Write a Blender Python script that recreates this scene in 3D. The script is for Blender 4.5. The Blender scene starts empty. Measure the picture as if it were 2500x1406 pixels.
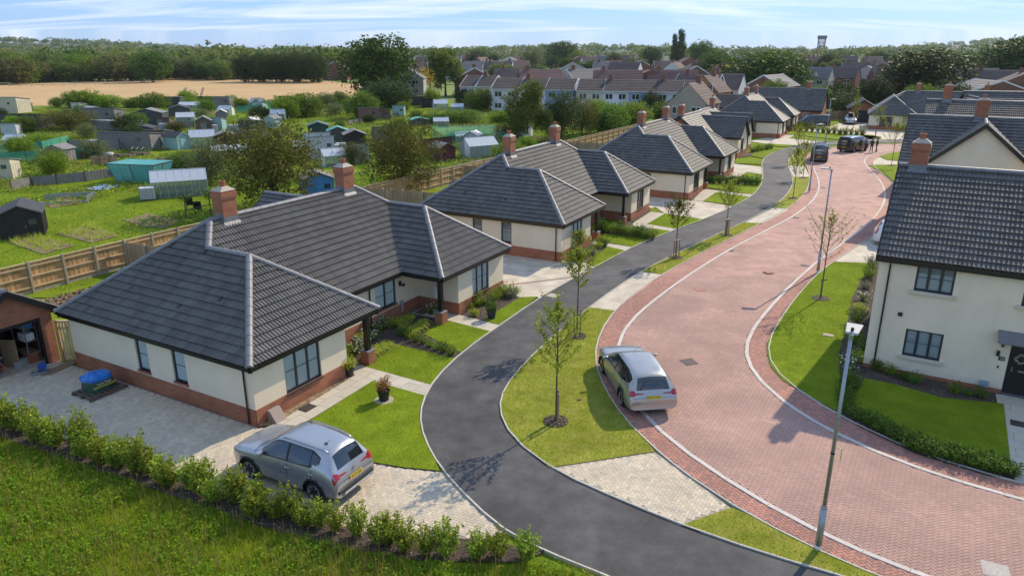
import bpy, bmesh, math, random
import numpy as np
from mathutils import Vector, Matrix
R = math.radians
random.seed(7)
rng = np.random.default_rng(7)
sc = bpy.context.scene
COL = sc.collection
# ------------------------------------------------------------------ camera
cd = bpy.data.cameras.new('camera')
cam = bpy.data.objects.new('camera', cd)
COL.objects.link(cam)
cam.location = (0, 0, 12.5)
cam.rotation_euler = (R(90 - 18.23), 0, 0)
cd.sensor_width = 36
cd.lens = 25.49
cd.clip_start = .1
cd.clip_end = 20000
sc.camera = cam
# ------------------------------------------------------------------ sky and sun
SUN_EL, SUN_AZ = 35.5, 42.0          # azimuth clockwise from +Y
w = bpy.data.worlds.new('World')
sc.world = w
w.use_nodes = True
nt = w.node_tree
N, LK = nt.nodes, nt.links
bg = N['Background']
sky = N.new('ShaderNodeTexSky')
sky.sky_type = 'NISHITA'
sky.sun_disc = False
sky.sun_elevation = R(SUN_EL)
sky.sun_rotation = R(SUN_AZ)
sky.altitude = 200
sky.air_density = 1.0
sky.dust_density = .2
sky.ozone_density = 6
tc = N.new('ShaderNodeTexCoord')
# thin cirrus: the view direction is projected on a high flat layer
sep = N.new('ShaderNodeSeparateXYZ')
LK.new(tc.outputs['Generated'], sep.inputs[0])
mz = N.new('ShaderNodeMath'); mz.operation = 'MAXIMUM'; mz.inputs[1].default_value = .02
LK.new(sep.outputs['Z'], mz.inputs[0])
dv = N.new('ShaderNodeVectorMath'); dv.operation = 'DIVIDE'
cmb = N.new('ShaderNodeCombineXYZ')
za = N.new('ShaderNodeMath'); za.operation = 'ADD'; za.inputs[1].default_value = .10
LK.new(mz.outputs[0], za.inputs[0])
for i in range(3):
    LK.new(za.outputs[0], cmb.inputs[i])
LK.new(tc.outputs['Generated'], dv.inputs[0])
LK.new(cmb.outputs[0], dv.inputs[1])
mp = N.new('ShaderNodeMapping')
mp.inputs['Rotation'].default_value = (0, 0, R(-24))
mp.inputs['Scale'].default_value = (.30, 1.1, 0)
LK.new(dv.outputs[0], mp.inputs['Vector'])
ns = N.new('ShaderNodeTexNoise')
ns.inputs['Scale'].default_value = 1.15
ns.inputs['Detail'].default_value = 9
ns.inputs['Roughness'].default_value = .62
ns.inputs['Distortion'].default_value = .9
LK.new(mp.outputs[0], ns.inputs['Vector'])
cr = N.new('ShaderNodeValToRGB')
cr.color_ramp.elements[0].position = .445
cr.color_ramp.elements[1].position = .73
cr.color_ramp.elements[1].color = (.75, .75, .75, 1)
LK.new(ns.outputs['Fac'], cr.inputs[0])
mx = N.new('ShaderNodeMixRGB')
mx.inputs[2].default_value = (8.2, 8.2, 8.2, 1)
LK.new(cr.outputs[0], mx.inputs[0])
tn = N.new('ShaderNodeMixRGB'); tn.blend_type = 'MULTIPLY'; tn.inputs[0].default_value = 1
tn.inputs[2].default_value = (.80, .94, 1.18, 1)      # clear cool daylight
LK.new(sky.outputs[0], tn.inputs[1])
veil = N.new('ShaderNodeMixRGB'); veil.inputs[0].default_value = .65
veil.inputs[2].default_value = (2.5, 4.0, 6.8, 1)     # thin even high haze over the whole dome
LK.new(tn.outputs[0], veil.inputs[1])
LK.new(veil.outputs[0], mx.inputs[1])
LK.new(mx.outputs[0], bg.inputs[0])
bg.inputs[1].default_value = .078
sd = bpy.data.lights.new('sun', 'SUN')
sd.energy = 2.65
sd.angle = R(.5)
sd.color = (1, .86, .66)
so = bpy.data.objects.new('sun', sd)
COL.objects.link(so)
sv = Vector((math.sin(R(SUN_AZ)) * math.cos(R(SUN_EL)), math.cos(R(SUN_AZ)) * math.cos(R(SUN_EL)), math.sin(R(SUN_EL))))
so.rotation_euler = sv.to_track_quat('Z', 'Y').to_euler()
so.location = sv * 300
vs = sc.view_settings
vs.view_transform = 'Standard'
vs.look = 'None'
vs.exposure = .95
vs.gamma = 1
vs.use_curve_mapping = False
sc.render.engine = 'CYCLES'
sc.cycles.use_denoising = True
sc.cycles.max_bounces = 6
sc.cycles.diffuse_bounces = 3
sc.cycles.glossy_bounces = 3
sc.cycles.transmission_bounces = 4
sc.cycles.transparent_max_bounces = 16
sc.cycles.volume_bounces = 0
sc.cycles.caustics_reflective = False
sc.cycles.caustics_refractive = False
# ------------------------------------------------------------------ helpers
def tag(o, label=None, cat=None, group=None, kind=None):
    if label: o['label'] = label
    if cat: o['category'] = cat
    if group: o['group'] = group
    if kind: o['kind'] = kind
    return o

def link(name, me, parent=None, loc=None, rz=0, mats=None):
    o = bpy.data.objects.new(name, me)
    COL.objects.link(o)
    if parent: o.parent = parent
    if loc is not None: o.location = loc
    if rz: o.rotation_euler = (0, 0, rz)
    return o

def empty(name, loc=(0, 0, 0), rz=0, label=None, cat=None, group=None):
    o = link(name, None, None, loc, rz)
    o.empty_display_size = .2
    return tag(o, label, cat, group)

def copy_tree(o, parent=None):
    c = o.copy(); COL.objects.link(c); c.parent = parent
    for ch in KIDS(o): copy_tree(ch, c)
    return c

def KIDS(o): return list(o.children)

def auto_uv(me):
    n = len(me.loops)
    if not n: return
    co = np.empty(len(me.vertices) * 3, 'f'); me.vertices.foreach_get('co', co); co = co.reshape(-1, 3)
    vi = np.empty(n, 'i'); me.loops.foreach_get('vertex_index', vi)
    pn = np.empty(len(me.polygons) * 3, 'f'); me.polygons.foreach_get('normal', pn); pn = pn.reshape(-1, 3)
    lt = np.empty(len(me.polygons), 'i'); me.polygons.foreach_get('loop_total', lt)
    nn = np.repeat(pn, lt, axis=0)
    p = co[vi]
    flat = np.abs(nn[:, 2]) > .75
    t = np.stack([-nn[:, 1], nn[:, 0]], 1)
    t /= np.maximum(np.linalg.norm(t, axis=1, keepdims=True), 1e-6)
    u = np.where(flat, p[:, 0], (p[:, :2] * t).sum(1))
    sl = np.sqrt(np.maximum(1 - nn[:, 2] ** 2, 1e-4))
    v = np.where(flat, p[:, 1], p[:, 2] / np.where(flat, 1, sl))
    uv = me.uv_layers.new(name='uv')
    uv.data.foreach_set('uv', np.stack([u, v], 1).astype('f').ravel())

def np_mesh(name, V, F, mats, mi=None, smooth=False, uv=False):
    """V (n,3), F (m,k) array or list of such arrays"""
    V = np.asarray(V, 'f')
    Fs = F if isinstance(F, list) else [F]
    Fs = [np.asarray(f, 'i') for f in Fs if len(f)]
    me = bpy.data.meshes.new(name)
    me.vertices.add(len(V)); me.vertices.foreach_set('co', V.ravel())
    lv = np.concatenate([f.ravel() for f in Fs])
    tot = np.concatenate([np.full(len(f), f.shape[1], 'i') for f in Fs])
    me.loops.add(len(lv)); me.loops.foreach_set('vertex_index', lv)
    me.polygons.add(len(tot))
    me.polygons.foreach_set('loop_start', np.concatenate([[0], np.cumsum(tot)[:-1]]).astype('i'))
    if mi is not None: me.polygons.foreach_set('material_index', np.asarray(mi, 'i'))
    for m in (mats if isinstance(mats, (list, tuple)) else [mats]): me.materials.append(m)
    me.polygons.foreach_set('use_smooth', np.full(len(tot), bool(smooth)))
    me.update(calc_edges=True)
    if uv: auto_uv(me)
    return me

SHOP = bpy.data.scenes.new('workshop')
def baked(o, *other):
    """mesh of o with its modifiers applied"""
    for q in (o,) + other: SHOP.collection.objects.link(q)
    vl = SHOP.view_layers[0]; vl.update()
    me = bpy.data.meshes.new_from_object(o.evaluated_get(vl.depsgraph))
    for q in (o,) + other: SHOP.collection.objects.unlink(q)
    return me

class MB:
    """collects faces; build() links them as ONE mesh object"""
    def __init__(s): s.v, s.f, s.m = [], [], []
    def add(s, vs, fs, m=0):
        k = len(s.v); s.v += [tuple(p) for p in vs]
        for f in fs: s.f.append([k + i for i in f]); s.m.append(m)
        return s
    def face(s, pts, m=0): return s.add(pts, [range(len(pts))], m)
    def box(s, c, d, rz=0, m=0, rx=0):
        x, y, z = d[0] / 2, d[1] / 2, d[2] / 2
        M = Matrix.Translation(c) @ Matrix.Rotation(rz, 4, 'Z') @ Matrix.Rotation(rx, 4, 'X')
        vs = [M @ Vector(p) for p in ((-x, -y, -z), (x, -y, -z), (x, y, -z), (-x, y, -z), (-x, -y, z), (x, -y, z), (x, y, z), (-x, y, z))]
        return s.add(vs, [(0, 3, 2, 1), (4, 5, 6, 7), (0, 1, 5, 4), (1, 2, 6, 5), (2, 3, 7, 6), (3, 0, 4, 7)], m)
    def beam(s, a, b, wx, wz, m=0):
        a, b = Vector(a), Vector(b); d = (b - a); l = d.length; d.normalize()
        up = Vector((0, 0, 1)) if abs(d.z) < .95 else Vector((1, 0, 0))
        sx = d.cross(up).normalized() * wx / 2; sz = sx.cross(d).normalized() * wz / 2
        vs = [a - sx - sz, a + sx - sz, a + sx + sz, a - sx + sz, b - sx - sz, b + sx - sz, b + sx + sz, b - sx + sz]
        return s.add(vs, [(0, 3, 2, 1), (4, 5, 6, 7), (0, 1, 5, 4), (1, 2, 6, 5), (2, 3, 7, 6), (3, 0, 4, 7)][::1], m)
    def prism(s, poly, z0, z1, m=0, top=None):
        n = len(poly)
        ar = sum(poly[i][0] * poly[(i + 1) % n][1] - poly[(i + 1) % n][0] * poly[i][1] for i in range(n))
        if ar < 0: poly = poly[::-1]
        vs = [(x, y, z0) for x, y in poly] + [(x, y, z1) for x, y in poly]
        s.add(vs, [tuple(range(n))[::-1]] + [(i, (i + 1) % n, n + (i + 1) % n, n + i) for i in range(n)], m)
        s.add([(x, y, z1) for x, y in poly], [range(n)], m if top is None else top)
        return s
    def tube(s, pts, rad, n=8, m=0, cap=True):
        pts = [Vector(p) for p in pts]
        if not hasattr(rad, '__len__'): rad = [rad] * len(pts)
        k = len(s.v)
        for i, p in enumerate(pts):
            d = (pts[min(i + 1, len(pts) - 1)] - pts[max(i - 1, 0)]).normalized()
            a = Vector((0, 0, 1)) if abs(d.z) < .9 else Vector((1, 0, 0))
            x = d.cross(a).normalized(); y = d.cross(x)
            for j in range(n):
                t = 2 * math.pi * j / n
                s.v.append(tuple(p + (x * math.cos(t) + y * math.sin(t)) * rad[i]))
        for i in range(len(pts) - 1):
            for j in range(n):
                a, b = k + i * n + j, k + i * n + (j + 1) % n
                s.f.append([a, a + n, b + n, b]); s.m.append(m)
        if cap:
            s.f.append([k + j for j in range(n)]); s.m.append(m)
            s.f.append([k + (len(pts) - 1) * n + j for j in range(n)][::-1]); s.m.append(m)
        return s
    def lathe(s, prof, c=(0, 0, 0), n=14, m=0):
        k = len(s.v)
        for r_, z in prof:
            for j in range(n):
                t = 2 * math.pi * j / n
                s.v.append((c[0] + r_ * math.cos(t), c[1] + r_ * math.sin(t), c[2] + z))
        for i in range(len(prof) - 1):
            for j in range(n):
                a, b = k + i * n + j, k + i * n + (j + 1) % n
                s.f.append([a, b, b + n, a + n]); s.m.append(m)
        s.f.append([k + j for j in range(n)][::-1]); s.m.append(m)
        s.f.append([k + (len(prof) - 1) * n + j for j in range(n)]); s.m.append(m)
        return s
    def mesh(s, name, mats, smooth=False, uv=True):
        me = bpy.data.meshes.new(name)
        me.from_pydata(s.v, [], s.f)
        for m in (mats if isinstance(mats, (list, tuple)) else [mats]): me.materials.append(m)
        me.polygons.foreach_set('material_index', np.asarray(s.m, 'i'))
        me.polygons.foreach_set('use_smooth', np.full(len(s.f), bool(smooth)))
        me.update()
        if uv: auto_uv(me)
        return me
    def build(s, name, mats, parent=None, loc=None, rz=0, smooth=False, bevel=0):
        o = link(name, s.mesh(name, mats, smooth), parent, loc, rz)
        if bevel:
            b = o.modifiers.new('bevel', 'BEVEL'); b.width = bevel; b.segments = 2; b.limit_method = 'ANGLE'; b.angle_limit = R(40)
        return o

# ------------------------------------------------------------------ materials
def nodes(name):
    m = bpy.data.materials.new(name); m.use_nodes = True
    t = m.node_tree
    return m, t.nodes, t.links, t.nodes['Principled BSDF']

def rgb(h): return tuple(h) + (1,) if len(h) == 3 else tuple(h)

def mat(name, col, rough=.8, var=.15, vs=3., bump=0., bs=40., metal=0., spec=.5, coat=0., rnd=0., col2=None, tint=None, mid=.5, wid=.25):
    """plain surface: base colour with two scales of noise, optional per-object variation, fine relief"""
    m, n, l, p = nodes(name)
    g = n.new('ShaderNodeNewGeometry')
    nz = n.new('ShaderNodeTexNoise'); nz.inputs['Scale'].default_value = vs; nz.inputs['Detail'].default_value = 5; nz.inputs['Roughness'].default_value = .65
    l.new(g.outputs['Position'], nz.inputs['Vector'])
    r = n.new('ShaderNodeValToRGB')
    r.color_ramp.elements[0].position = mid - wid; r.color_ramp.elements[1].position = mid + wid
    c2 = col2 or tuple(min(1, c * (1 + var)) for c in col)
    c1 = col if col2 else tuple(c * (1 - var) for c in col)
    r.color_ramp.elements[0].color = rgb(c1); r.color_ramp.elements[1].color = rgb(c2)
    l.new(nz.outputs['Fac'], r.inputs[0])
    out = r.outputs[0]
    if rnd:
        oi = n.new('ShaderNodeObjectInfo'); ad = n.new('ShaderNodeMath'); ad.operation = 'ADD'; l.new(oi.outputs['Random'], ad.inputs[0]); l.new(g.outputs['Random Per Island'], ad.inputs[1])
        fr = n.new('ShaderNodeMath'); fr.operation = 'FRACT'; l.new(ad.outputs[0], fr.inputs[0])
        mr = n.new('ShaderNodeMapRange'); mr.inputs['To Min'].default_value = 1 - rnd; mr.inputs['To Max'].default_value = 1 + rnd
        l.new(fr.outputs[0], mr.inputs['Value'])
        mm = n.new('ShaderNodeMixRGB'); mm.blend_type = 'MULTIPLY'; mm.inputs[0].default_value = 1
        l.new(out, mm.inputs[1]); l.new(mr.outputs[0], mm.inputs[2]); out = mm.outputs[0]
        if tint:
            mt = n.new('ShaderNodeMixRGB'); mt.inputs[2].default_value = rgb(tint)
            gt = n.new('ShaderNodeMath'); gt.operation = 'MULTIPLY'; gt.inputs[1].default_value = 7.31; l.new(fr.outputs[0], gt.inputs[0])
            f2 = n.new('ShaderNodeMath'); f2.operation = 'FRACT'; l.new(gt.outputs[0], f2.inputs[0])
            f3 = n.new('ShaderNodeMath'); f3.operation = 'POWER'; f3.inputs[1].default_value = 2.2; l.new(f2.outputs[0], f3.inputs[0])
            l.new(f3.outputs[0], mt.inputs[0]); l.new(out, mt.inputs[1]); out = mt.outputs[0]
    l.new(out, p.inputs['Base Color'])
    p.inputs['Roughness'].default_value = rough; p.inputs['Metallic'].default_value = metal
    p.inputs['Specular IOR Level'].default_value = spec
    p.inputs['Coat Weight'].default_value = coat; p.inputs['Coat Roughness'].default_value = .05
    if bump:
        b = n.new('ShaderNodeBump'); b.inputs['Strength'].default_value = bump; b.inputs['Distance'].default_value = .02
        n2 = n.new('ShaderNodeTexNoise'); n2.inputs['Scale'].default_value = bs; n2.inputs['Detail'].default_value = 4
        l.new(g.outputs['Position'], n2.inputs['Vector']); l.new(n2.outputs['Fac'], b.inputs['Height']); l.new(b.outputs[0], p.inputs['Normal'])
    return m

def brickmat(name, c1, c2, mortar, bw=.225, bh=.075, ms=.012, rough=.85, bump=.6, off=.5, var=.0, bias=0.):
    m, n, l, p = nodes(name)
    u = n.new('ShaderNodeTexCoord')
    b = n.new('ShaderNodeTexBrick')
    b.inputs['Color1'].default_value = rgb(c1); b.inputs['Color2'].default_value = rgb(c2); b.inputs['Mortar'].default_value = rgb(mortar)
    b.inputs['Scale'].default_value = 1; b.inputs['Brick Width'].default_value = bw; b.inputs['Row Height'].default_value = bh
    b.inputs['Mortar Size'].default_value = ms; b.inputs['Mortar Smooth'].default_value = .3; b.offset = off; b.inputs['Bias'].default_value = bias
    l.new(u.outputs['UV'], b.inputs['Vector'])
    g = n.new('ShaderNodeNewGeometry')
    z = n.new('ShaderNodeTexNoise'); z.inputs['Scale'].default_value = 1.1; z.inputs['Detail'].default_value = 6
    l.new(g.outputs['Position'], z.inputs['Vector'])
    mr = n.new('ShaderNodeMapRange'); mr.inputs['From Min'].default_value = .3; mr.inputs['From Max'].default_value = .7; mr.inputs['To Min'].default_value = .8; mr.inputs['To Max'].default_value = 1.18
    l.new(z.outputs['Fac'], mr.inputs['Value'])
    mm = n.new('ShaderNodeMixRGB'); mm.blend_type = 'MULTIPLY'; mm.inputs[0].default_value = 1
    l.new(b.outputs['Color'], mm.inputs[1]); l.new(mr.outputs[0], mm.inputs[2])
    l.new(mm.outputs[0], p.inputs['Base Color']); p.inputs['Roughness'].default_value = rough
    bp = n.new('ShaderNodeBump'); bp.inputs['Strength'].default_value = bump; bp.inputs['Distance'].default_value = .01; bp.invert = True
    l.new(b.outputs['Fac'], bp.inputs['Height']); l.new(bp.outputs[0], p.inputs['Normal'])
    return m

def leafmat(name, c1, c2, trans=.35, c3=None):
    """two-sided leaf, colour varied leaf by leaf and tree by tree"""
    m, n, l, p = nodes(name)
    g = n.new('ShaderNodeNewGeometry')
    r = n.new('ShaderNodeValToRGB')
    r.color_ramp.elements[0].color = rgb(c1); r.color_ramp.elements[1].color = rgb(c2)
    if c3:
        e = r.color_ramp.elements.new(.93); e.color = rgb(c2); r.color_ramp.elements[2].color = rgb(c3)
    l.new(g.outputs['Random Per Island'], r.inputs[0])
    oi = n.new('ShaderNodeObjectInfo')
    h = n.new('ShaderNodeHueSaturation')
    a = n.new('ShaderNodeMapRange'); a.inputs['To Min'].default_value = .485; a.inputs['To Max'].default_value = .515; l.new(oi.outputs['Random'], a.inputs['Value']); l.new(a.outputs[0], h.inputs['Hue'])
    a = n.new('ShaderNodeMapRange'); a.inputs['To Min'].default_value = .8; a.inputs['To Max'].default_value = 1.22; l.new(oi.outputs['Random'], a.inputs['Value']); l.new(a.outputs[0], h.inputs['Value'])
    l.new(r.outputs[0], h.inputs['Color'])
    l.new(h.outputs[0], p.inputs['Base Color']); p.inputs['Roughness'].default_value = .6; p.inputs['Specular IOR Level'].default_value = .12
    t = n.new('ShaderNodeBsdfTranslucent'); l.new(h.outputs[0], t.inputs['Color'])
    x = n.new('ShaderNodeMixShader'); x.inputs[0].default_value = trans
    l.new(p.outputs[0], x.inputs[1]); l.new(t.outputs[0], x.inputs[2])
    l.new(x.outputs[0], n['Material Output'].inputs['Surface'])
    return m

def glassmat(name, tint=(.9, .95, .95), k=.12, dirt=.0):
    m, n, l, p = nodes(name)
    t = n.new('ShaderNodeBsdfTransparent'); t.inputs[0].default_value = rgb(tint)
    p.inputs['Base Color'].default_value = (.75, .8, .8, 1); p.inputs['Roughness'].default_value = .06
    f = n.new('ShaderNodeFresnel'); f.inputs[0].default_value = 1.5
    a = n.new('ShaderNodeMath'); a.operation = 'ADD'; a.inputs[1].default_value = k; l.new(f.outputs[0], a.inputs[0])
    x = n.new('ShaderNodeMixShader'); l.new(a.outputs[0], x.inputs[0]); l.new(t.outputs[0], x.inputs[1]); l.new(p.outputs[0], x.inputs[2])
    l.new(x.outputs[0], n['Material Output'].inputs['Surface'])
    return m

M = {}
M['render'] = mat('cream_render', (.80, .69, .515), .9, .07, .7, .15, 60)
M['brick'] = brickmat('red_brick', (.40, .13, .055), (.30, .085, .04), (.33, .22, .15), ms=.009, bump=.35)
M['brickf'] = brickmat('brown_brick', (.24, .085, .05), (.17, .06, .04), (.25, .17, .13), ms=.009)
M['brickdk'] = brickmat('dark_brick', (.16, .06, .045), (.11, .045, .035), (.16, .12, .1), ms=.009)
M['tile'] = mat('grey_concrete_tile', (.130, .121, .108), .65, .16, .8, .12, 90, rnd=.16, spec=.35)
M['ridge'] = mat('ridge_tile_concrete', (.19, .19, .195), .5, .12, 4, .1, 80, rnd=.10)
M['black'] = mat('black_upvc', (.012, .012, .013), .35, .1, 2)
M['anth'] = mat('anthracite_frame', (.028, .034, .042), .4, .08, 2)
M['lead'] = mat('lead_flashing', (.20, .205, .215), .6, .25, 9, .3, 25, metal=.2)
M['pot'] = mat('clay_pot', (.36, .12, .06), .8, .15, 9)
M['cap'] = mat('concrete_cap', (.42, .37, .29), .9, .15, 7, .3, 40)
M['stone'] = mat('pale_stone', (.60, .54, .42), .9, .08, 5)
M['white'] = mat('white_paint', (.76, .76, .74), .5, .04, 3)
M['pane'] = mat('dark_window_glass', (.02, .024, .028), .04, .3, .7, spec=.9)
M['paneb'] = mat('sky_reflecting_glass', (.055, .066, .075), .05, .3, .7, spec=.9)
M['blind'] = mat('pale_blind', (.5, .52, .52), .7, .06, 4)
M['glass'] = glassmat('clear_glass')
M['steel'] = mat('galvanised_steel', (.34, .36, .38), .42, .14, 9, metal=.75)
M['asph'] = mat('asphalt', (.046, .0455, .046), .8, .3, 1.1, .5, 160, col2=(.098, .096, .095), mid=.55, wid=.22)
def patchy(m, scale, lo, hi, stretch=(1, 1, 1)):
    """broad wear patches over a finished material"""
    n, l = m.node_tree.nodes, m.node_tree.links; p = n['Principled BSDF']; src = p.inputs['Base Color'].links[0].from_socket
    g = n.new('ShaderNodeNewGeometry'); mp_ = n.new('ShaderNodeMapping'); mp_.inputs['Scale'].default_value = stretch; l.new(g.outputs['Position'], mp_.inputs[0])
    z = n.new('ShaderNodeTexNoise'); z.inputs['Scale'].default_value = scale; z.inputs['Detail'].default_value = 7; z.inputs['Distortion'].default_value = 1.2; l.new(mp_.outputs[0], z.inputs['Vector'])
    mr = n.new('ShaderNodeMapRange'); mr.inputs['From Min'].default_value = .32; mr.inputs['From Max'].default_value = .68; mr.inputs['To Min'].default_value = lo; mr.inputs['To Max'].default_value = hi; l.new(z.outputs['Fac'], mr.inputs['Value'])
    x = n.new('ShaderNodeMixRGB'); x.blend_type = 'MULTIPLY'; x.inputs[0].default_value = 1; l.new(src, x.inputs[1]); l.new(mr.outputs[0], x.inputs[2]); l.new(x.outputs[0], p.inputs['Base Color'])
patchy(M['asph'], .35, .68, 1.3); patchy(M['asph'], 4.0, .9, 1.12)
M['edging'] = mat('concrete_edging', (.52, .49, .42), .9, .12, 6, .2, 50, rnd=.08)
M['kerb'] = mat('pale_kerb', (.55, .50, .44), .85, .1, 5, .2, 60, rnd=.08)
M['slab'] = mat('sandstone_slab', (.50, .45, .355), .9, .08, 2.2, .15, 60, rnd=.07)
M['paver'] = mat('red_block', (.455, .275, .215), .85, .2, .55, .2, 120, rnd=.06, tint=(.40, .255, .21))
M['paverb'] = mat('red_border_block', (.44, .21, .15), .85, .13, .8, .2, 120, rnd=.13, tint=(.30, .17, .14))
M['joint'] = mat('dark_joint', (.29, .18, .145), .95, .25, 8)
M['jointp'] = mat('pale_joint', (.36, .31, .24), .95, .25, 8)
M['beige'] = mat('beige_block', (.60, .505, .365), .85, .12, .6, .2, 120, rnd=.08, tint=(.46, .41, .325))
M['beigef'] = brickmat('beige_block_far', (.57, .50, .385), (.53, .46, .355), (.38, .335, .265), .2, .1, .006, bump=.2)
M['redf'] = brickmat('red_block_far', (.47, .275, .22), (.42, .245, .20), (.32, .19, .155), .2, .1, .006, bump=.25)
M['redbf'] = brickmat('red_border_far', (.44, .22, .165), (.39, .20, .15), (.28, .155, .125), .2, .1, .006, bump=.25)
M['lawn'] = mat('lawn_turf', (.13, .20, .010), .95, .2, 1.6, .8, 60, col2=(.23, .285, .018), spec=.08)
M['verge'] = mat('verge_turf', (.18, .23, .014), .95, .2, 1.5, .8, 60, col2=(.38, .34, .08), mid=.53, spec=.08)
M['rough'] = mat('rough_grass', (.10, .165, .012), .95, .3, .35, .9, 22, col2=(.22, .27, .018), spec=.08)
M['soil'] = mat('dark_mulch', (.035, .024, .018), .95, .4, 9, 1, 35, col2=(.13, .095, .07), mid=.55)
M['earth'] = mat('dug_earth', (.16, .11, .065), .95, .3, 5, 1, 20, col2=(.26, .185, .11))
M['gravel'] = mat('golden_gravel', (.20, .13, .06), .9, .4, 28, 1, 45, col2=(.52, .38, .20))
M['fence'] = mat('new_fence_boards', (.50, .30, .135), .85, .2, 1.2, .2, 40, rnd=.25)
M['fencer'] = mat('fence_rail', (.56, .42, .25), .85, .15, 3, .2, 40, rnd=.1)
M['fenceb'] = mat('grey_brown_boards', (.36, .26, .155), .9, .2, 1.5, .2, 40, rnd=.2)
M['post'] = mat('concrete_post', (.40, .345, .26), .9, .1, 5, .2, 50)
for k_ in ('paver', 'paverb', 'redf', 'redbf'): patchy(M[k_], .22, .86, 1.1)
for k_ in ('beige', 'beigef'): patchy(M[k_], .5, .9, 1.08)
patchy(M['render'], .5, .93, 1.03, (1, 1, .25)); patchy(M['tile'], .45, .92, 1.07); patchy(M['lawn'], .5, .82, 1.12); patchy(M['verge'], .7, .8, 1.15)
M['bark'] = mat('bark', (.09, .068, .05), .9, .3, 8, .6, 30)
M['stake'] = mat('wood_stake', (.30, .205, .115), .85, .2, 6)
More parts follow.
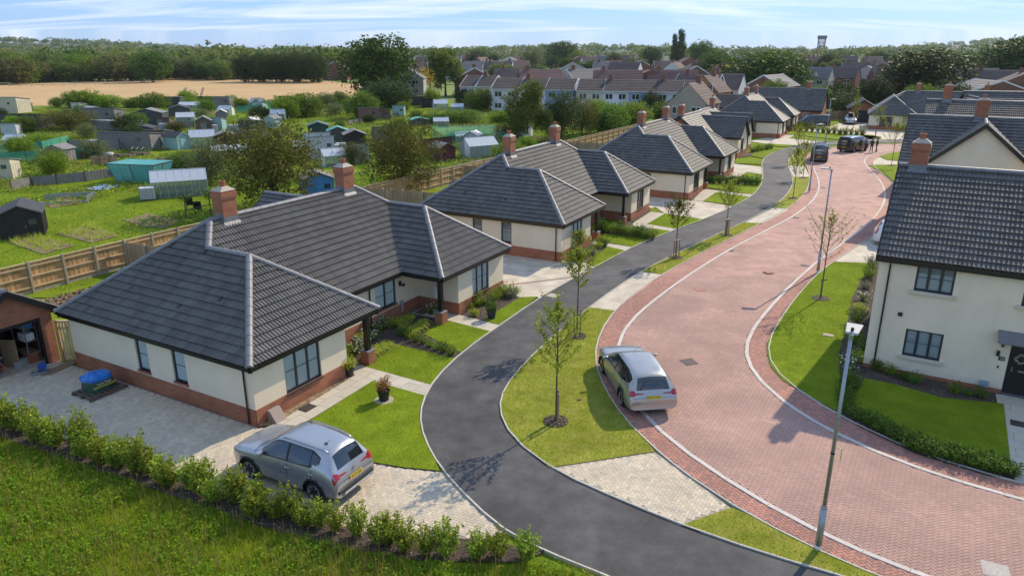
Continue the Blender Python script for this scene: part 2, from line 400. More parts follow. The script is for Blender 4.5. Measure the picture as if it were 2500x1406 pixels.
# ------------------------------------------------------------------ surveyed plan, metres (x right, y away)
L = {'path_house_side': [(4.29,13.65),(3.09,14.46),(2.38,14.97),(0.94,15.85),(0.43,16.1),(-0.25,16.77),(-0.81,17.51),(-1.46,18.49),(-2.1,19.58),(-2.46,20.29),(-2.78,21.17),(-3.09,22.03),(-3.29,22.98),(-3.37,23.82),(-3.33,24.87),(-3.18,25.79),(-2.95,26.97),(-2.45,28.32),(-1.86,29.8),(-0.97,31.43),(-0.58,32.22),(0.35,34.08),(1.47,36.29),(3.04,39.06),(5.15,41.98),(7.26,45.63),(8.05,46.55),(9.53,48.74),(11.94,51.5),(14.87,54.84),(18.64,59.75),(21.27,63.63),(23.42,68.02),(25.21,72.52),(26.32,75.77),(27.83,81.04),(28.93,84.42),(30.31,87.74),(32.34,91.68),(35.4,95.99),(38.76,99.8),(42.89,103.45),(47.35,105.37),(53.35,106.36),(59.25,106.86)],
 'path_road_side': [(11.03,13.15),(9.83,14.02),(8.77,14.68),(8.09,15.03),(7.35,15.36),(6.03,16.1),(4.66,16.97),(3.9,17.59),(2.93,18.38),(1.71,19.28),(1.18,19.88),(0.15,21.27),(-0.21,22.2),(-0.46,23.41),(-0.49,24.24),(-0.41,25.01),(-0.19,25.9),(0.29,27.45),(1.01,29.03),(2.55,32.16),(3.92,34.75),(5.61,37.73),(7.56,41.05),(9.46,43.5),(11.26,45.83),(15.04,50.75),(17.63,53.73),(21.7,59.26),(24.04,63.26),(26.24,67.59),(27.65,70.88),(29.04,75.0),(30.47,79.87),(31.59,83.47),(33.15,87.4),(35.42,91.68),(38.25,95.99),(41.43,99.37),(46.12,102.51),(51.95,103.45),(57.69,103.92)],
 'road_left_edge': [(11.77,13.15),(10.56,13.94),(9.48,14.68),(9.06,14.98),(8.01,15.82),(7.27,16.81),(6.29,17.78),(5.53,19.2),(4.67,20.83),(4.06,22.63),(3.84,23.75),(3.65,24.94),(3.52,26.09),(3.48,27.21),(3.51,28.11),(3.62,29.11),(3.83,30.33),(4.23,32.0),(5.13,34.26),(6.46,37.1),(8.76,40.47),(10.4,42.6),(12.86,46.14),(17.21,51.37),(22.91,58.77),(26.03,64.01),(28.4,68.87),(30.75,74.49),(32.7,80.16),(33.95,84.74),(35.08,88.08),(37.31,92.44),(40.24,96.4),(44.95,99.8),(51.05,101.6),(56.93,102.51)],
 'kerb_left': [(13.39,13.09),(11.9,13.92),(10.69,14.68),(10.24,14.98),(9.11,15.85),(8.35,16.65),(7.28,18.02),(6.72,18.87),(5.53,21.01),(5.14,21.89),(4.62,23.75),(4.39,25.08),(4.31,26.54),(4.4,28.15),(4.62,29.66),(5.01,31.12),(5.65,32.71),(6.85,35.06),(9.91,39.84),(14.05,45.83),(18.06,50.87),(22.4,55.85),(26.29,62.17),(29.15,68.02),(31.0,73.01),(33.06,79.59),(34.76,84.74),(36.17,88.08),(38.71,92.06),(42.61,96.4),(47.76,99.37),(56.2,101.14)],
 'kerb_right': [(19.4,15.42),(17.29,16.67),(15.76,17.64),(14.94,18.16),(14.15,18.72),(13.26,19.35),(12.4,20.17),(11.44,21.27),(10.56,22.77),(9.97,24.6),(9.78,26.27),(9.78,27.41),(10.06,28.89),(10.48,30.14),(11.03,31.27),(12.41,33.67),(14.78,37.31),(19.21,43.88),(23.69,49.08),(27.51,54.14),(30.51,58.77),(32.88,63.08),(34.75,66.97),(36.53,71.35),(38.11,76.03),(39.62,81.34),(40.86,84.74),(42.65,88.08),(45.24,91.68),(48.5,94.78),(52.21,96.81),(58.06,98.93)],
 'road_right_edge': [(20.12,16.15),(17.94,17.45),(16.37,18.49),(15.5,19.0),(14.62,19.46),(13.13,20.71),(12.24,22.2),(11.67,23.44),(11.24,24.5),(10.74,26.16),(10.7,27.45),(11.02,28.89),(11.45,30.14),(12.19,31.48),(13.63,34.08),(16.1,38.02),(17.92,40.64),(19.97,43.23),(22.38,46.14),(24.68,48.74),(27.68,52.26),(31.09,57.2),(33.97,62.17),(36.58,68.02),(38.15,73.25),(39.84,79.3),(40.92,82.54),(42.37,85.72),(44.89,89.14),(48.22,92.82),(51.16,94.78),(57.1,97.23)],
 'crossings': [[(1.18,19.88),(4.66,16.97),(6.29,17.78),(4.67,20.83)],
 [(3.92,34.75),(7.56,41.05),(8.76,40.47),(5.13,34.26)],
 [(17.63,53.73),(21.7,59.26),(22.91,58.77),(18.91,53.45)],
 [(28.89,74.24),(31.12,81.94),(32.92,81.94),(30.71,74.49)]],
 'lawns': {'A1': [(-7.27,22.54),(-7.15,22.89),(-5.52,26.12),(-3.33,24.87),(-3.37,23.82),(-3.29,22.98),(-3.09,22.03),(-2.78,21.17),(-2.46,20.29),(-2.25,19.69),(-3.41,19.88),(-4.78,20.29),(-6.14,21.3)],
 'A2': [(-6.15,27.53),(-5.07,29.85),(-2.45,28.32),(-2.95,26.97),(-3.18,25.79)],
 'A3': [(-4.08,31.12),(-3.34,32.93),(-0.97,31.43),(-1.86,29.8),(-2.24,28.98)],
 'A4': [(-1.43,32.87),(0.43,36.29),(1.35,36.42),(0.35,34.08),(-0.58,32.22)],
 'B1': [(4.68,43.05),(6.38,46.66),(7.37,45.63),(5.15,41.98),(4.92,42.16)],
 'B2': [(5.86,48.18),(6.59,50.26),(9.61,48.85),(8.05,46.55)],
 'B3': [(10.16,51.88),(11.45,51.0),(10.01,49.2),(9.71,49.43)],
 'B4': [(10.12,53.18),(12.24,56.89),(14.86,54.7),(12.02,51.62)],
 'C1': [(16.49,61.81),(18.76,65.96),(21.11,63.82),(18.76,59.92)],
 'C2': [(18.38,68.44),(19.14,70.2),(24.48,70.66),(23.03,67.18),(21.66,64.77)],
 'C3': [(22.71,73.25),(25.05,77.36),(26.41,76.03),(24.78,71.35)],
 'D1': [(25.57,83.47),(26.91,87.74),(29.64,86.72),(28.33,82.85)],
 'D2': [(29.35,89.85),(32.5,96.81),(36.92,97.65),(34.09,94.38),(30.17,87.74)],
 'D3': [(33.94,100.25),(34.98,102.05),(38.87,100.25),(37.29,98.07)],
 'E1': [(40.81,108.38),(43.37,112.67),(45.86,104.88),(44.37,104.4)],
 'E2': [(42.39,113.79),(45.53,119.75),(55.35,110.49),(53.96,107.36),(47.69,105.86)],
 'F1': [(54.04,126.34),(57.67,133.67),(58.35,132.13),(54.31,125.65)],
 'G1': [(53.08,111.57),(55.15,112.67),(54.33,108.38),(51.81,106.86)],
 'G2': [(59.28,111.57),(62.87,117.3),(64.89,117.3),(59.85,107.87)]},'lawns_right': {'R1': [(10.74,26.16),(10.7,27.45),(11.02,28.89),(11.45,30.14),(12.19,31.48),(13.63,34.08),(16.1,38.02),(17.92,40.64),(19.84,43.05),(21.89,42.78),(20.32,40.07),(17.94,36.15),(15.91,32.16),(14.13,28.89),(13.08,26.35),(11.78,23.6),(11.49,24.24)],
 'R2': [(14.06,26.35),(14.96,25.86),(16.22,24.67),(17.92,24.24),(18.22,24.17),(15.47,19.51),(14.76,19.69),(13.27,20.96),(12.52,22.4),(12.17,23.38),(13.16,25.08)],
 'R3': [(40.32,82.24),(38.85,75.0),(36.77,68.02),(39.48,72.52),(43.87,82.85)],
 'R4': [(45.23,89.85),(44.32,86.05),(45.63,85.39),(51.21,94.78),(48.22,92.82)]},'slabs': {'A1': [(-8.3,22.66),(-6.32,26.65),(-6.95,27.61),(-6.22,27.65),(-3.18,25.79),(-3.33,24.87),(-5.52,26.12),(-7.19,22.95),(-7.51,22.54)],
 'A2': [(-5.1,33.91),(-4.69,34.94),(-2.74,33.73),(-0.58,32.22),(-0.97,31.43),(-3.31,32.99)],
 'B1': [(5.47,48.18),(7.94,46.55),(7.37,45.63),(5.28,47.62)],
 'B2': [(9.11,53.45),(11.18,57.5),(12.24,56.89),(10.12,53.18),(12.02,51.62),(11.39,50.87),(8.99,52.65)],
 'C1': [(15.76,62.35),(18.01,67.59),(19.09,66.77),(21.66,64.77),(21.11,63.82),(18.76,65.96),(16.49,61.81)],
 'R1': [(18.44,25.01),(19.24,24.57),(15.96,18.59),(15.36,19.2)]},'drive_A': [(-0.69,17.36),(-2.1,19.58),(-2.25,19.69),(-4.78,20.29),(-7.27,22.54),(-8.84,22.45),(-18.11,27.61),(-19.05,28.15),(-22.26,26.16),(-20.84,24.24),(-14.36,21.38),(-9.59,19.09),(-6.39,17.55),(-3.9,16.63),(-0.66,16.39),(-0.22,16.74)],
 'drive_B': [(1.47,36.29),(3.04,39.06),(5.15,41.98),(4.68,43.05),(3.06,43.41),(-4.2,48.06),(-3.18,35.44),(-0.52,37.66),(0.43,36.29),(1.35,36.42)],
 'drive_C': [(14.86,54.7),(18.64,59.75),(16.49,61.81),(15.42,62.71),(11.66,65.96),(10.2,57.2),(11.96,59.58),(12.24,56.89)],
 'drive_D': [(27.83,81.04),(26.32,75.77),(25.05,77.36),(22.71,73.25),(21.8,72.52),(22.75,79.02),(25.57,83.47)],
 'drive_E': [(38.87,100.25),(44.37,104.4),(40.81,108.38),(43.37,112.67),(41.24,113.23),(33.93,104.88),(34.98,102.05)],
 'drive_G': [(47.57,105.86),(59.25,106.86),(59.28,111.57),(62.87,117.3),(61.2,118.51),(63.61,132.13),(58.49,132.13),(54.31,125.65),(51.41,123.62),(45.53,119.75),(55.15,112.67),(53.08,111.57)],
 'drive_R': [(19.97,43.23),(24.68,48.74),(27.68,52.26),(33.42,60.42),(34.55,57.2),(25.59,41.3),(21.89,42.78)],
 'slab_R4': [(42.37,85.72),(44.89,89.14),(44.32,86.05),(45.63,85.39),(44.8,82.85),(40.92,82.54)],
 'beds': {'A_gravel': [(-8.85,22.45),(-6.86,27.53),(-6.32,26.65),(-8.3,22.66)],
 'A_front': [(-6.91,27.73),(-6.39,30.43),(-5.18,34.02),(-5.1,33.91),(-3.31,32.99),(-4.08,31.12),(-2.24,28.98),(-2.45,28.32),(-5.07,29.85),(-6.15,27.53),(-6.22,27.65)],
 'A_wing': [(-2.72,33.67),(-0.52,37.66),(0.43,36.29),(-1.43,32.87)],
 'B_corner': [(3.06,43.41),(5.32,48.06),(6.38,46.66),(4.68,43.05)],
 'B_front': [(5.86,48.18),(6.59,50.26),(5.98,51.62),(9.09,54.28),(8.99,52.65),(10.16,51.88),(9.71,49.43),(9.61,48.85)],
 'B_wing': [(9.09,54.28),(11.55,59.58),(11.18,57.5),(9.31,53.73)],
 'C_front': [(18.27,69.09),(19.14,70.2),(22.92,75.0),(24.15,70.88),(23.41,69.09)],
 'C_wing': [(15.42,62.71),(17.84,67.39),(17.95,66.77),(15.76,62.35)],
 'D_front': [(26.96,88.08),(30.64,93.98),(32.5,96.81),(29.35,89.85)],
 'hedge_bed': [(-19.37,23.44),(-14.39,21.43),(-9.61,19.13),(-6.41,17.59),(-3.9,16.67),(-0.66,16.35),(0.86,15.9),(0.21,15.47),(-2.64,15.57),(-4.89,16.15),(-7.43,17.17),(-11.12,18.91),(-14.48,20.41),(-17.32,21.7),(-18.44,22.11)],
 'R_side': [(21.89,42.78),(22.78,43.05),(14.78,27.73),(14.06,26.35),(13.08,26.35),(14.13,28.89),(15.91,32.16),(17.94,36.15),(20.32,40.07)],
 'R_front': [(14.77,27.82),(18.47,25.01),(17.92,24.24),(16.22,24.67),(14.96,25.86),(14.06,26.35)],
 'R_hedge': [(14.06,26.35),(13.16,25.08),(12.17,23.38),(12.52,22.4),(13.27,20.96),(14.76,19.69),(15.47,19.51),(15.32,19.2),(14.62,19.46),(13.13,20.71),(12.24,22.2),(11.67,23.44),(12.53,25.08),(13.24,26.35)]},'allot_soil': [[(-34.44,48.06),(-33.7,50.02),(-29.32,47.19),(-30.14,44.93)],
 [(-32.55,50.38),(-31.52,53.18),(-27.77,49.78),(-28.66,47.84)],
 [(-29.98,54.7),(-29.12,57.2),(-25.41,54.7),(-25.66,52.13),(-27.42,52.65)],
 [(-39.9,61.11),(-39.99,63.63),(-37.65,62.71),(-36.83,60.94),(-38.36,59.26)]],
 'field': [(-152.92,168.6),(-117.51,171.06),(-101.61,176.22),(-86.01,189.0),(-62.72,187.49),(-51.55,200.26),(-41.98,207.31),(-42.04,222.97),(-55.97,277.78),(-87.14,327.31),(-121.64,367.48),(-137.59,367.48),(-155.37,336.51),(-172.73,302.45),(-191.29,281.06),(-212.89,236.33)],
 'pts': {'lamp1':(8.05,15.99),'lamp2':(17.98,40.8),'lamp3':(27.26,65.96),'lamp4':(42.79,100.25),'lamp5':(48.88,112.67),'tree1':(1.55,22.83),'tree2':(2.96,30.82),'tree3':(10.3,43.97),'tree4':(15.1,49.78),'tree5':(24.73,63.08),'tree6':(29.66,73.74),'tree7':(16.25,36.09),'tree8':(42.71,81.94),'tree9':(32.57,83.47),'tree10':(53.55,108.38),'tree11':(54.21,117.3),'tree12':(41.08,102.51),'suv':(137.09,-208.5),'pot1':(-4.79,24.47),'pot2':(-6.56,26.62),'pot3':(-1.0,33.16),'bag':(-15.84,25.25),'garage_corner':(-19.23,27.82),'manhole1':(-7.59,23.88)},'houses': {'A':((-8.76,22.12),60.7,17.78,11.24,151.0),'B':((3.13,42.65),61.9,17.75,10.47,151.0),'C':((15.42,61.95),61.0,17.91,14.99,116.5),'E':((39.52,107.91),61.8,20.49,28.99,90.6)}}
L.update({'saplings': [((1.55,22.83),4.85,1.98,1.27),((2.96,30.82),4.3,2.5,1.08),((10.3,43.97),3.81,1.98,1.33),((15.1,49.78),3.92,1.91,1.23),((24.73,63.08),4.81,1.99,1.3),((29.66,73.74),3.71,2.08,1.35),((16.25,36.09),4.87,2.02,1.65),((42.76,81.94),5.1,1.97,2.51),((32.81,84.1),4.32,2.48,1.02),((53.55,108.38),4.87,2.25,1.5),((54.21,117.3),6.42,2.04,1.02),((40.39,101.6),2.89,1.67,1.36),((4.19,43.78),1.85,0.72,0.65)],
 'hedge_front': [(-18.44,22.83),(-17.97,22.62),(-17.51,22.4),(-17.06,22.19),(-16.62,21.99),(-16.18,21.78),(-15.75,21.58),(-15.32,21.39),(-14.91,21.19),(-14.49,21.0),(-14.09,20.81),(-13.69,20.63),(-13.3,20.44),(-12.91,20.26),(-12.53,20.09),(-12.15,19.91),(-11.78,19.74),(-11.41,19.51),(-10.99,19.32),(-10.57,19.13),(-10.16,18.94),(-9.75,18.76),(-9.35,18.58),(-8.96,18.4),(-8.58,18.22),(-8.2,18.05),(-7.82,17.88),(-7.45,17.71),(-7.09,17.55),(-6.67,17.3),(-6.14,17.13),(-5.63,16.97),(-5.12,16.8),(-4.62,16.64),(-4.13,16.48),(-3.65,16.32),(-3.17,16.17),(-2.7,16.02),(-2.14,15.85),(-1.56,15.81),(-0.99,15.76),(-0.41,15.71),(0.16,15.66)],
 'hedge_right': [(13.37,25.98),(13.14,25.57),(12.92,25.18),(12.7,24.8),(12.49,24.43),(12.28,24.07),(12.13,23.6),(12.29,23.23),(12.45,22.87),(12.6,22.52),(12.74,22.18),(12.89,21.85),(13.03,21.53),(13.16,21.22),(13.29,20.91),(13.49,20.66),(13.77,20.49),(14.05,20.32),(14.32,20.15),(14.59,19.99),(14.85,19.83),(15.11,19.67),(15.37,19.51)],
 'hedge_B': [(6.49,50.87),(6.9,50.6),(7.3,50.32),(7.7,50.05),(8.1,49.78),(8.49,49.52),(8.88,49.26),(9.26,49.0),(9.64,48.74)],
 'hedge_C': [(19.24,70.88),(19.79,70.74),(20.35,70.6),(20.9,70.46),(21.45,70.31),(22.0,70.17),(22.54,70.03),(23.08,69.89),(23.63,69.75)],
 'hedge_D': [(30.71,93.21),(31.53,93.98),(32.37,94.78),(33.22,95.58),(34.09,96.4)],
 'hedge_E': [(45.07,119.75),(45.68,118.98),(46.29,118.23),(46.89,117.48),(47.48,116.74),(48.07,116.01),(48.65,115.29),(49.22,114.58),(49.79,113.88),(50.35,113.19),(50.9,112.5),(51.45,111.82),(51.99,111.15),(52.52,110.49)],
 'white_fl': [(-6.38,30.33),(-6.28,31.32),(-6.65,29.39),(-6.76,28.85),(-6.06,31.84),(-3.96,33.73)],
 'gold': [(-5.77,31.95),(-5.5,32.22),(-6.72,30.18),(-5.08,31.63),(-5.01,32.49)],
 'sedge': [(-5.76,28.94),(-5.5,29.48),(-6.0,28.41),(-4.32,31.63),(-4.58,31.12),(-4.17,32.16)],
 'hedge_A': [(-5.08,30.92),(-4.7,30.58),(-4.34,30.25),(-3.98,29.92),(-3.62,29.6),(-3.28,29.28),(-2.94,28.97),(-2.6,28.67)],
 'bed_A2': [(-2.38,34.38),(-1.82,33.5),(-1.72,34.94),(-1.35,35.31),(-0.98,35.7),(-0.74,36.29),(-0.39,36.62),(-0.09,36.22),(0.13,36.69),(-2.08,34.69)],
 'bed_B': [(3.85,43.05),(4.52,43.97),(5.02,45.13),(5.68,46.24),(6.17,46.77),(5.24,44.74),(5.92,47.19)],
 'bed_R': [(21.72,41.98),(20.45,39.68),(19.39,37.81),(18.32,35.76),(17.3,33.91),(16.54,32.49),(15.83,31.17),(15.21,29.95),(14.49,28.58),(13.8,27.25),(14.59,27.94),(15.29,29.03)],
 'bed_R2': [(14.92,27.13),(15.26,26.73),(15.59,26.31),(15.84,25.94),(16.92,25.08),(17.3,24.87),(17.64,24.67),(47.92,88.43),(45.7,85.07)],
 'trees': [('apple',(-19.89,59.58),6.86,7.3),('olive',(-29.06,69.75),4.19,4.3),('apple',(-9.96,65.96),6.26,6.4),('birch',(2.16,101.6),8.03,7.5),('birchd',(7.02,104.88),6.79,5.3),('oak',(-35.64,200.26),14.74,17.8),('bushd',(-27.8,168.6),5.36,10.1),('birchy',(-18.54,209.15),12.71,11.9),('oak',(70.72,209.15),11.22,20.6),('oakd',(104.55,192.09),11.52,17.9),('poplar',(103.71,486.39),19.41,4.5),('poplar',(107.65,486.39),21.86,6.2),('oak',(134.53,540.89),16.62,17.3),('oakd',(99.44,540.89),13.05,14.0),('oak',(39.48,609.02),17.14,24.1),('oakd',(169.7,254.04),15.08,20.7),('oak',(206.81,346.24),10.73,20.5),('oak',(37.6,346.24),7.18,15.7),('olive',(10.97,404.64),13.53,13.7),('oak',(86.86,322.89),11.18,13.2),('oakd',(168.89,404.64),9.4,13.6),('oak',(263.21,540.89),11.12,20.4),('oak',(62.88,268.39),5.88,9.3),('gold',(74.58,268.39),6.58,7.1),('gold',(-27.71,254.04),6.23,8.7),('bush',(-96.39,168.6),3.32,6.6),('bush',(-99.17,168.6),3.05,4.4),('bush',(-91.75,168.6),2.42,6.5),('bush',(-77.81,161.59),3.1,6.1),('bush',(-85.27,168.6),1.98,4.3),('apple',(-71.79,119.75),3.11,8.7),('bush',(-77.25,114.36),2.42,2.3),('bush',(-76.07,115.52),2.32,3.1),('bush',(-75.34,173.6),3.04,4.3),('bush',(-40.28,144.52),3.86,6.8),('bush',(-42.58,140.15),3.75,5.8),('bush',(-28.26,140.15),4.35,5.7),('olive',(-42.17,168.6),3.32,3.9),('bush',(-40.05,173.6),2.77,4.5),('bush',(-18.6,173.6),3.32,3.7),('bush',(-6.58,159.39),3.82,6.3),('bushd',(-10.19,168.6),3.94,5.7),('bush',(-9.14,132.13),2.0,6.7),('bush',(-1.46,132.13),2.0,5.2),('bush',(-13.89,132.13),1.57,4.5),('apple',(10.65,112.67),5.17,5.1),('bush',(14.77,115.52),3.94,5.9),('bush',(20.09,124.96),3.7,6.4),('bushd',(27.12,144.52),4.09,4.2),('bush',(33.72,149.17),4.92,7.3),('bush',(40.84,165.02),3.51,4.8),('bush',(15.35,132.13),3.55,4.5),('bush',(27.05,132.13),3.2,4.6),('apple',(-18.33,83.47),2.32,3.4),('apple',(-53.96,118.51),1.42,3.3),('bush',(-63.59,98.93),1.52,4.0),('olive',(-61.91,107.36),2.34,2.8),('bush',(92.75,229.46),5.41,7.0),('bushd',(64.61,144.52),3.48,5.4),('bushd',(89.09,184.54),3.42,9.3),('bush',(123.6,209.15),4.4,8.2),('oak',(195.53,346.24),7.18,15.7),('bushd',(-26.32,540.89),9.74,13.8),('bush',(-8.19,104.88),1.44,2.4),('bush',(-17.05,107.36),2.34,3.7)],
 'misc': {'shedA':(-35.36,49.55),'shedA2':(-34.25,51.62),'ibc':(-31.83,62.53),'gh1':(-31.69,64.39),'gh2':(-28.31,65.96),'gh3':(-29.78,64.39),'cage1':(-38.64,70.88),'cage2':(-36.48,70.43),'cage3':(-35.09,71.58),'blueshed':(-17.61,64.97)}})
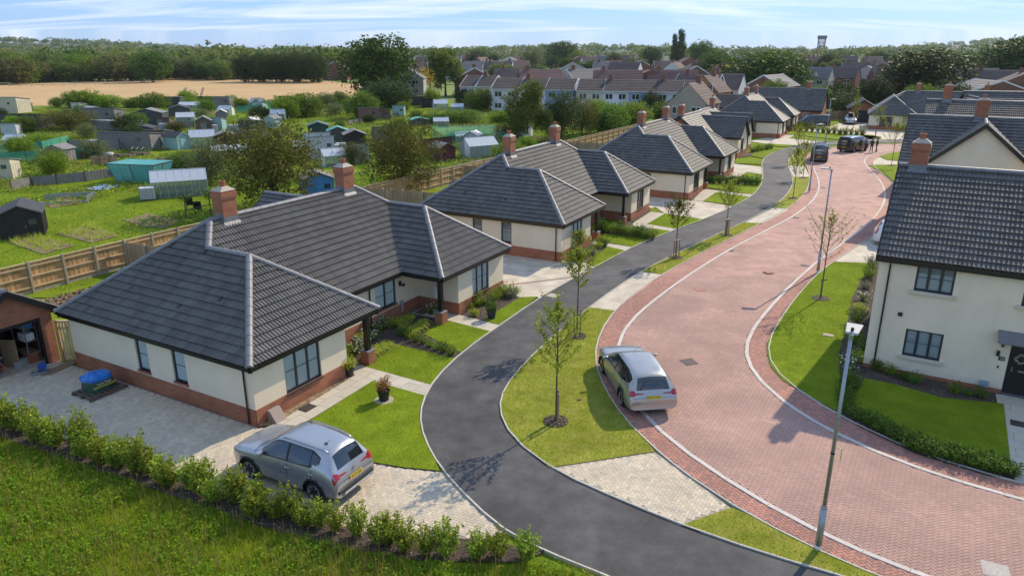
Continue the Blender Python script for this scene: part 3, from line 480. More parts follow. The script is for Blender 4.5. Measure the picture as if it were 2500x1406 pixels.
L.update({'sheds': [('gable', (-34.9, 50.63), 2.6, 3.0, 2.3, 28, 'black', 'felt', 'black timber shed with padlocked door at the left edge behind the fence'),
('pent', (-51.85, 73.49), 3, 2, 2.2, 10, 'creamw', 'tin', 'pale weathered shed cut by the left edge above the low board fence'),
('pent', (-105.28, 155.14), 8, 4, 3.2, -5, 'creamw', 'tin', 'cream flat-roofed cabin at the far left edge by the field'),
('gable', (-80.06, 141.87), 3.0, 2.6, 2.2, 60, 'mint', 'tin', 'pale blue gabled shed behind the long grey shed'),
('pent', (-72.75, 132.13), 6.5, 2.8, 2.7, -8, 'greyw', 'tin', 'long grey shed with vertical cover strips and white roof'),
('pent', (-80.88, 123.62), 7.5, 3, 2.4, -6, 'greyd', 'felt', 'long low grey block shed behind the round bushes at left'),
('gable', (-63.09, 129.17), 5.2, 3.0, 2.8, 8, 'greyd', 'felt2', 'dark grey garage-like shed with two pale roof ribs'),
('pent', (-63.94, 119.75), 6.5, 3.5, 1.7, -14, 'greyw', 'white', 'low shed with broad white flat roof'),
('pent', (-50.3, 97.23), 7.5, 3.2, 2.3, -8, 'greyw', 'tin', 'long open-fronted shed with grey corrugated roof and white chairs'),
('pent', (-48.5, 101.6), 2.4, 2.6, 2.1, 0, 'brownw', 'tin', 'brown lean-to joined to the open-fronted shed'),
('gable', (-56.09, 112.67), 3, 2.4, 1.6, 10, 'greyd', 'felt', 'low dark shed behind the open-fronted shed'),
('gable', (-44.49, 97.23), 1.8, 2.8, 2.2, 62, 'mint', 'felt', 'mint green shed with door facing the camera'),
('pent', (-76.18, 168.6), 3.6, 2.4, 2.4, 0, 'greyd', 'white', 'grey shed with bright roof in front of the field'),
('gable', (-64.61, 144.52), 3.6, 3, 2.3, 20, 'greyd', 'felt', 'dark gabled shed behind the pair of small greenhouses'),
('gable', (-58.35, 132.13), 2.6, 2.2, 1.6, 20, 'mint', 'tin', 'small mint shed beside the small greenhouse'),
('pent', (-64.16, 166.2), 3.6, 3, 2.6, 0, 'greyw', 'white', 'shed with large white sheet roof by the field'),
('pent', (-74.71, 184.54), 5.5, 2.2, 1.5, 0, 'black', 'tin', 'long low black shed at the edge of the field'),
('gable', (-48.86, 117.3), 2.3, 2.6, 2.5, 20, 'brownw', 'felt2', 'brown shed with pale door beside the blue barrel'),
('pent', (-47.59, 119.75), 2.0, 2, 2.1, 0, 'mint', 'tin', 'mint open shelter right of the brown shed'),
('pent', (-39.23, 111.57), 3.2, 2.2, 2.5, -10, 'greend', 'felt2', 'dark green shed with light roof behind the bronze tree'),
('gable', (-38.92, 99.8), 3.0, 2.6, 2.0, 25, 'brownd', 'felt2', 'dark brown shed behind the low glass roof'),
('pent', (-38.88, 107.36), 2.6, 2, 1.5, 0, 'greyw', 'white', 'white sheeted lean-to half hidden by the bronze tree'),
('gable', (-29.58, 112.67), 3.0, 2.6, 2.1, 15, 'greend', 'greenr', 'dark green shed left of the teal-roofed one'),
('gable', (-24.69, 104.4), 2.8, 2.4, 2.2, 15, 'greyd', 'tealr', 'grey shed with teal roof and small white door'),
('gable', (-21.32, 99.37), 2.8, 2.6, 2.3, 18, 'black', 'felt2', 'black shed with open front and red crate inside'),
('pent', (-23.18, 88.78), 2.8, 3.2, 2.7, 22, 'whitew', 'tin', 'large white metal shed with tall doors'),
('pent', (-25.83, 97.23), 3.2, 2.6, 2.2, 22, 'whitew', 'tin', 'second white shed just behind the large white metal shed'),
('pent', (-26.63, 137.65), 3.6, 2.4, 2.3, 10, 'brickw', 'tin', 'red brick patch shed with tin roof in mid allotments'),
('pent', (-24.32, 139.31), 2.8, 2.2, 1.9, 10, 'brownw', 'felt2', 'brown pent shed right of the red patch shed'),
('pent', (-18.78, 107.36), 3.0, 2.2, 1.9, 5, 'greyw', 'felt2', 'low grey shed above the loose green tree'),
('gable', (-16.13, 127.74), 3.0, 2.4, 1.4, 20, 'greyd', 'tealr', 'low structure with green sheet roof in mid allotments'),
('pent', (-22.26, 176.22), 3.2, 2.4, 2.0, 0, 'greyd', 'tin', 'grey shed with pale roof below the tall birch'),
('gable', (-8.23, 86.05), 2.2, 2.4, 2.2, 35, 'maroon', 'felt2', 'maroon shed with pale roof edging beside the large greenhouse'),
('pent', (-9.3, 93.21), 2.6, 2.4, 2.0, 30, 'maroon', 'felt', 'dark red shed behind the maroon one'),
('gable', (-17.46, 64.39), 2.6, 2.4, 2.3, 25, 'bluew', 'felt2', 'bright blue shed behind the right chimney of the nearest bungalow'),
('pent', (24.58, 143.63), 5, 2.6, 2.2, 0, 'greyd', 'tin', 'grey garden shed below the terrace, left'),
('pent', (30.06, 147.27), 4, 2.6, 2.2, 0, 'greyd', 'tin', 'grey garden shed below the terrace, right'),
('pent', (14.36, 144.52), 4, 2.6, 2.0, 0, 'whitew', 'tin', 'white garden shed below the terrace'),
('pent', (-19.0, 168.6), 2.6, 2, 2.0, 0, 'black', 'felt', 'small black shed left of the far greenhouse'),
('pent', (-53.62, 177.55), 3, 2.4, 2.0, 0, 'greyd', 'felt2', 'small dark shed right of the green net fence'),
('pent', (-7.6, 104.88), 2.4, 2, 1.3, 10, 'greyd', 'tin', 'low grey shelter inside the netted cage')],
'gh': [((-30.04, 65.16), 4.6, 2.4, 2.3, 24, 'alu', 'aluminium greenhouse with clear panes left of the grey-green tree'),
((-4.02, 89.49), 4.0, 2.6, 2.4, 32, 'green', 'green-tinted greenhouse beside the new fence'),
((-41.64, 98.93), 3.2, 2.4, 2.3, 20, 'alu', 'greenhouse draped in green net behind the mint shed'),
((-34.41, 89.49), 4.4, 2.6, 1.5, 20, 'alu', 'low glazed frame in front of the dark brown shed'),
((-57.49, 130.64), 3.0, 2.4, 2.0, 20, 'alu', 'small greenhouse with pale roof in front of the dark gabled shed'),
((-69.8, 161.59), 4.2, 2.4, 1.7, 10, 'alu', 'low greenhouse with white roof behind the dark gabled shed'),
((-56.85, 166.2), 2.8, 2.4, 2.2, 10, 'alu', 'small white-roofed greenhouse behind the green net fence'),
((-15.56, 161.59), 3.0, 2.4, 2.2, 15, 'alu', 'pale greenhouse far back below the yellowish birch'),
((-6.41, 104.4), 3.4, 2.4, 1.5, 12, 'green', 'small glass frame inside the netted cage')],
'ibc': [((-31.84, 62.71), 25, 'white water tank in a wire cage in front of the aluminium greenhouse'),
((-47.43, 117.3), 10, 'caged white water tank beside the brown shed'),
((-44.43, 117.3), 5, 'left one of the two caged white tanks by the dark green shed'),
((-43.39, 117.3), 5, 'right one of the two caged white tanks by the dark green shed'),
((-22.38, 92.44), 20, 'nearer caged white tank beside the white metal shed'),
((-21.9, 93.98), 20, 'farther caged white tank beside the white metal shed'),
((-66.31, 129.9), 5, 'caged white tank before the dark grey shed with ribs'),
((-90.81, 132.13), 5, 'white tank at the far left edge'),
((-56.5, 119.75), 5, 'caged tank behind the mint shed'),
((-55.47, 97.23), -8, 'white tank behind the grey board fence')],
'net': [([(-63.76, 90.94), (-60.76, 94.78), (-61.26, 101.6)], 1.3, 'green mesh windbreak at the far left, rear run'),
([(-59.18, 84.1), (-54.19, 86.05), (-50.48, 89.49)], 1.3, 'green mesh windbreak at the far left, front run'),
([(-56.52, 153.1), (-52.13, 155.14), (-50.36, 159.39)], 1.5, 'green mesh fence in front of the small white-roofed greenhouse'),
([(-61.17, 168.6), (-54.36, 173.6)], 1.5, 'green mesh fence along the field edge')],
'bf': [([(-46.4, 66.77), (-45.96, 69.09), (-44.27, 70.2), (-42.51, 72.05), (-40.92, 74.49)], 0.95, 'low grey board fence with tall posts across the plots'),
([(-40.29, 79.3), (-38.27, 82.85), (-35.89, 85.07)], 1.0, 'weathered fence of upright boards behind the greenhouse'),
([(-56.4, 93.21), (-54.15, 92.44), (-50.87, 90.21)], 1.6, 'grey board screen beside the green mesh'),
([(-52.49, 93.21), (-50.68, 94.78)], 1.5, 'grey board screen left of the open-fronted shed'),
([(-56.3, 119.75), (-52.57, 122.3)], 1.2, 'pale patched board fence behind the mint shed'),
([(-28.3, 127.74), (-25.8, 135.23), (-21.27, 145.43)], 0.8, 'low rail fence in mid allotments')],
'pts2': {'cageL': (-38.56,70.88),'cageM': (-36.37,70.2),'cageR': (-35.09,71.58),'barrel1': (-52.59,88.08),'barrel2': (-51.7,88.08),'bin': (-51.98,83.79),'pallet': (-47.16,83.16),'blue': (-49.91,117.3),'butt': (-1.74,91.31),'tub': (-49.72,89.85),'rb1': (-47.29,89.14),'rb2': (-46.42,90.94),'chair1': (-51.25,95.58),'chair2': (-50.7,96.4),'bench1': (-26.49,58.77),'bench2': (-25.17,57.2),'tarp1': (-39.86,67.18),'tarp2': (-39.64,69.75),'tarp3': (-37.4,69.09),'tarp4': (-38.04,66.77),'nc1': (-10.97,98.07),'nc2': (-9.4,112.67),'nc3': (-1.58,113.79),'nc4': (-3.26,97.23),'corr1': (-39.97,60.42),'corr2': (-40.58,64.01),'corr3': (-37.96,63.26),'corr4': (-36.63,60.76),'worker': (-44.84,138.47),'binc': (-20.88,80.45),'rub': (-5.98,85.07),'redc': (-20.89,102.51),'crate': (-20.52,79.02),'grs': (-23.45,52.26),'post': (-25.83,57.2)}})
L['far_houses'] = [((-10.6,211.5),11,5,'red'),
((1.3,201.7),12,-8,'brown'),
((7.2,192.7),11,8,'red'),
((11.3,201.7),10,0,'brown'),
((18.4,197.1),10,30,'grey'),
((26.4,188.5),12,-5,'red'),
((35.2,192.7),13,-5,'red'),
((40.3,188.5),12,-20,'red'),
((38.6,154.9),9,-35,'brown'),
((39.4,149.5),6,-35,'tan'),
((45.8,160.6),7,-30,'white'),
((28.6,117.2),7,-30,'stone'),
((56.3,234.4),10,0,'brown'),
((87.1,216.8),9,-35,'grey'),
((97.2,222.4),9,-35,'brown'),
((110.1,234.4),12,-30,'grey'),
((136.7,299.1),12,-20,'brown'),
((109.1,216.8),11,-10,'brown'),
((271.1,722.8),12,0,'brown'),
((202.8,510.2),12,0,'red'),
((125.5,206.5),12,-25,'grey'),
((112.8,166.8),12,-20,'brown'),
((121.0,188.5),12,-20,'brown'),
((-80.8,377.1),10,10,'red'),
((-74.2,321.2),10,0,'brown'),
((-84.8,346.9),10,0,'brown'),
((-163.1,456.5),10,0,'red'),
((-29.6,216.8),9,0,'grey'),
((-36.2,289.1),8,0,'red'),
((-37.1,333.6),9,0,'brown'),
((-26.3,333.6),9,20,'white'),
((-17.5,321.2),10,0,'grey'),
((-8.2,333.6),10,10,'grey'),
((69.2,289.1),10,-10,'brown'),
((62.8,216.8),10,-20,'red'),
((83.4,271.0),10,-20,'brown'),
((58.4,346.9),11,0,'brown'),
((38.7,309.8),11,0,'grey'),
((157.3,289.1),11,-20,'brown'),
((156.5,271.0),11,-10,'grey'),
((165.9,321.2),12,-10,'red'),
((129.2,352.3),12.180774262262787,60,'brown'),
((185.6,343.4),9.99621062424703,-25,'grey'),
((-17.7,443.1),9.986291330479322,60,'brown'),
((253.7,779.1),9.866919201855392,0,'grey'),
((208.0,346.0),9.638416849432152,-25,'grey'),
((164.1,453.5),9.528963416867699,-25,'grey'),
((147.7,302.6),9.663425769579643,-10,'red'),
((71.1,595.2),12.504475732977106,-10,'grey'),
((227.3,366.4),12.86625724926878,10,'red'),
((-52.7,467.1),12.74317062335318,0,'brown'),
((44.9,333.3),11.344565034013483,60,'red'),
((-38.4,496.5),10.224257036469734,0,'grey'),
((91.9,362.4),9.22800371814316,-25,'red'),
((417.7,772.8),12.150953215921737,0,'brown'),
((258.3,784.4),9.186908474795766,-10,'white'),
((375.5,597.0),12.022945649805271,10,'red'),
((88.3,316.4),10.003575824964136,10,'brown'),
((116.5,342.2),10.469188864818046,0,'brown'),
((64.5,299.1),9.833933572195189,60,'white'),
((100.7,636.2),10.102705506211448,60,'brown'),
((61.4,517.7),9.709911102019955,-25,'grey'),
((231.5,522.0),10.935175095842165,-25,'brown'),
((274.0,417.7),10.62355208491762,-10,'white'),
((80.2,558.8),11.603865755252757,-10,'brown'),
((248.5,382.0),12.206657722400552,0,'grey'),
((-9.3,355.0),12.799194250487595,10,'brown'),
((2.2,487.4),9.235082472703871,10,'red'),
((-5.5,310.2),11.481607939370056,-10,'white'),
((100.6,435.3),11.918020079067416,10,'red'),
((48.0,472.3),9.586025450007925,10,'white'),
((244.8,385.6),10.997289802664486,0,'grey'),
((-32.1,544.5),12.12807588422598,60,'red'),
((-27.1,338.7),10.422795227008962,60,'brown'),
((233.5,492.3),11.817878296026812,0,'brown'),
((24.3,298.6),11.863941171582104,0,'grey'),
((258.5,781.1),11.187963568380983,0,'red'),
((180.4,445.7),12.266718670736227,0,'red'),
((44.1,501.7),12.750060732012649,10,'red'),
((371.3,615.9),12.467885872374087,10,'red'),
((267.6,423.5),11.117360323077584,-10,'grey'),
((165.3,307.1),10.908955731477088,-25,'brown'),
((2.3,342.3),11.32338120092318,10,'red'),
((126.4,343.8),11.547466673574032,-25,'grey'),
((-1.2,455.2),11.600468253515444,-10,'grey'),
((275.8,743.6),10.886342018239496,-10,'grey'),
((-56.2,649.1),10.269403367280379,-10,'brown'),
((17.9,751.0),10.861320655080672,10,'white'),
((-42.9,591.1),11.872060921883056,0,'brown'),
((45.5,304.2),12.423418891729185,-25,'white'),
((125.4,750.5),11.454256364744378,-25,'red'),
((153.4,505.1),11.323584952747577,0,'grey'),
((68.3,334.4),11.569186167072822,0,'brown')]
# ------------------------------------------------------------------ ground
def catmull(p, step=.6, closed=False):
    p = [Vector(q) for q in p]
    out = []
    for i in range(len(p) - 1):
        a, b, c, d = p[max(i - 1, 0)], p[i], p[i + 1], p[min(i + 2, len(p) - 1)]
        n = max(2, int((c - b).length / step))
        for k in range(n):
            t = k / n
            out.append(tuple(.5 * (2 * b + (c - a) * t + (2 * a - 5 * b + 4 * c - d) * t * t + (3 * b - a - 3 * c + d) * t ** 3)))
    out.append(tuple(p[-1]))
    return out

def relax(p, n=2):
    p = [Vector(q) for q in p]
    for _ in range(n):
        p = [p[0]] + [(p[i - 1] + p[i] * 2 + p[i + 1]) / 4 for i in range(1, len(p) - 1)] + [p[-1]]
    return [tuple(q) for q in p]

def curve(k): return relax(catmull(relax(L[k], 1), .7), 3)

def cut(p, y, near=True):
    out = []
    for a, b in zip(p, p[1:]):
        if (a[1] <= y) == near: out.append(a)
        if (a[1] - y) * (b[1] - y) < 0:
            t = (y - a[1]) / (b[1] - a[1]); out.append((a[0] + (b[0] - a[0]) * t, y))
    if (p[-1][1] <= y) == near: out.append(p[-1])
    return out

def pip(P, poly):
    x, y = P[:, 0], P[:, 1]; r = np.zeros(len(P), bool)
    n = len(poly)
    for i in range(n):
        x1, y1 = poly[i]; x2, y2 = poly[i - 1]
        if y1 == y2: continue
        c = ((y1 > y) != (y2 > y)) & (x < (x2 - x1) * (y - y1) / (y2 - y1) + x1)
        r ^= c
    return r

def sheet(name, poly, z, m, kind='structure', skirt=0):
    b = MB()
    if skirt: b.prism(list(poly), z - skirt, z, 1, 0); o = b.build(name, [m, M['soil']])
    else:
        ar = sum(poly[i - 1][0] * poly[i][1] - poly[i][0] * poly[i - 1][1] for i in range(len(poly)))
        b.face([(x, y, z) for x, y in (poly if ar > 0 else poly[::-1])]); o = b.build(name, m)
    return tag(o, kind=kind)

def clip_poly(sub, cell):
    for i in range(len(cell)):
        a, b = cell[i], cell[(i + 1) % len(cell)]
        ex, ey = b[0] - a[0], b[1] - a[1]
        out = []
        for j in range(len(sub)):
            p, q = sub[j - 1], sub[j]
            dp = ex * (p[1] - a[1]) - ey * (p[0] - a[0]); dq = ex * (q[1] - a[1]) - ey * (q[0] - a[0])
            if (dp >= 0) != (dq >= 0):
                t = dp / (dp - dq); out.append((p[0] + (q[0] - p[0]) * t, p[1] + (q[1] - p[1]) * t))
            if dq >= 0: out.append(q)
        sub = out
        if not sub: return []
    return sub

M['field'] = mat('stubble_field', (.43, .265, .105), .95, .15, .05, .3, 4, col2=(.53, .36, .16))
gm = mat('open_country', (.10, .16, .02), .95, .3, .03, .6, 1.5, col2=(.19, .24, .03))
sheet('ground', [(-9000, -60), (9000, -60), (9000, 12000), (-9000, 12000)], -.10, gm)
# allotment land: rough mown grass with worn patches
sheet('allotment_ground', [(-200, 36), (-22.8, 36.5), (22.5, 116), (26, 150), (-20, 190), (-210, 175)], -.06, M['rough'])
sheet('ground', [(-23.5, 33.4), (25, 120), (70, 150), (120, 100), (60, -20), (-60, -20), (-60, 33)], -.05, M['rough'])
sheet('field', L['field'], -.05, M['field'])
fm = mat('tramline_soil', (.17, .11, .055), .95, .3, 1)
for a, b in (((-78, 176), (-112, 258)), ((-74, 176), (-106, 258)), ((-30, 185), (-60, 330)), ((-27, 185), (-56, 330))):
    d = Vector((b[0] - a[0], b[1] - a[1])).normalized(); nx, ny = -d.y * .35, d.x * .35
    sheet('wheel_track', [(a[0] - nx, a[1] - ny), (b[0] - nx, b[1] - ny), (b[0] + nx, b[1] + ny), (a[0] + nx, a[1] + ny)], -.04, fm)

PH, PR, RL, KL, KR, RR = [curve(k) for k in ('path_house_side', 'path_road_side', 'road_left_edge', 'kerb_left', 'kerb_right', 'road_right_edge')]
foot = sheet('footpath', PH + PR[::-1], .004, M['asph'])
YN = 40.
def two(name, a, b, near_m, far_m, z):
    n = sheet(name, cut(a, YN) + cut(b, YN)[::-1], z, near_m)
    sheet(name, cut(a, YN, False) + cut(b, YN, False)[::-1], z, far_m)
    return n
road = two('road', KL, KR, M['joint'], M['redf'], 0)
rbl = two('road_border', RL, KL, M['joint'], M['redbf'], 0)
rbr = two('road_border', KR, RR, M['joint'], M['redbf'], 0)

# block paving: every block has its own chamfered top and open joint
def paver_mesh(name, m):
    a, b, c = .0978, .0478, .004
    v = [(-a, -b, -.012), (a, -b, -.012), (a, b, -.012), (-a, b, -.012), (-a + c, -b + c, 0), (a - c, -b + c, 0), (a - c, b - c, 0), (-a + c, b - c, 0)]
    return np.array(v, 'f'), np.array([(4, 5, 6, 7), (0, 1, 5, 4), (1, 2, 6, 5), (2, 3, 7, 6), (3, 0, 4, 7)], 'i')
PV, PF = paver_mesh('p', None)
def herringbone(poly, ang, z, m, parent, name, ymax=YN, single=300, inset=.0):
    P = np.array(poly); P = P[P[:, 1] < ymax + 3]
    x0, y0 = P.min(0) - .3; x1, y1 = P.max(0) + .3; y1 = min(y1, ymax); y0 = max(y0, 8)
    c, s = math.cos(ang), math.sin(ang)
    cs = np.array([(x0, y0), (x1, y0), (x1, y1), (x0, y1)]) @ np.array([(c, -s), (s, c)])
    lo = np.floor(cs.min(0) / .1).astype(int); hi = np.ceil(cs.max(0) / .1).astype(int)
    gx, gy = np.meshgrid(np.arange(lo[0], hi[0]), np.arange(lo[1], hi[1]), indexing='ij')
    k = (gx - gy) % 4
    h = k == 0; v = k == 3
    ce = np.concatenate([np.stack([gx[h] * .1 + .1, gy[h] * .1 + .05], 1), np.stack([gx[v] * .1 + .05, gy[v] * .1 + .1], 1)])
    an = np.concatenate([np.zeros(h.sum()), np.full(v.sum(), math.pi / 2)]) + ang
    W = ce @ np.array([(c, s), (-s, c)])
    ok = (W[:, 1] < ymax) & pip(W, poly)
    W, an = W[ok], an[ok]
    ca, sa = np.cos(an), np.sin(an)
    good = np.ones(len(W), bool)
    for ex, ey in ((.09, .04), (-.09, .04), (.09, -.04), (-.09, -.04)):
        q = W + np.stack([ca * ex - sa * ey, sa * ex + ca * ey], 1)
        good &= pip(q, poly)
    W, an = W[good], an[good]
    # in the picture?
    o = np.argsort(W[:, 0] ** 2 + W[:, 1] ** 2 + np.where(np.abs(W[:, 0]) > W[:, 1] * .62 + 1, 1e6, 0))
    W, an = W[o], an[o]
    me = np_mesh(name, PV, PF, m, uv=False)
    for i in range(min(single, len(W))):
        b = link(name, me, parent, (W[i, 0], W[i, 1], z + .012 + random.uniform(-.0015, .0015)), an[i])
    W, an = W[single:], an[single:]
    n = len(W)
    if not n: return
    ca, sa = np.cos(an)[:, None], np.sin(an)[:, None]
    X = W[:, :1] + PV[None, :, 0] * ca - PV[None, :, 1] * sa
    Y = W[:, 1:] + PV[None, :, 0] * sa + PV[None, :, 1] * ca
    Z = z + .012 + PV[None, :, 2] + rng.uniform(-.0018, .0018, (n, 1))
    F = (PF[None] + (np.arange(n) * 8)[:, None, None]).reshape(-1, 4)
    o = link(name, np_mesh(name, np.stack([X, Y, Z], 2).reshape(-1, 3), F, m), parent)
    tag(o, kind='stuff')
herringbone(cut(KL, YN) + cut(KR, YN)[::-1], R(14), 0, M['paver'], road, 'paving_block')
herringbone(cut(RL, YN) + cut(KL, YN)[::-1], R(14), 0, M['paverb'], rbl, 'paving_block', single=150)
herringbone(cut(KR, YN) + cut(RR, YN)[::-1], R(14), 0, M['paverb'], rbr, 'paving_block', single=150)

# pale drives and crossings
for i, q in enumerate(L['crossings']):
    d = sheet('driveway_crossing', q, .008, M['jointp'] if i == 0 else M['beigef'])
    if i == 0:
        herringbone(q, R(61), .008, M['beige'], d, 'paving_block', single=300)
da = sheet('driveway', L['drive_A'], -.01, M['jointp'])
herringbone(L['drive_A'], R(61), -.01, M['beige'], da, 'paving_block', ymax=34, single=300)
for k in 'BCDEGR': sheet('driveway', L['drive_' + k], -.006, M['beigef'])
sheet('driveway', L['slab_R4'], -.004, M['beigef'])
ch = tag(MB().prism([(-2.2, 37.6), (4.3, 40.2), (4.25, 40.32), (-2.25, 37.72)], -.01, .012).build('drain_channel', M['joint']), kind='structure')

# kerbs: single stones
km = MB().box((0, 0, 0), (1, .15, .1)).mesh('kerb_stone', M['kerb'])
def stones(line, name, ln, me, z, parent, ymax=200):
    acc, pts = 0, [Vector((p[0], p[1])) for p in line if p[1] < ymax]
    a = pts[0]
    for p in pts[1:]:
        if (p - a).length >= ln:
            d = p - a; o = link(name, me, parent, ((a.x + p.x) / 2, (a.y + p.y) / 2, z + random.uniform(-.002, .002)), math.atan2(d.y, d.x))
            o.scale.x = d.length - .012; a = p
for ln_, y in ((KL, 110), (KR, 110)):
    k = tag(link('kerb', None), kind='structure')
    stones(ln_, 'kerb_stone', .85, km, -.02, k, y)
em = MB().box((0, 0, 0), (1, .05, .12)).mesh('edging_stone', M['edging'])
for ln_ in (PH, PR, RL, RR):
    k = tag(link('edging', None), kind='structure')
    stones(ln_, 'edging_stone', .85, em, -.01, k, 62)
    b = MB(); far = cut(ln_, 61.5, False)
    for p, q in zip(far, far[1:]): b.beam((p[0], p[1], -.01), (q[0], q[1], -.01), .06, .12)
    b.build('edging_stone', M['edging'], k)['kind'] = 'stuff'

# lawns and verges
LAWNS = []
for n, q in list(L['lawns'].items()) + list(L['lawns_right'].items()):
    sheet('lawn', q, .035, M['lawn'], skirt=.09); LAWNS.append((q, 0))
def between(a, b, p0, p1, q0, q1):
    """strip of the verge: part of a between p0,p1 and of b between q0,q1"""
    ne = lambda ln_, p: min(range(len(ln_)), key=lambda i: (ln_[i][0] - p[0]) ** 2 + (ln_[i][1] - p[1]) ** 2)
    i, j = ne(a, p0), ne(a, p1); k, l = ne(b, q0), ne(b, q1)
    return [p0] + a[i + 1:j] + [p1, q1] + b[k + 1:l][::-1] + [q0]
C = L['crossings']
VG = [between(PR, RL, PR[0], C[0][1], RL[0], C[0][2]), between(PR, RL, C[0][0], C[1][0], C[0][3], C[1][3]), between(PR, RL, C[1][1], C[2][0], C[1][2], C[2][3]),
      between(PR, RL, C[2][1], C[3][0], C[2][2], C[3][3]), between(PR, RL, C[3][1], PR[-30], C[3][2], RL[-30])]
for q in VG:
    sheet('verge', q, .03, M['verge'], skirt=.09); LAWNS.append((q, 1))
sheet('back_lawn', [(-19.8, 33.0), (-12, 47), (-14.7, 48.4), (-24, 36)], .0, M['lawn'])
sheet('back_lawn', [(-8, 50), (6, 72), (-3, 77), (-15, 54)], .0, M['lawn'])
sheet('soil_patch', [(-21.6, 33.6), (-19.9, 36.4), (-22.3, 39.2), (-24.6, 35.6)], .02, M['earth'])

# beds
for n, q in L['beds'].items():
    sheet('gravel_strip' if 'gravel' in n else 'planting_bed', q, .02 if n != 'hedge_bed' else .0, M['gravel'] if 'gravel' in n else M['soil'])
for q in L['allot_soil']: sheet('soil_bed', q, -.02, M['earth'])

# sandstone slabs, one by one
def slabs(poly, ang, sx, sy, z, gap=.008):
    par = tag(link('paved_path', None), kind='structure')
    c, s = math.cos(ang), math.sin(ang)
    loc = [(x * c + y * s, -x * s + y * c) for x, y in poly]
    ar = sum(loc[i - 1][0] * loc[i][1] - loc[i][0] * loc[i - 1][1] for i in range(len(loc)))
    if ar < 0: loc = loc[::-1]
    X = [p[0] for p in loc]; Y = [p[1] for p in loc]
    ji = 0
    y = min(Y)
    while y < max(Y):
        x = min(X) - sx * (.5 if ji % 2 else 0); ji += 1
        while x < max(X):
            q = clip_poly(loc, [(x + gap, y + gap), (x + sx - gap, y + gap), (x + sx - gap, y + sy - gap), (x + gap, y + sy - gap)])
            if len(q) > 2:
                a = abs(sum(q[i - 1][0] * q[i][1] - q[i][0] * q[i - 1][1] for i in range(len(q)))) / 2
                if a > .01: MB().prism([(u * c - v * s, u * s + v * c) for u, v in q], z - .03, z).build('paving_slab', M['slab'], par)
            x += sx
        y += sy
    b = MB(); b.face([(x, y, z - .012) for x, y in poly] if True else 0); b.build('joint_bed', M['jointp'], par)
for n, q in L['slabs'].items():
    slabs(q, R(60.7 if n != 'R1' else -31), .9, .6, .03)

# lawn grass, short blades
def scatter(poly, dens):
    P = np.array(poly); lo, hi = P.min(0), P.max(0)
    n = int((hi - lo).prod() * dens); q = rng.uniform(lo, hi, (n, 2))
    return q[pip(q, poly)]
def blades(P, z, hgt, wid, lean=.6):
    n = len(P); a = rng.uniform(0, 2 * math.pi, n); h = hgt * rng.uniform(.5, 1.3, n); w_ = wid * rng.uniform(.6, 1.3, n)
    t = rng.uniform(0, 2 * math.pi, n); d = h * lean * rng.uniform(0, 1, n)
    V = np.empty((n, 3, 3), 'f')
    V[:, 0, 0] = P[:, 0] - np.cos(a) * w_ / 2; V[:, 0, 1] = P[:, 1] - np.sin(a) * w_ / 2; V[:, 0, 2] = z
    V[:, 1, 0] = P[:, 0] + np.cos(a) * w_ / 2; V[:, 1, 1] = P[:, 1] + np.sin(a) * w_ / 2; V[:, 1, 2] = z
    V[:, 2, 0] = P[:, 0] + np.cos(t) * d; V[:, 2, 1] = P[:, 1] + np.sin(t) * d; V[:, 2, 2] = z + h
    return V.reshape(-1, 3)
M['blade'] = leafmat('lawn_blade', (.17, .255, .012), (.27, .34, .02), .4)
M['bladev'] = leafmat('verge_blade', (.24, .30, .016), (.42, .40, .055), .42, (.5, .42, .16))
for k, nm, m in ((0, 'lawn_grass', M['blade']), (1, 'verge_grass', M['bladev'])):
    vs_ = []
    for q, kk in LAWNS:
        if kk != k: continue
        ym = min(p[1] for p in q)
        if ym > 60: continue
        P = scatter(q, 520 if ym < 36 else 170)
        P = P[np.hypot(P[:, 0], P[:, 1]) < 62]
        vs_.append(blades(P, .033, .032 if k == 0 else .05, .02 if ym < 36 else .045))
    V = np.concatenate(vs_)
    o = link(nm, np_mesh(nm, V, np.arange(len(V)).reshape(-1, 3), m))
    tag(o, 'short mown grass blades of the front lawns' if k == 0 else 'patchy yellowing grass on the roadside verges', 'grass', kind='stuff')
# ------------------------------------------------------------------ house kit (local frame: x along the front, y into the plot)
def tile_pts(n):
    if n == 9: return [(0, 0), (.045, 0), (.07, .034), (.105, .036), (.135, .002), (.185, 0), (.215, .034), (.255, .036), (.30, 0)]
    if n == 5: return [(0, 0), (.09, .028), (.15, 0), (.24, .028), (.30, 0)]
    return [(0, 0), (.30, 0)]
GAUGE = .33
def tile_mesh(prof, m, name='roof_tile'):
    k = len(prof)
    V = [(x, .0, .026 + z * .8) for x, z in prof] + [(x, .0, .062 + z) for x, z in prof] + [(x, GAUGE + .04, -.004 + z) for x, z in prof]
    F = [(i, i + 1, k + i + 1, k + i) for i in range(k - 1)] + [(k + i, k + i + 1, 2 * k + i + 1, 2 * k + i) for i in range(k - 1)]
    return np.array(V, 'f'), np.array(F, 'i')

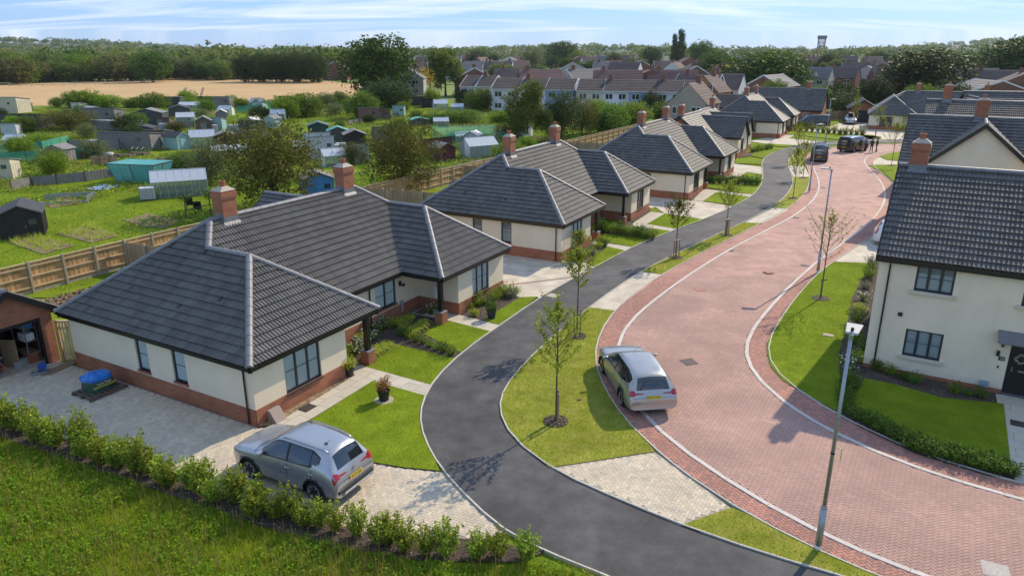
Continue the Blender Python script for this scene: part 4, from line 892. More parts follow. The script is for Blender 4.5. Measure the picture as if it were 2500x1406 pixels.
def slope(roof, polys, O, S, T, prof=9, m=None, cand=None):
    """lay tiles on a slope; polys = convex pieces in slope coordinates (s along the eave, t up the slope)"""
    O, S, T = Vector(O), Vector(S).normalized(), Vector(T).normalized()
    Nn = S.cross(T)
    V, F = tile_mesh(tile_pts(prof), m)
    whole, cutv, cutf = [], [], []
    bmc = bmesh.new()
    def any_in(s, t):
        for q in polys:
            sg = [(q[(i + 1) % len(q)][0] - q[i][0]) * (t - q[i][1]) - (q[(i + 1) % len(q)][1] - q[i][1]) * (s - q[i][0]) for i in range(len(q))]
            if all(v > -2e-3 for v in sg) or all(v < 2e-3 for v in sg): return True
        return False
    for poly in polys:
        ar = sum(poly[i - 1][0] * poly[i][1] - poly[i][0] * poly[i - 1][1] for i in range(len(poly)))
        if ar < 0: poly = poly[::-1]
        s0, s1 = min(p[0] for p in poly), max(p[0] for p in poly); t0, t1 = min(p[1] for p in poly), max(p[1] for p in poly)
        W = .30
        ins = lambda s, t: all((poly[(i + 1) % len(poly)][0] - poly[i][0]) * (t - poly[i][1]) - (poly[(i + 1) % len(poly)][1] - poly[i][1]) * (s - poly[i][0]) > -1e-4 for i in range(len(poly)))
        vv, ff = [], []
        r0, r1 = int(math.floor(t0 / GAUGE + 1e-6)), int(math.ceil(t1 / GAUGE - 1e-6))
        for r_ in range(r0, r1):
            c0, c1 = int(math.floor(s0 / W)) - 1, int(math.ceil(s1 / W)) + 1
            for c in range(c0, c1):
                s, t = c * W + (W / 2 if r_ % 2 and prof == 2 else 0), r_ * GAUGE
                k = [ins(s, t), ins(s + W, t), ins(s + W, t + GAUGE), ins(s, t + GAUGE)]
                if not all(k) and len(polys) > 1: k = [any_in(s, t), any_in(s + W, t), any_in(s + W, t + GAUGE), any_in(s, t + GAUGE)]
                if all(k): whole.append((round(s, 4), round(t, 4)))
                elif clip_poly(list(poly), [(s, t), (s + W, t), (s + W, t + GAUGE), (s, t + GAUGE)]):
                    b = len(vv); vv += [(x + s, y + t, z) for x, y, z in V]; ff += [[b + i for i in f] for f in F]
        if vv:
            bm = bmesh.new(); bv = [bm.verts.new(p) for p in vv]
            for f in ff: bm.faces.new([bv[i] for i in f])
            for i in range(len(poly)):
                a, b = poly[i], poly[(i + 1) % len(poly)]
                if abs(b[1] - a[1]) < 1e-4 and abs(a[1] - t0) < 1e-3: continue
                n = Vector((b[1] - a[1], -(b[0] - a[0]), 0)).normalized()
                bmesh.ops.bisect_plane(bm, geom=bm.verts[:] + bm.edges[:] + bm.faces[:], dist=1e-5, plane_co=(a[0], a[1], 0), plane_no=n, clear_outer=True)
            me = bpy.data.meshes.new('t'); bm.to_mesh(me); bm.free()
            b = len(cutv); cutv += [tuple(v.co) for v in me.vertices]; cutf += [[b + i for i in p.vertices] for p in me.polygons]
            bpy.data.meshes.remove(me)
    bmc.free(); whole = sorted(set(whole))
    Mx = Matrix((S, T, Nn)).transposed().to_4x4(); Mx.translation = O
    roof.append((Mx, whole, cutv, cutf, V, F, prof))

def finish_roof(roof, parent, m, single=0, camloc=None):
    """biggest tiles as single parts, the others joined"""
    allw = []
    for i, (Mx, whole, *_r) in enumerate(roof):
        for s, t in whole: allw.append((i, s, t))
    sel = set()
    if single and camloc is not None:
        d = lambda q: (roof[q[0]][0] @ Vector((q[1], q[2], 0)) - camloc).length
        vis = [q for q in allw if (roof[q[0]][0].to_3x3() @ Vector((0, 0, 1))).dot(camloc - roof[q[0]][0] @ Vector((q[1], q[2], 0))) > 0]
        sel = set(sorted(vis, key=d)[:single])
    meshes = {}
    V_, F4, Fx = [], [], []
    b = 0
    for i, (Mx, whole, cv, cf, V, F, prof) in enumerate(roof):
        A = np.array(Mx)
        if prof not in meshes: meshes[prof] = np_mesh('roof_tile', V, F, m, smooth=False, uv=True)
        for s, t in whole:
            if (i, s, t) in sel:
                o = link('roof_tile', meshes[prof], parent); o.matrix_local = Mx @ Matrix.Translation((s, t, random.uniform(0, .004)))
        rest = [(s, t) for s, t in whole if (i, s, t) not in sel]
        if rest:
            P = np.array(rest)
            X = np.zeros((len(P), len(V), 3)); X += V[None]; X[:, :, 0] += P[:, :1]; X[:, :, 1] += P[:, 1:]
            X[:, :, 2] += rng.uniform(0, .004, (len(P), 1))
            X = X.reshape(-1, 3) @ A[:3, :3].T + A[:3, 3]
            V_.append(X); F4.append((F[None] + (np.arange(len(P)) * len(V))[:, None, None]).reshape(-1, 4) + b); b += len(X)
        if cv:
            X = np.array(cv) @ A[:3, :3].T + A[:3, 3]; V_.append(X); Fx += [[q + b for q in f] for f in cf]; b += len(X)
    V = np.concatenate(V_)
    me = bpy.data.meshes.new('roof_tile')
    me.from_pydata(V.tolist(), [], (np.concatenate(F4).tolist() if F4 else []) + Fx)
    me.materials.append(m); me.update(); auto_uv(me)
    o = link('roof_tile', me, parent); o['kind'] = 'stuff'
    return o

def ridge_line(parent, a, b, r_=.13, ln=.45, drop=.0, me=None):
    a, b = Vector(a), Vector(b); d = b - a; n = max(1, round(d.length / ln)); q = d.to_track_quat('X', 'Z')
    for i in range(n):
        o = link('ridge_tile', me, parent)
        o.matrix_local = Matrix.Translation(a + d * (i / n)) @ q.to_matrix().to_4x4() @ Matrix.Diagonal((d.length / n + .02, 1, 1, 1))
def ridge_mesh(r_=.13):
    b = MB(); n = 8; k = 0
    for x, rr in ((0, r_ + .012), (.08, r_ + .012), (.08, r_), (1, r_)):
        for j in range(n + 1):
            t = math.pi * j / n; b.v.append((x, rr * math.cos(t), rr * math.sin(t) * .9 - .01))
    for i in range(3):
        for j in range(n): q = i * (n + 1) + j; b.f.append([q, q + 1, q + n + 2, q + n + 1][::-1]); b.m.append(0)
    b.f.append(list(range(n + 1))); b.m.append(0)
    return b.mesh('ridge_tile', M['ridge'], smooth=False)
RIDGE = ridge_mesh(); RIDGE_S = ridge_mesh(.11)

def wall_run(b, p0, p1, z0, z1, ops=(), rev=.11, m=0, mrev=None):
    """wall face from p0 to p1 (outside on the right-hand side), with openings (a0,a1,za,zb) along it and real reveals"""
    p0, p1 = Vector(p0), Vector(p1); d = (p1 - p0); l = d.length; d.normalize(); n = Vector((d.y, -d.x))
    P = lambda a, z, dep=0: (p0.x + d.x * a - n.x * dep, p0.y + d.y * a - n.y * dep, z)
    a = 0
    for a0, a1, za, zb in sorted(ops):
        b.face([P(a, z0), P(a0, z0), P(a0, z1), P(a, z1)], m)
        if za > z0: b.face([P(a0, z0), P(a1, z0), P(a1, za), P(a0, za)], m)
        if zb < z1: b.face([P(a0, zb), P(a1, zb), P(a1, z1), P(a0, z1)], m)
        r_ = m if mrev is None else mrev
        b.face([P(a0, za), P(a0, za, rev), P(a0, zb, rev), P(a0, zb)], r_); b.face([P(a1, za, rev), P(a1, za), P(a1, zb), P(a1, zb, rev)], r_)
        b.face([P(a0, za), P(a1, za), P(a1, za, rev), P(a0, za, rev)], r_); b.face([P(a0, zb, rev), P(a1, zb, rev), P(a1, zb), P(a0, zb)], r_)
        a = a1
    b.face([P(a, z0), P(l, z0), P(l, z1), P(a, z1)], m)

def window(par, p0, p1, op, lights=3, m=None, rev=.09, sill='stone', style='blind', bar=True):
    """casement in an opening of wall p0-p1: frame, panes, sill"""
    p0, p1 = Vector(p0), Vector(p1); d = (p1 - p0).normalized(); ang = math.atan2(d.y, d.x); n = Vector((d.y, -d.x))
    a0, a1, za, zb = op; m = m or M['anth']
    c = p0 + d * (a0 + a1) / 2 - n * rev
    wd, ht = a1 - a0, zb - za
    w_ = link('window', None, par, (c.x, c.y, za), ang); w_.empty_display_size = .1
    f = MB(); t = .07
    f.box((-wd / 2 + t / 2, 0, ht / 2), (t, .07, ht)); f.box((wd / 2 - t / 2, 0, ht / 2), (t, .07, ht))
    f.box((0, 0, t / 2), (wd - 2 * t, .07, t)); f.box((0, 0, ht - t / 2), (wd - 2 * t, .07, t))
    for i in range(1, lights): f.box((-wd / 2 + wd * i / lights, 0, ht / 2), (t * 1.3, .066, ht - 2 * t))
    if bar:
        for i in range(lights): f.box((-wd / 2 + wd * (i + .5) / lights, -.004, ht * .5), (wd / lights - t * 1.5, .02, .022))
    f.build('frame', m, w_, bevel=.006)
    for i in range(lights):
        x = -wd / 2 + wd * (i + .5) / lights
        MB().box((x, .012, ht / 2), (wd / lights - t, .01, ht - t)).build('pane', M['glass'] if style in ('shutter', 'curtain', 'halfblind') else M['pane'] if style == 'dark' else M['paneb'], w_)
        if style == 'shutter':
            s = MB(); lw = wd / lights - t - .02
            s.box((x - lw / 2 + .03, .06, ht / 2), (.06, .02, ht - .1)); s.box((x + lw / 2 - .03, .06, ht / 2), (.06, .02, ht - .1))
            k = int((ht - .2) / .075)
            for j in range(k): s.box((x, .06, .12 + j * .075), (lw - .12, .062, .010), rx=R(-38))
            s.build('shutter', M['white'], w_)
        elif style == 'curtain':
            s = MB(); lw = wd / lights - t
            for j in range(7): s.box((x - lw / 2 + lw * (j + .5) / 7, .08 + .02 * (j % 2), ht * .3), (lw / 7 * 1.2, .015, ht * .52))
            s.box((x, .07, ht * .78), (lw, .012, ht * .40)); s.build('curtain', M['blind'], w_)
        elif style == 'halfblind':
            MB().box((x, .06, ht * .34), (wd / lights - t, .012, ht * .6)).build('blind', M['blind'], w_)
        elif style == 'blind' and i != 1:
            pass
    if style in ('shutter', 'curtain', 'halfblind'):
        MB().box((0, .22, ht / 2), (wd, .02, ht)).build('room_shade', M['black'], w_)
    if sill == 'stone': MB().box((0, -.10, -.06), (wd + .3, .2, .12)).build('sill', M['stone'], w_, bevel=.01)
    elif sill == 'brick': MB().box((0, -.075, -.035), (wd + .06, .15, .07)).build('sill', M['brick'], w_)
    elif sill == 'grey': MB().box((0, -.08, -.02), (wd + .06, .18, .04)).build('sill', M['anth'], w_)
    return w_

def door(par, p0, p1, a0, a1, z1=2.05, wreath=False):
    p0, p1 = Vector(p0), Vector(p1); d = (p1 - p0).normalized(); ang = math.atan2(d.y, d.x); n = Vector((d.y, -d.x))
    c = p0 + d * (a0 + a1) / 2 - n * .05; wd = a1 - a0
    o = link('door', None, par, (c.x, c.y, 0), ang)
    MB().box((0, 0, z1 / 2), (wd - .1, .05, z1 - .06)).build('door_leaf', M['black'], o, bevel=.01)
    f = MB(); f.box((-wd / 2 + .03, 0, z1 / 2), (.06, .09, z1)); f.box((wd / 2 - .03, 0, z1 / 2), (.06, .09, z1)); f.box((0, 0, z1 - .03), (wd - .12, .09, .06)); f.build('frame', M['black'], o)
    MB().box((0, -.03, 1.0), (.26, .012, .06)).build('letterbox', M['steel'], o)
    MB().box((-wd * .33 if wreath else wd * .33, -.05, 1.05), (.03, .05, .20)).build('handle', M['steel'], o)
    MB().box((0, -.028, 1.6), (.16, .012, .55)).build('pane', M['paneb'], o)
    MB().box((0, -.12, .03), (wd, .3, .06)).build('threshold', M['steel'], o)
    return o

def chimney(par, x, y, z0, z1, sx=.72, sy=.60, pitch=.76, ax='x'):
    c = link('chimney', None, par, (x, y, 0))
    b = MB()
    hh = z1 - z0
    b.box((0, 0, z0 + hh * .5), (sx, sy, hh))
    b.box((0, 0, z1 - .30), (sx + .07, sy + .07, .06)); b.box((0, 0, z1 - .18), (sx + .09, sy + .09, .18)); b.box((0, 0, z1 - .045), (sx + .03, sy + .03, .09))
    b.build('stack', M['brick'], c)
    q = MB(); a, d = sx / 2 + .03, sy / 2 + .03
    q.add([(-a, -d, z1), (a, -d, z1), (a, d, z1), (-a, d, z1), (-.16, -.15, z1 + .16), (.16, -.15, z1 + .16), (.16, .15, z1 + .16), (-.16, .15, z1 + .16)], [(0, 1, 5, 4), (1, 2, 6, 5), (2, 3, 7, 6), (3, 0, 4, 7), (4, 5, 6, 7)])
    q.build('mortar_cap', M['cap'], c)
    p = MB(); p.lathe([(.12, 0), (.12, .17), (.135, .17), (.135, .23), (.09, .23), (.085, .1)], (0, 0, z1 + .155), 14)
    p.build('chimney_pot', M['pot'], c, smooth=False)
    # lead apron, dressed over the tiles on both slopes
    f = MB(); e = .07; t = pitch
    for s in (-1, 1):
        if ax == 'x':
            y0, y1 = s * (sy / 2 + .012), s * (sy / 2 + .15)
            zz = lambda yy: z0 + .75 - 0 + 0 * yy
            zr = RZ[0]
            f.add([(-sx / 2 - e, y0, zr - abs(y0) * t + .10), (sx / 2 + e, y0, zr - abs(y0) * t + .10), (sx / 2 + e, y1, zr - abs(y1) * t + .075), (-sx / 2 - e, y1, zr - abs(y1) * t + .075)], [(0, 1, 2, 3)])
            f.add([(-sx / 2 - .012, y0, zr - abs(y0) * t + .05), (sx / 2 + .012, y0, zr - abs(y0) * t + .05), (sx / 2 + .012, y0, zr - abs(y0) * t + .32), (-sx / 2 - .012, y0, zr - abs(y0) * t + .32)], [(0, 1, 2, 3)])
    for s in (-1, 1):
        x0 = s * (sx / 2 + .012); zr = RZ[0]
        f.add([(x0, -sy / 2, zr - sy / 2 * t + .05), (x0, 0, zr + .08), (x0, sy / 2, zr - sy / 2 * t + .05), (x0, sy / 2, zr - sy / 2 * t + .32), (x0, 0, zr + .28), (x0, -sy / 2, zr - sy / 2 * t + .32)], [(0, 1, 2, 3, 4, 5)])
    f.build('lead_flashing', M['lead'], c)
    return c
RZ = [5.7]

def gutter(par, pts, z, name='gutter'):
    b = MB()
    for p, q in zip(pts, pts[1:]):
        b.beam((p[0], p[1], z - .03), (q[0], q[1], z - .03), .11, .09)
    return b.build(name, M['black'], par)
def fascia(par, pts, z, hgt=.20, inset=.08):
    b = MB()
    for p, q in zip(pts, pts[1:]):
        d = Vector((q[0] - p[0], q[1] - p[1])).normalized(); n = Vector((-d.y, d.x)) * inset
        b.beam((p[0] + n.x, p[1] + n.y, z - hgt / 2 - .01), (q[0] + n.x, q[1] + n.y, z - hgt / 2 - .01), .03, hgt)
    return b.build('fascia', M['black'], par)
def downpipe(par, x, y, z, dx=0, dy=0):
    return MB().tube([(x + dx, y + dy, z - .05), (x + dx * .6, y + dy * .6, z - .16), (x, y, z - .30), (x, y, .06)], .034, 8).build('downpipe', M['black'], par)

def bungalow(E1, ang, label, Lh=17.7, w1=6.75, w2=6.4, pr=2.3, dep=11.15, ez=2.38, tan=.765, prof=9, single=0, near=False, style=('shutter', 'curtain', 'halfblind')):
    root = empty('bungalow', (E1[0], E1[1], 0), R(ang), label, 'house')
    o = .28
    # --- walls
    wl, pl = MB(), MB(); ph = .62
    f1, f2 = [(.28, .28), (4.95, .28)], [(13.03, .28), (Lh - .28, .28)]
    runs = [((.28, dep - .28), (.28, .28), [(dep - .28 - 6.62, dep - .28 - 5.9, .78, 2.1), (dep - .28 - 4.5, dep - .28 - 3.75, .78, 2.1)], 'side'),
            ((.28, .28), (4.95, .28), [(1.45, 3.25, .62, 2.2)], 'front'),
            ((4.95, .28), (4.95, 2.7), [], ''),
            ((4.95, 2.7), (13.03, 2.7), [(4.75, 6.3, .78, 2.12)], 'rec'),
            ((13.03, 2.7), (13.03, .28), [], ''),
            ((13.03, .28), (Lh - .28, .28), [(1.3, 2.9, .62, 2.2)], 'front2'),
            ((Lh - .28, .28), (Lh - .28, dep - .28), [], ''),
            ((Lh - .28, dep - .28), (.28, dep - .28), [], '')]
    for a, b, ops, k in runs:
        wall_run(wl, a, b, ph, ez, ops)
        d = Vector((b[0] - a[0], b[1] - a[1])).normalized(); n = Vector((d.y, -d.x)) * .012
        pa, pb = (a[0] + n.x, a[1] + n.y), (b[0] + n.x, b[1] + n.y)
        wall_run(pl, pa, pb, -.05, ph, []); pl.face([(pa[0], pa[1], ph), (pb[0], pb[1], ph), (b[0], b[1], ph + .012), (a[0], a[1], ph + .012)])
        for op in ops:
            st = {'side': 'halfblind', 'front': style[0], 'rec': style[1], 'front2': style[2]}[k]
            window(root, a, b, op, 1 if k == 'side' else 3 if k != 'rec' else 2, sill={'side': 'brick', 'front': 'grey', 'rec': 'brick', 'front2': 'grey'}[k], style=st)
    wl.build('wall', M['render'], root); pl.build('plinth', M['brick'], root)
    door(root, (4.95, 2.7), (13.03, 2.7), 7.15, 8.02)
    if near: door(root, (4.95, 2.7), (4.95, .28), 2.42 - 2.2, 2.42 - 1.3)
    # porch posts
    for x, y in ((w1 - .38, .42), (Lh - w2 + .42, .42)):
        p = link('porch_post', None, root, (x, y, 0))
        MB().box((0, 0, .29), (.44, .44, .58)).build('brick_base', M['brick'], p)
        MB().box((0, 0, .60), (.47, .47, .05)).build('lead_cap', M['lead'], p, bevel=.015)
        MB().box((0, 0, .62 + (ez - .62) / 2), (.21, .21, ez - .62)).build('post', M['black'], p, bevel=.012)
    # --- eaves
    E = [(0, dep), (0, 0), (w1, 0), (w1, pr), (Lh - w2, pr), (Lh - w2, 0), (Lh, 0), (Lh, dep), (0, dep)]
    gutter(root, E, ez); fascia(root, E, ez)
    sf = MB(); sf.face([(.05, .05, ez - .19), (.05, dep - .05, ez - .19), (Lh - .05, dep - .05, ez - .19), (Lh - .05, .05, ez - .19), (Lh - w2 + .05, .05, ez - .19), (Lh - w2 + .05, pr + .05, ez - .19), (w1 - .05, pr + .05, ez - .19), (w1 - .05, .05, ez - .19)])
    sf.build('soffit', M['black'], root)
    downpipe(root, .22, .62, ez, -.16, 0)
    downpipe(root, 9.25, 2.63, ez, 0, -.33)
    # --- roof
    rf = link('roof', None, root)
    cf = math.sqrt(1 + tan * tan)
    h = (dep - pr) / 2; a1, a2 = w1 / 2, w2 / 2; hz = lambda q: ez + q * tan
    S = []
    tt = lambda q: q * cf
    # left end, one plane with the side of the wing (s runs from the back corner to the front)
    slope(S, [[(0, 0), (dep, 0), (dep - a1, tt(a1)), (a1, tt(a1))], [(a1, tt(a1)), (h * 2 - a1, tt(a1)), (h, tt(h))]], (0, dep, ez), (0, -1, 0), (1, 0, tan), prof)
    slope(S, [[(0, 0), (dep, 0), (dep - a2, tt(a2)), (a2, tt(a2))], [(dep - h * 2 + a2, tt(a2)), (dep - a2, tt(a2)), (dep - h, tt(h))]], (Lh, 0, ez), (0, 1, 0), (-1, 0, tan), prof)
    slope(S, [[(0, 0), (w1, 0), (a1, tt(a1))]], (0, 0, ez), (1, 0, 0), (0, 1, tan), prof)
    slope(S, [[(0, 0), (w2, 0), (a2, tt(a2))]], (Lh - w2, 0, ez), (1, 0, 0), (0, 1, tan), prof)
    # inner wing slopes
    q = pr + a1
    slope(S, [[(0, 0), (pr, 0), (pr + a1, tt(a1)), (a1, tt(a1))]], (w1, 0, ez), (0, 1, 0), (-1, 0, tan), prof)
    slope(S, [[(0, 0), (pr, 0), (pr - a2 if False else pr + 0 - a2 + a2 - a2 + 0, tt(a2)), (-a2, tt(a2))]] if False else [[(-pr, 0), (0, 0), (-a2, tt(a2)), (-pr - a2, tt(a2))]], (Lh - w2, 0, ez), (0, -1, 0), (1, 0, tan), prof)
    # main front slope: between the two valleys below the wing ridges, full width above
    lo = max(a1, a2)
    slope(S, [[(w1, 0), (Lh - w2, 0), (Lh - a2 if False else Lh - w2 + a2, tt(a2)), (w1 - a2, tt(a2))], [(w1 - a2, tt(a2)), (Lh - a2, tt(a2)), (Lh - a1 if False else Lh - a1, tt(a1)), (a1, tt(a1))], [(a1, tt(a1)), (Lh - a1, tt(a1)), (Lh - h, tt(h)), (h, tt(h))]], (0, pr, ez), (1, 0, 0), (0, 1, tan), prof)
    slope(S, [[(0, 0), (Lh, 0), (Lh - h, tt(h)), (h, tt(h))]], (Lh, dep, ez), (-1, 0, 0), (0, -1, tan), 2)
    cl = root_inv(root, cam.location)
    finish_roof(S, rf, M['tile'], single, cl)
    # dark underlay so that no light leaks through the laps
    u = MB(); e = -.05
    pts = dict(A=(0, 0, ez), B=(w1, 0, ez), C=(a1, a1, hz(a1)), D=(a1, pr + a1, hz(a1)), Rl=(h, pr + h, hz(h)), Rr=(Lh - h, pr + h, hz(h)), V1=(w1, pr, ez), V2=(Lh - w2, pr, ez),
               F=(Lh - w2, 0, ez), G=(Lh, 0, ez), H=(Lh - a2, a2, hz(a2)), I=(Lh - a2, pr + a2, hz(a2)), J=(Lh, dep, ez), K=(0, dep, ez))
    z = {k: (p[0], p[1], p[2] + e) for k, p in pts.items()}
    for f in ('ACDK', 'ABC', 'BCDV', 'FGH', 'GJRIH', 'KJRr'): pass
    fs = [('K', 'A', 'C', 'D', 'Rl'), ('A', 'B', 'C'), ('B', 'V1', 'D', 'C'), ('V1', 'V2', 'I', 'Rr', 'Rl', 'D'), ('V2', 'F', 'H', 'I'), ('F', 'G', 'H'), ('G', 'J', 'Rr', 'I', 'H'), ('J', 'K', 'Rl', 'Rr')]
    for f in fs: u.face([z[k] for k in f])
    u.build('underlay', M['black'], rf)
    rd = .035
    up = lambda k: (pts[k][0], pts[k][1], pts[k][2] + rd)
    for a, b in (('A', 'C'), ('B', 'C'), ('C', 'D'), ('D', 'Rl'), ('Rl', 'Rr'), ('F', 'H'), ('G', 'H'), ('H', 'I'), ('I', 'Rr'), ('K', 'Rl'), ('J', 'Rr')):
        ridge_line(rf, up(a), up(b), me=RIDGE)
    # lead valleys
    vb = MB(); 
    for a, b in (('V1', 'D'), ('V2', 'I')): vb.beam((pts[a][0], pts[a][1], pts[a][2] + .03), (pts[b][0], pts[b][1], pts[b][2] + .03), .10, .02)
    vb.build('valley', M['lead'], rf)
    # roof vents in the left slope
    for s, t in ((3.1, 1.35), (6.2, 1.2), (7.9, 1.75)) if single else ((3.1, 1.35), (6.2, 1.2)):
        yy = dep - s
        MB().box((0, 0, 0), (.22, .16, .05)).build('roof_vent', M['black'], rf, (t, yy, ez + t * tan + .06)).rotation_euler = (0, -math.atan(tan), 0)
    RZ[0] = hz(h)
    chimney(root, 5.25, pr + h, hz(h) - .6, hz(h) + 1.15)
    chimney(root, Lh - 5.1, pr + h, hz(h) - .6, hz(h) + 1.15)
    return root
def root_inv(root, p):
    return (Matrix.Translation(root.location) @ Matrix.Rotation(root.rotation_euler.z, 4, 'Z')).inverted() @ p

A_ = bungalow((-8.76, 22.12), 60.7, 'nearest cream bungalow with hipped grey roof beside the silver SUV', single=300, near=True)
B_ = bungalow((3.13, 42.65), 61.7, 'second cream hipped bungalow along the footpath, behind the nearest one', dep=10.9, prof=5, single=150, style=('curtain', 'dark', 'dark'))
C_ = bungalow((15.42, 61.95), 61.0, 'third cream hipped bungalow along the footpath, near the bend', dep=10.9, prof=5, style=('dark', 'dark', 'dark'))
E_ = bungalow((39.5, 107.9), 61.6, 'far cream hipped bungalow beyond the twin gables, by the parked dark van', dep=10.9, prof=2, style=('dark', 'dark', 'dark'))
# rear wing of the nearest bungalow
def gable_roof(par, x0, x1, y0, y1, ez, tan, axis='x', prof=5, single=0, verge=.0, mr=None, mt=None, back=True):
    """gable roof over a rectangle; ridge along axis"""
    rf = link('roof', None, par); S = []; cf = math.sqrt(1 + tan * tan); mt = mt or M['tile']
    if axis == 'x':
        h = (y1 - y0) / 2; l = x1 - x0; zr = ez + h * tan
        slope(S, [[(0, 0), (l, 0), (l, h * cf), (0, h * cf)]], (x0, y0, ez), (1, 0, 0), (0, 1, tan), prof)
        if back: slope(S, [[(0, 0), (l, 0), (l, h * cf), (0, h * cf)]], (x1, y1, ez), (-1, 0, 0), (0, -1, tan), 2)
        a, b = (x0, y0 + h, zr), (x1, y0 + h, zr); q = [(x0, y0), (x1, y0), (x1, y1), (x0, y1)]
        gab = [((x0, y0), (x0, y1), (x0, y0 + h)), ((x1, y1), (x1, y0), (x1, y0 + h))]
    else:
        h = (x1 - x0) / 2; l = y1 - y0; zr = ez + h * tan
        slope(S, [[(0, 0), (l, 0), (l, h * cf), (0, h * cf)]], (x0, y1, ez), (0, -1, 0), (1, 0, tan), prof)
        slope(S, [[(0, 0), (l, 0), (l, h * cf), (0, h * cf)]], (x1, y0, ez), (0, 1, 0), (-1, 0, tan), prof)
        a, b = (x0 + h, y0, zr), (x0 + h, y1, zr)
    finish_roof(S, rf, mt, single, root_inv(par, cam.location))
    e = .05
    u = MB()
    if axis == 'x':
        u.face([(x0, y0, ez - e), (x1, y0, ez - e), (x1, y0 + h, zr - e), (x0, y0 + h, zr - e)]); u.face([(x1, y1, ez - e), (x0, y1, ez - e), (x0, y0 + h, zr - e), (x1, y0 + h, zr - e)])
    else:
        u.face([(x0, y1, ez - e), (x0, y0, ez - e), (x0 + h, y0, zr - e), (x0 + h, y1, zr - e)]); u.face([(x1, y0, ez - e), (x1, y1, ez - e), (x0 + h, y1, zr - e), (x0 + h, y0, zr - e)])
    u.build('underlay', M['black'], rf)
    ridge_line(rf, (a[0], a[1], a[2] + .02), (b[0], b[1], b[2] + .02), me=RIDGE)
    # dry verge and barge boards
    if axis == 'x':
        for x in (x0, x1):
            for yy in (y0, y1): MB().beam((x, yy, ez - .07), (x, y0 + h, zr - .07), .05, .24).build('bargeboard', M['black'], rf)
    else:
        for y in (y0, y1):
            for xx in (x0, x1): MB().beam((xx, y, ez - .07), (x0 + h, y, zr - .07), .05, .24).build('bargeboard', M['black'], rf)
    g_ = MB()
    if axis == 'x':
        for y in (y0, y1): g_.beam((x0, y, ez - .04), (x1, y, ez - .04), .11, .10); g_.beam((x0, y + (.09 if y == y0 else -.09), ez - .13), (x1, y + (.09 if y == y0 else -.09), ez - .13), .03, .2)
    else:
        for x in (x0, x1): g_.beam((x, y0, ez - .04), (x, y1, ez - .04), .11, .10); g_.beam((x + (.09 if x == x0 else -.09), y0, ez - .13), (x + (.09 if x == x0 else -.09), y1, ez - .13), .03, .2)
    g_.build('gutter', M['black'], par)
    return zr
def gable_walls(par, x0, x1, y0, y1, ez, tan, axis, m, ops=None, plinth=.62, mg=None, z0=0):
    """four walls, two of them running up into the gables; ops: {'front': [...], 'left': ...}"""
    ops = ops or {}; w_ = MB()
    R_ = {'front': ((x0, y0), (x1, y0)), 'right': ((x1, y0), (x1, y1)), 'back': ((x1, y1), (x0, y1)), 'left': ((x0, y1), (x0, y0))}
    for k, (a, b) in R_.items(): wall_run(w_, a, b, plinth, ez, ops.get(k, []))
    if axis == 'x':
        h = (y1 - y0) / 2
        for x in (x0, x1): w_.face([(x, y0, ez), (x, y1, ez), (x, y0 + h, ez + h * tan)][::1 if x == x1 else -1])
    else:
        h = (x1 - x0) / 2
        for y in (y0, y1): w_.face([(x0, y, ez), (x1, y, ez), (x0 + h, y, ez + h * tan)][::1 if y == y0 else -1])
    w_.build('wall', m, par)
    if plinth > 0:
        p = MB()
        for k, (a, b) in R_.items():
            d = Vector((b[0] - a[0], b[1] - a[1])).normalized(); n = Vector((d.y, -d.x)) * .012
            wall_run(p, (a[0] + n.x - d.x * .012, a[1] + n.y - d.y * .012), (b[0] + n.x + d.x * .012, b[1] + n.y + d.y * .012), -.05, plinth)
        p.build('plinth', mg or M['brick'], par)
    return R_
gable_walls(A_, 12.6, 17.3, 10.8, 14.8, 2.35, .765, 'y', M['render'])
gable_roof(A_, 12.3, 17.6, 10.6, 15.1, 2.4, .765, 'y', 5)

# garage of the nearest bungalow, door open
ga = empty('garage', A_.location.copy(), R(60.7), 'red brick garage with open door and cluttered interior left of the nearest bungalow', 'garage')
gw = MB()
wall_run(gw, (.24, 12.0), (.24, 18.0), 0, 2.3); wall_run(gw, (.24, 18), (-2.95, 18), 0, 2.3); wall_run(gw, (-2.95, 18), (-2.95, 12), 0, 2.3)
wall_run(gw, (-2.95, 12), (.24, 12), -.02, 2.3, [(.42, 2.74, -.02, 2.08)], rev=.22)
gw.face([(-2.95, 12, 2.3), (.24, 12, 2.3), (-1.355, 12, 2.3 + 1.595 * .66)]); gw.face([(.24, 18, 2.3), (-2.95, 18, 2.3), (-1.355, 18, 2.3 + 1.595 * .66)])
gw.build('wall', M['brick'], ga)
gi = MB(); gi.face([(-2.8, 12.24, .01), (.1, 12.24, .01), (.1, 17.8, .01), (-2.8, 17.8, .01)])
gi.build('floor', M['cap'], ga)
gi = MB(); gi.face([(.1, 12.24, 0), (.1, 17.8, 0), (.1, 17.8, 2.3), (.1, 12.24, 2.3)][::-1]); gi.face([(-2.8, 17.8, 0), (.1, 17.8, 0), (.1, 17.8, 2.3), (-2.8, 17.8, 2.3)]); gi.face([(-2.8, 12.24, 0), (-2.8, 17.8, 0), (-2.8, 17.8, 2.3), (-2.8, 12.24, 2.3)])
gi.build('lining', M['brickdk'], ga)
MB().box((-1.36, 12.75, 2.0), (2.3, 1.1, .05)).build('raised_door', M['black'], ga)
fr = MB(); fr.box((-2.48, 12.12, 1.04), (.07, .12, 2.08)); fr.box((-.26, 12.12, 1.04), (.07, .12, 2.08)); fr.box((-1.37, 12.12, 2.0), (2.2, .12, .16)); fr.build('door_frame', M['black'], ga)
gable_roof(ga, -3.25, .54, 11.78, 18.2, 2.26, .66, 'y', 9, single=60)

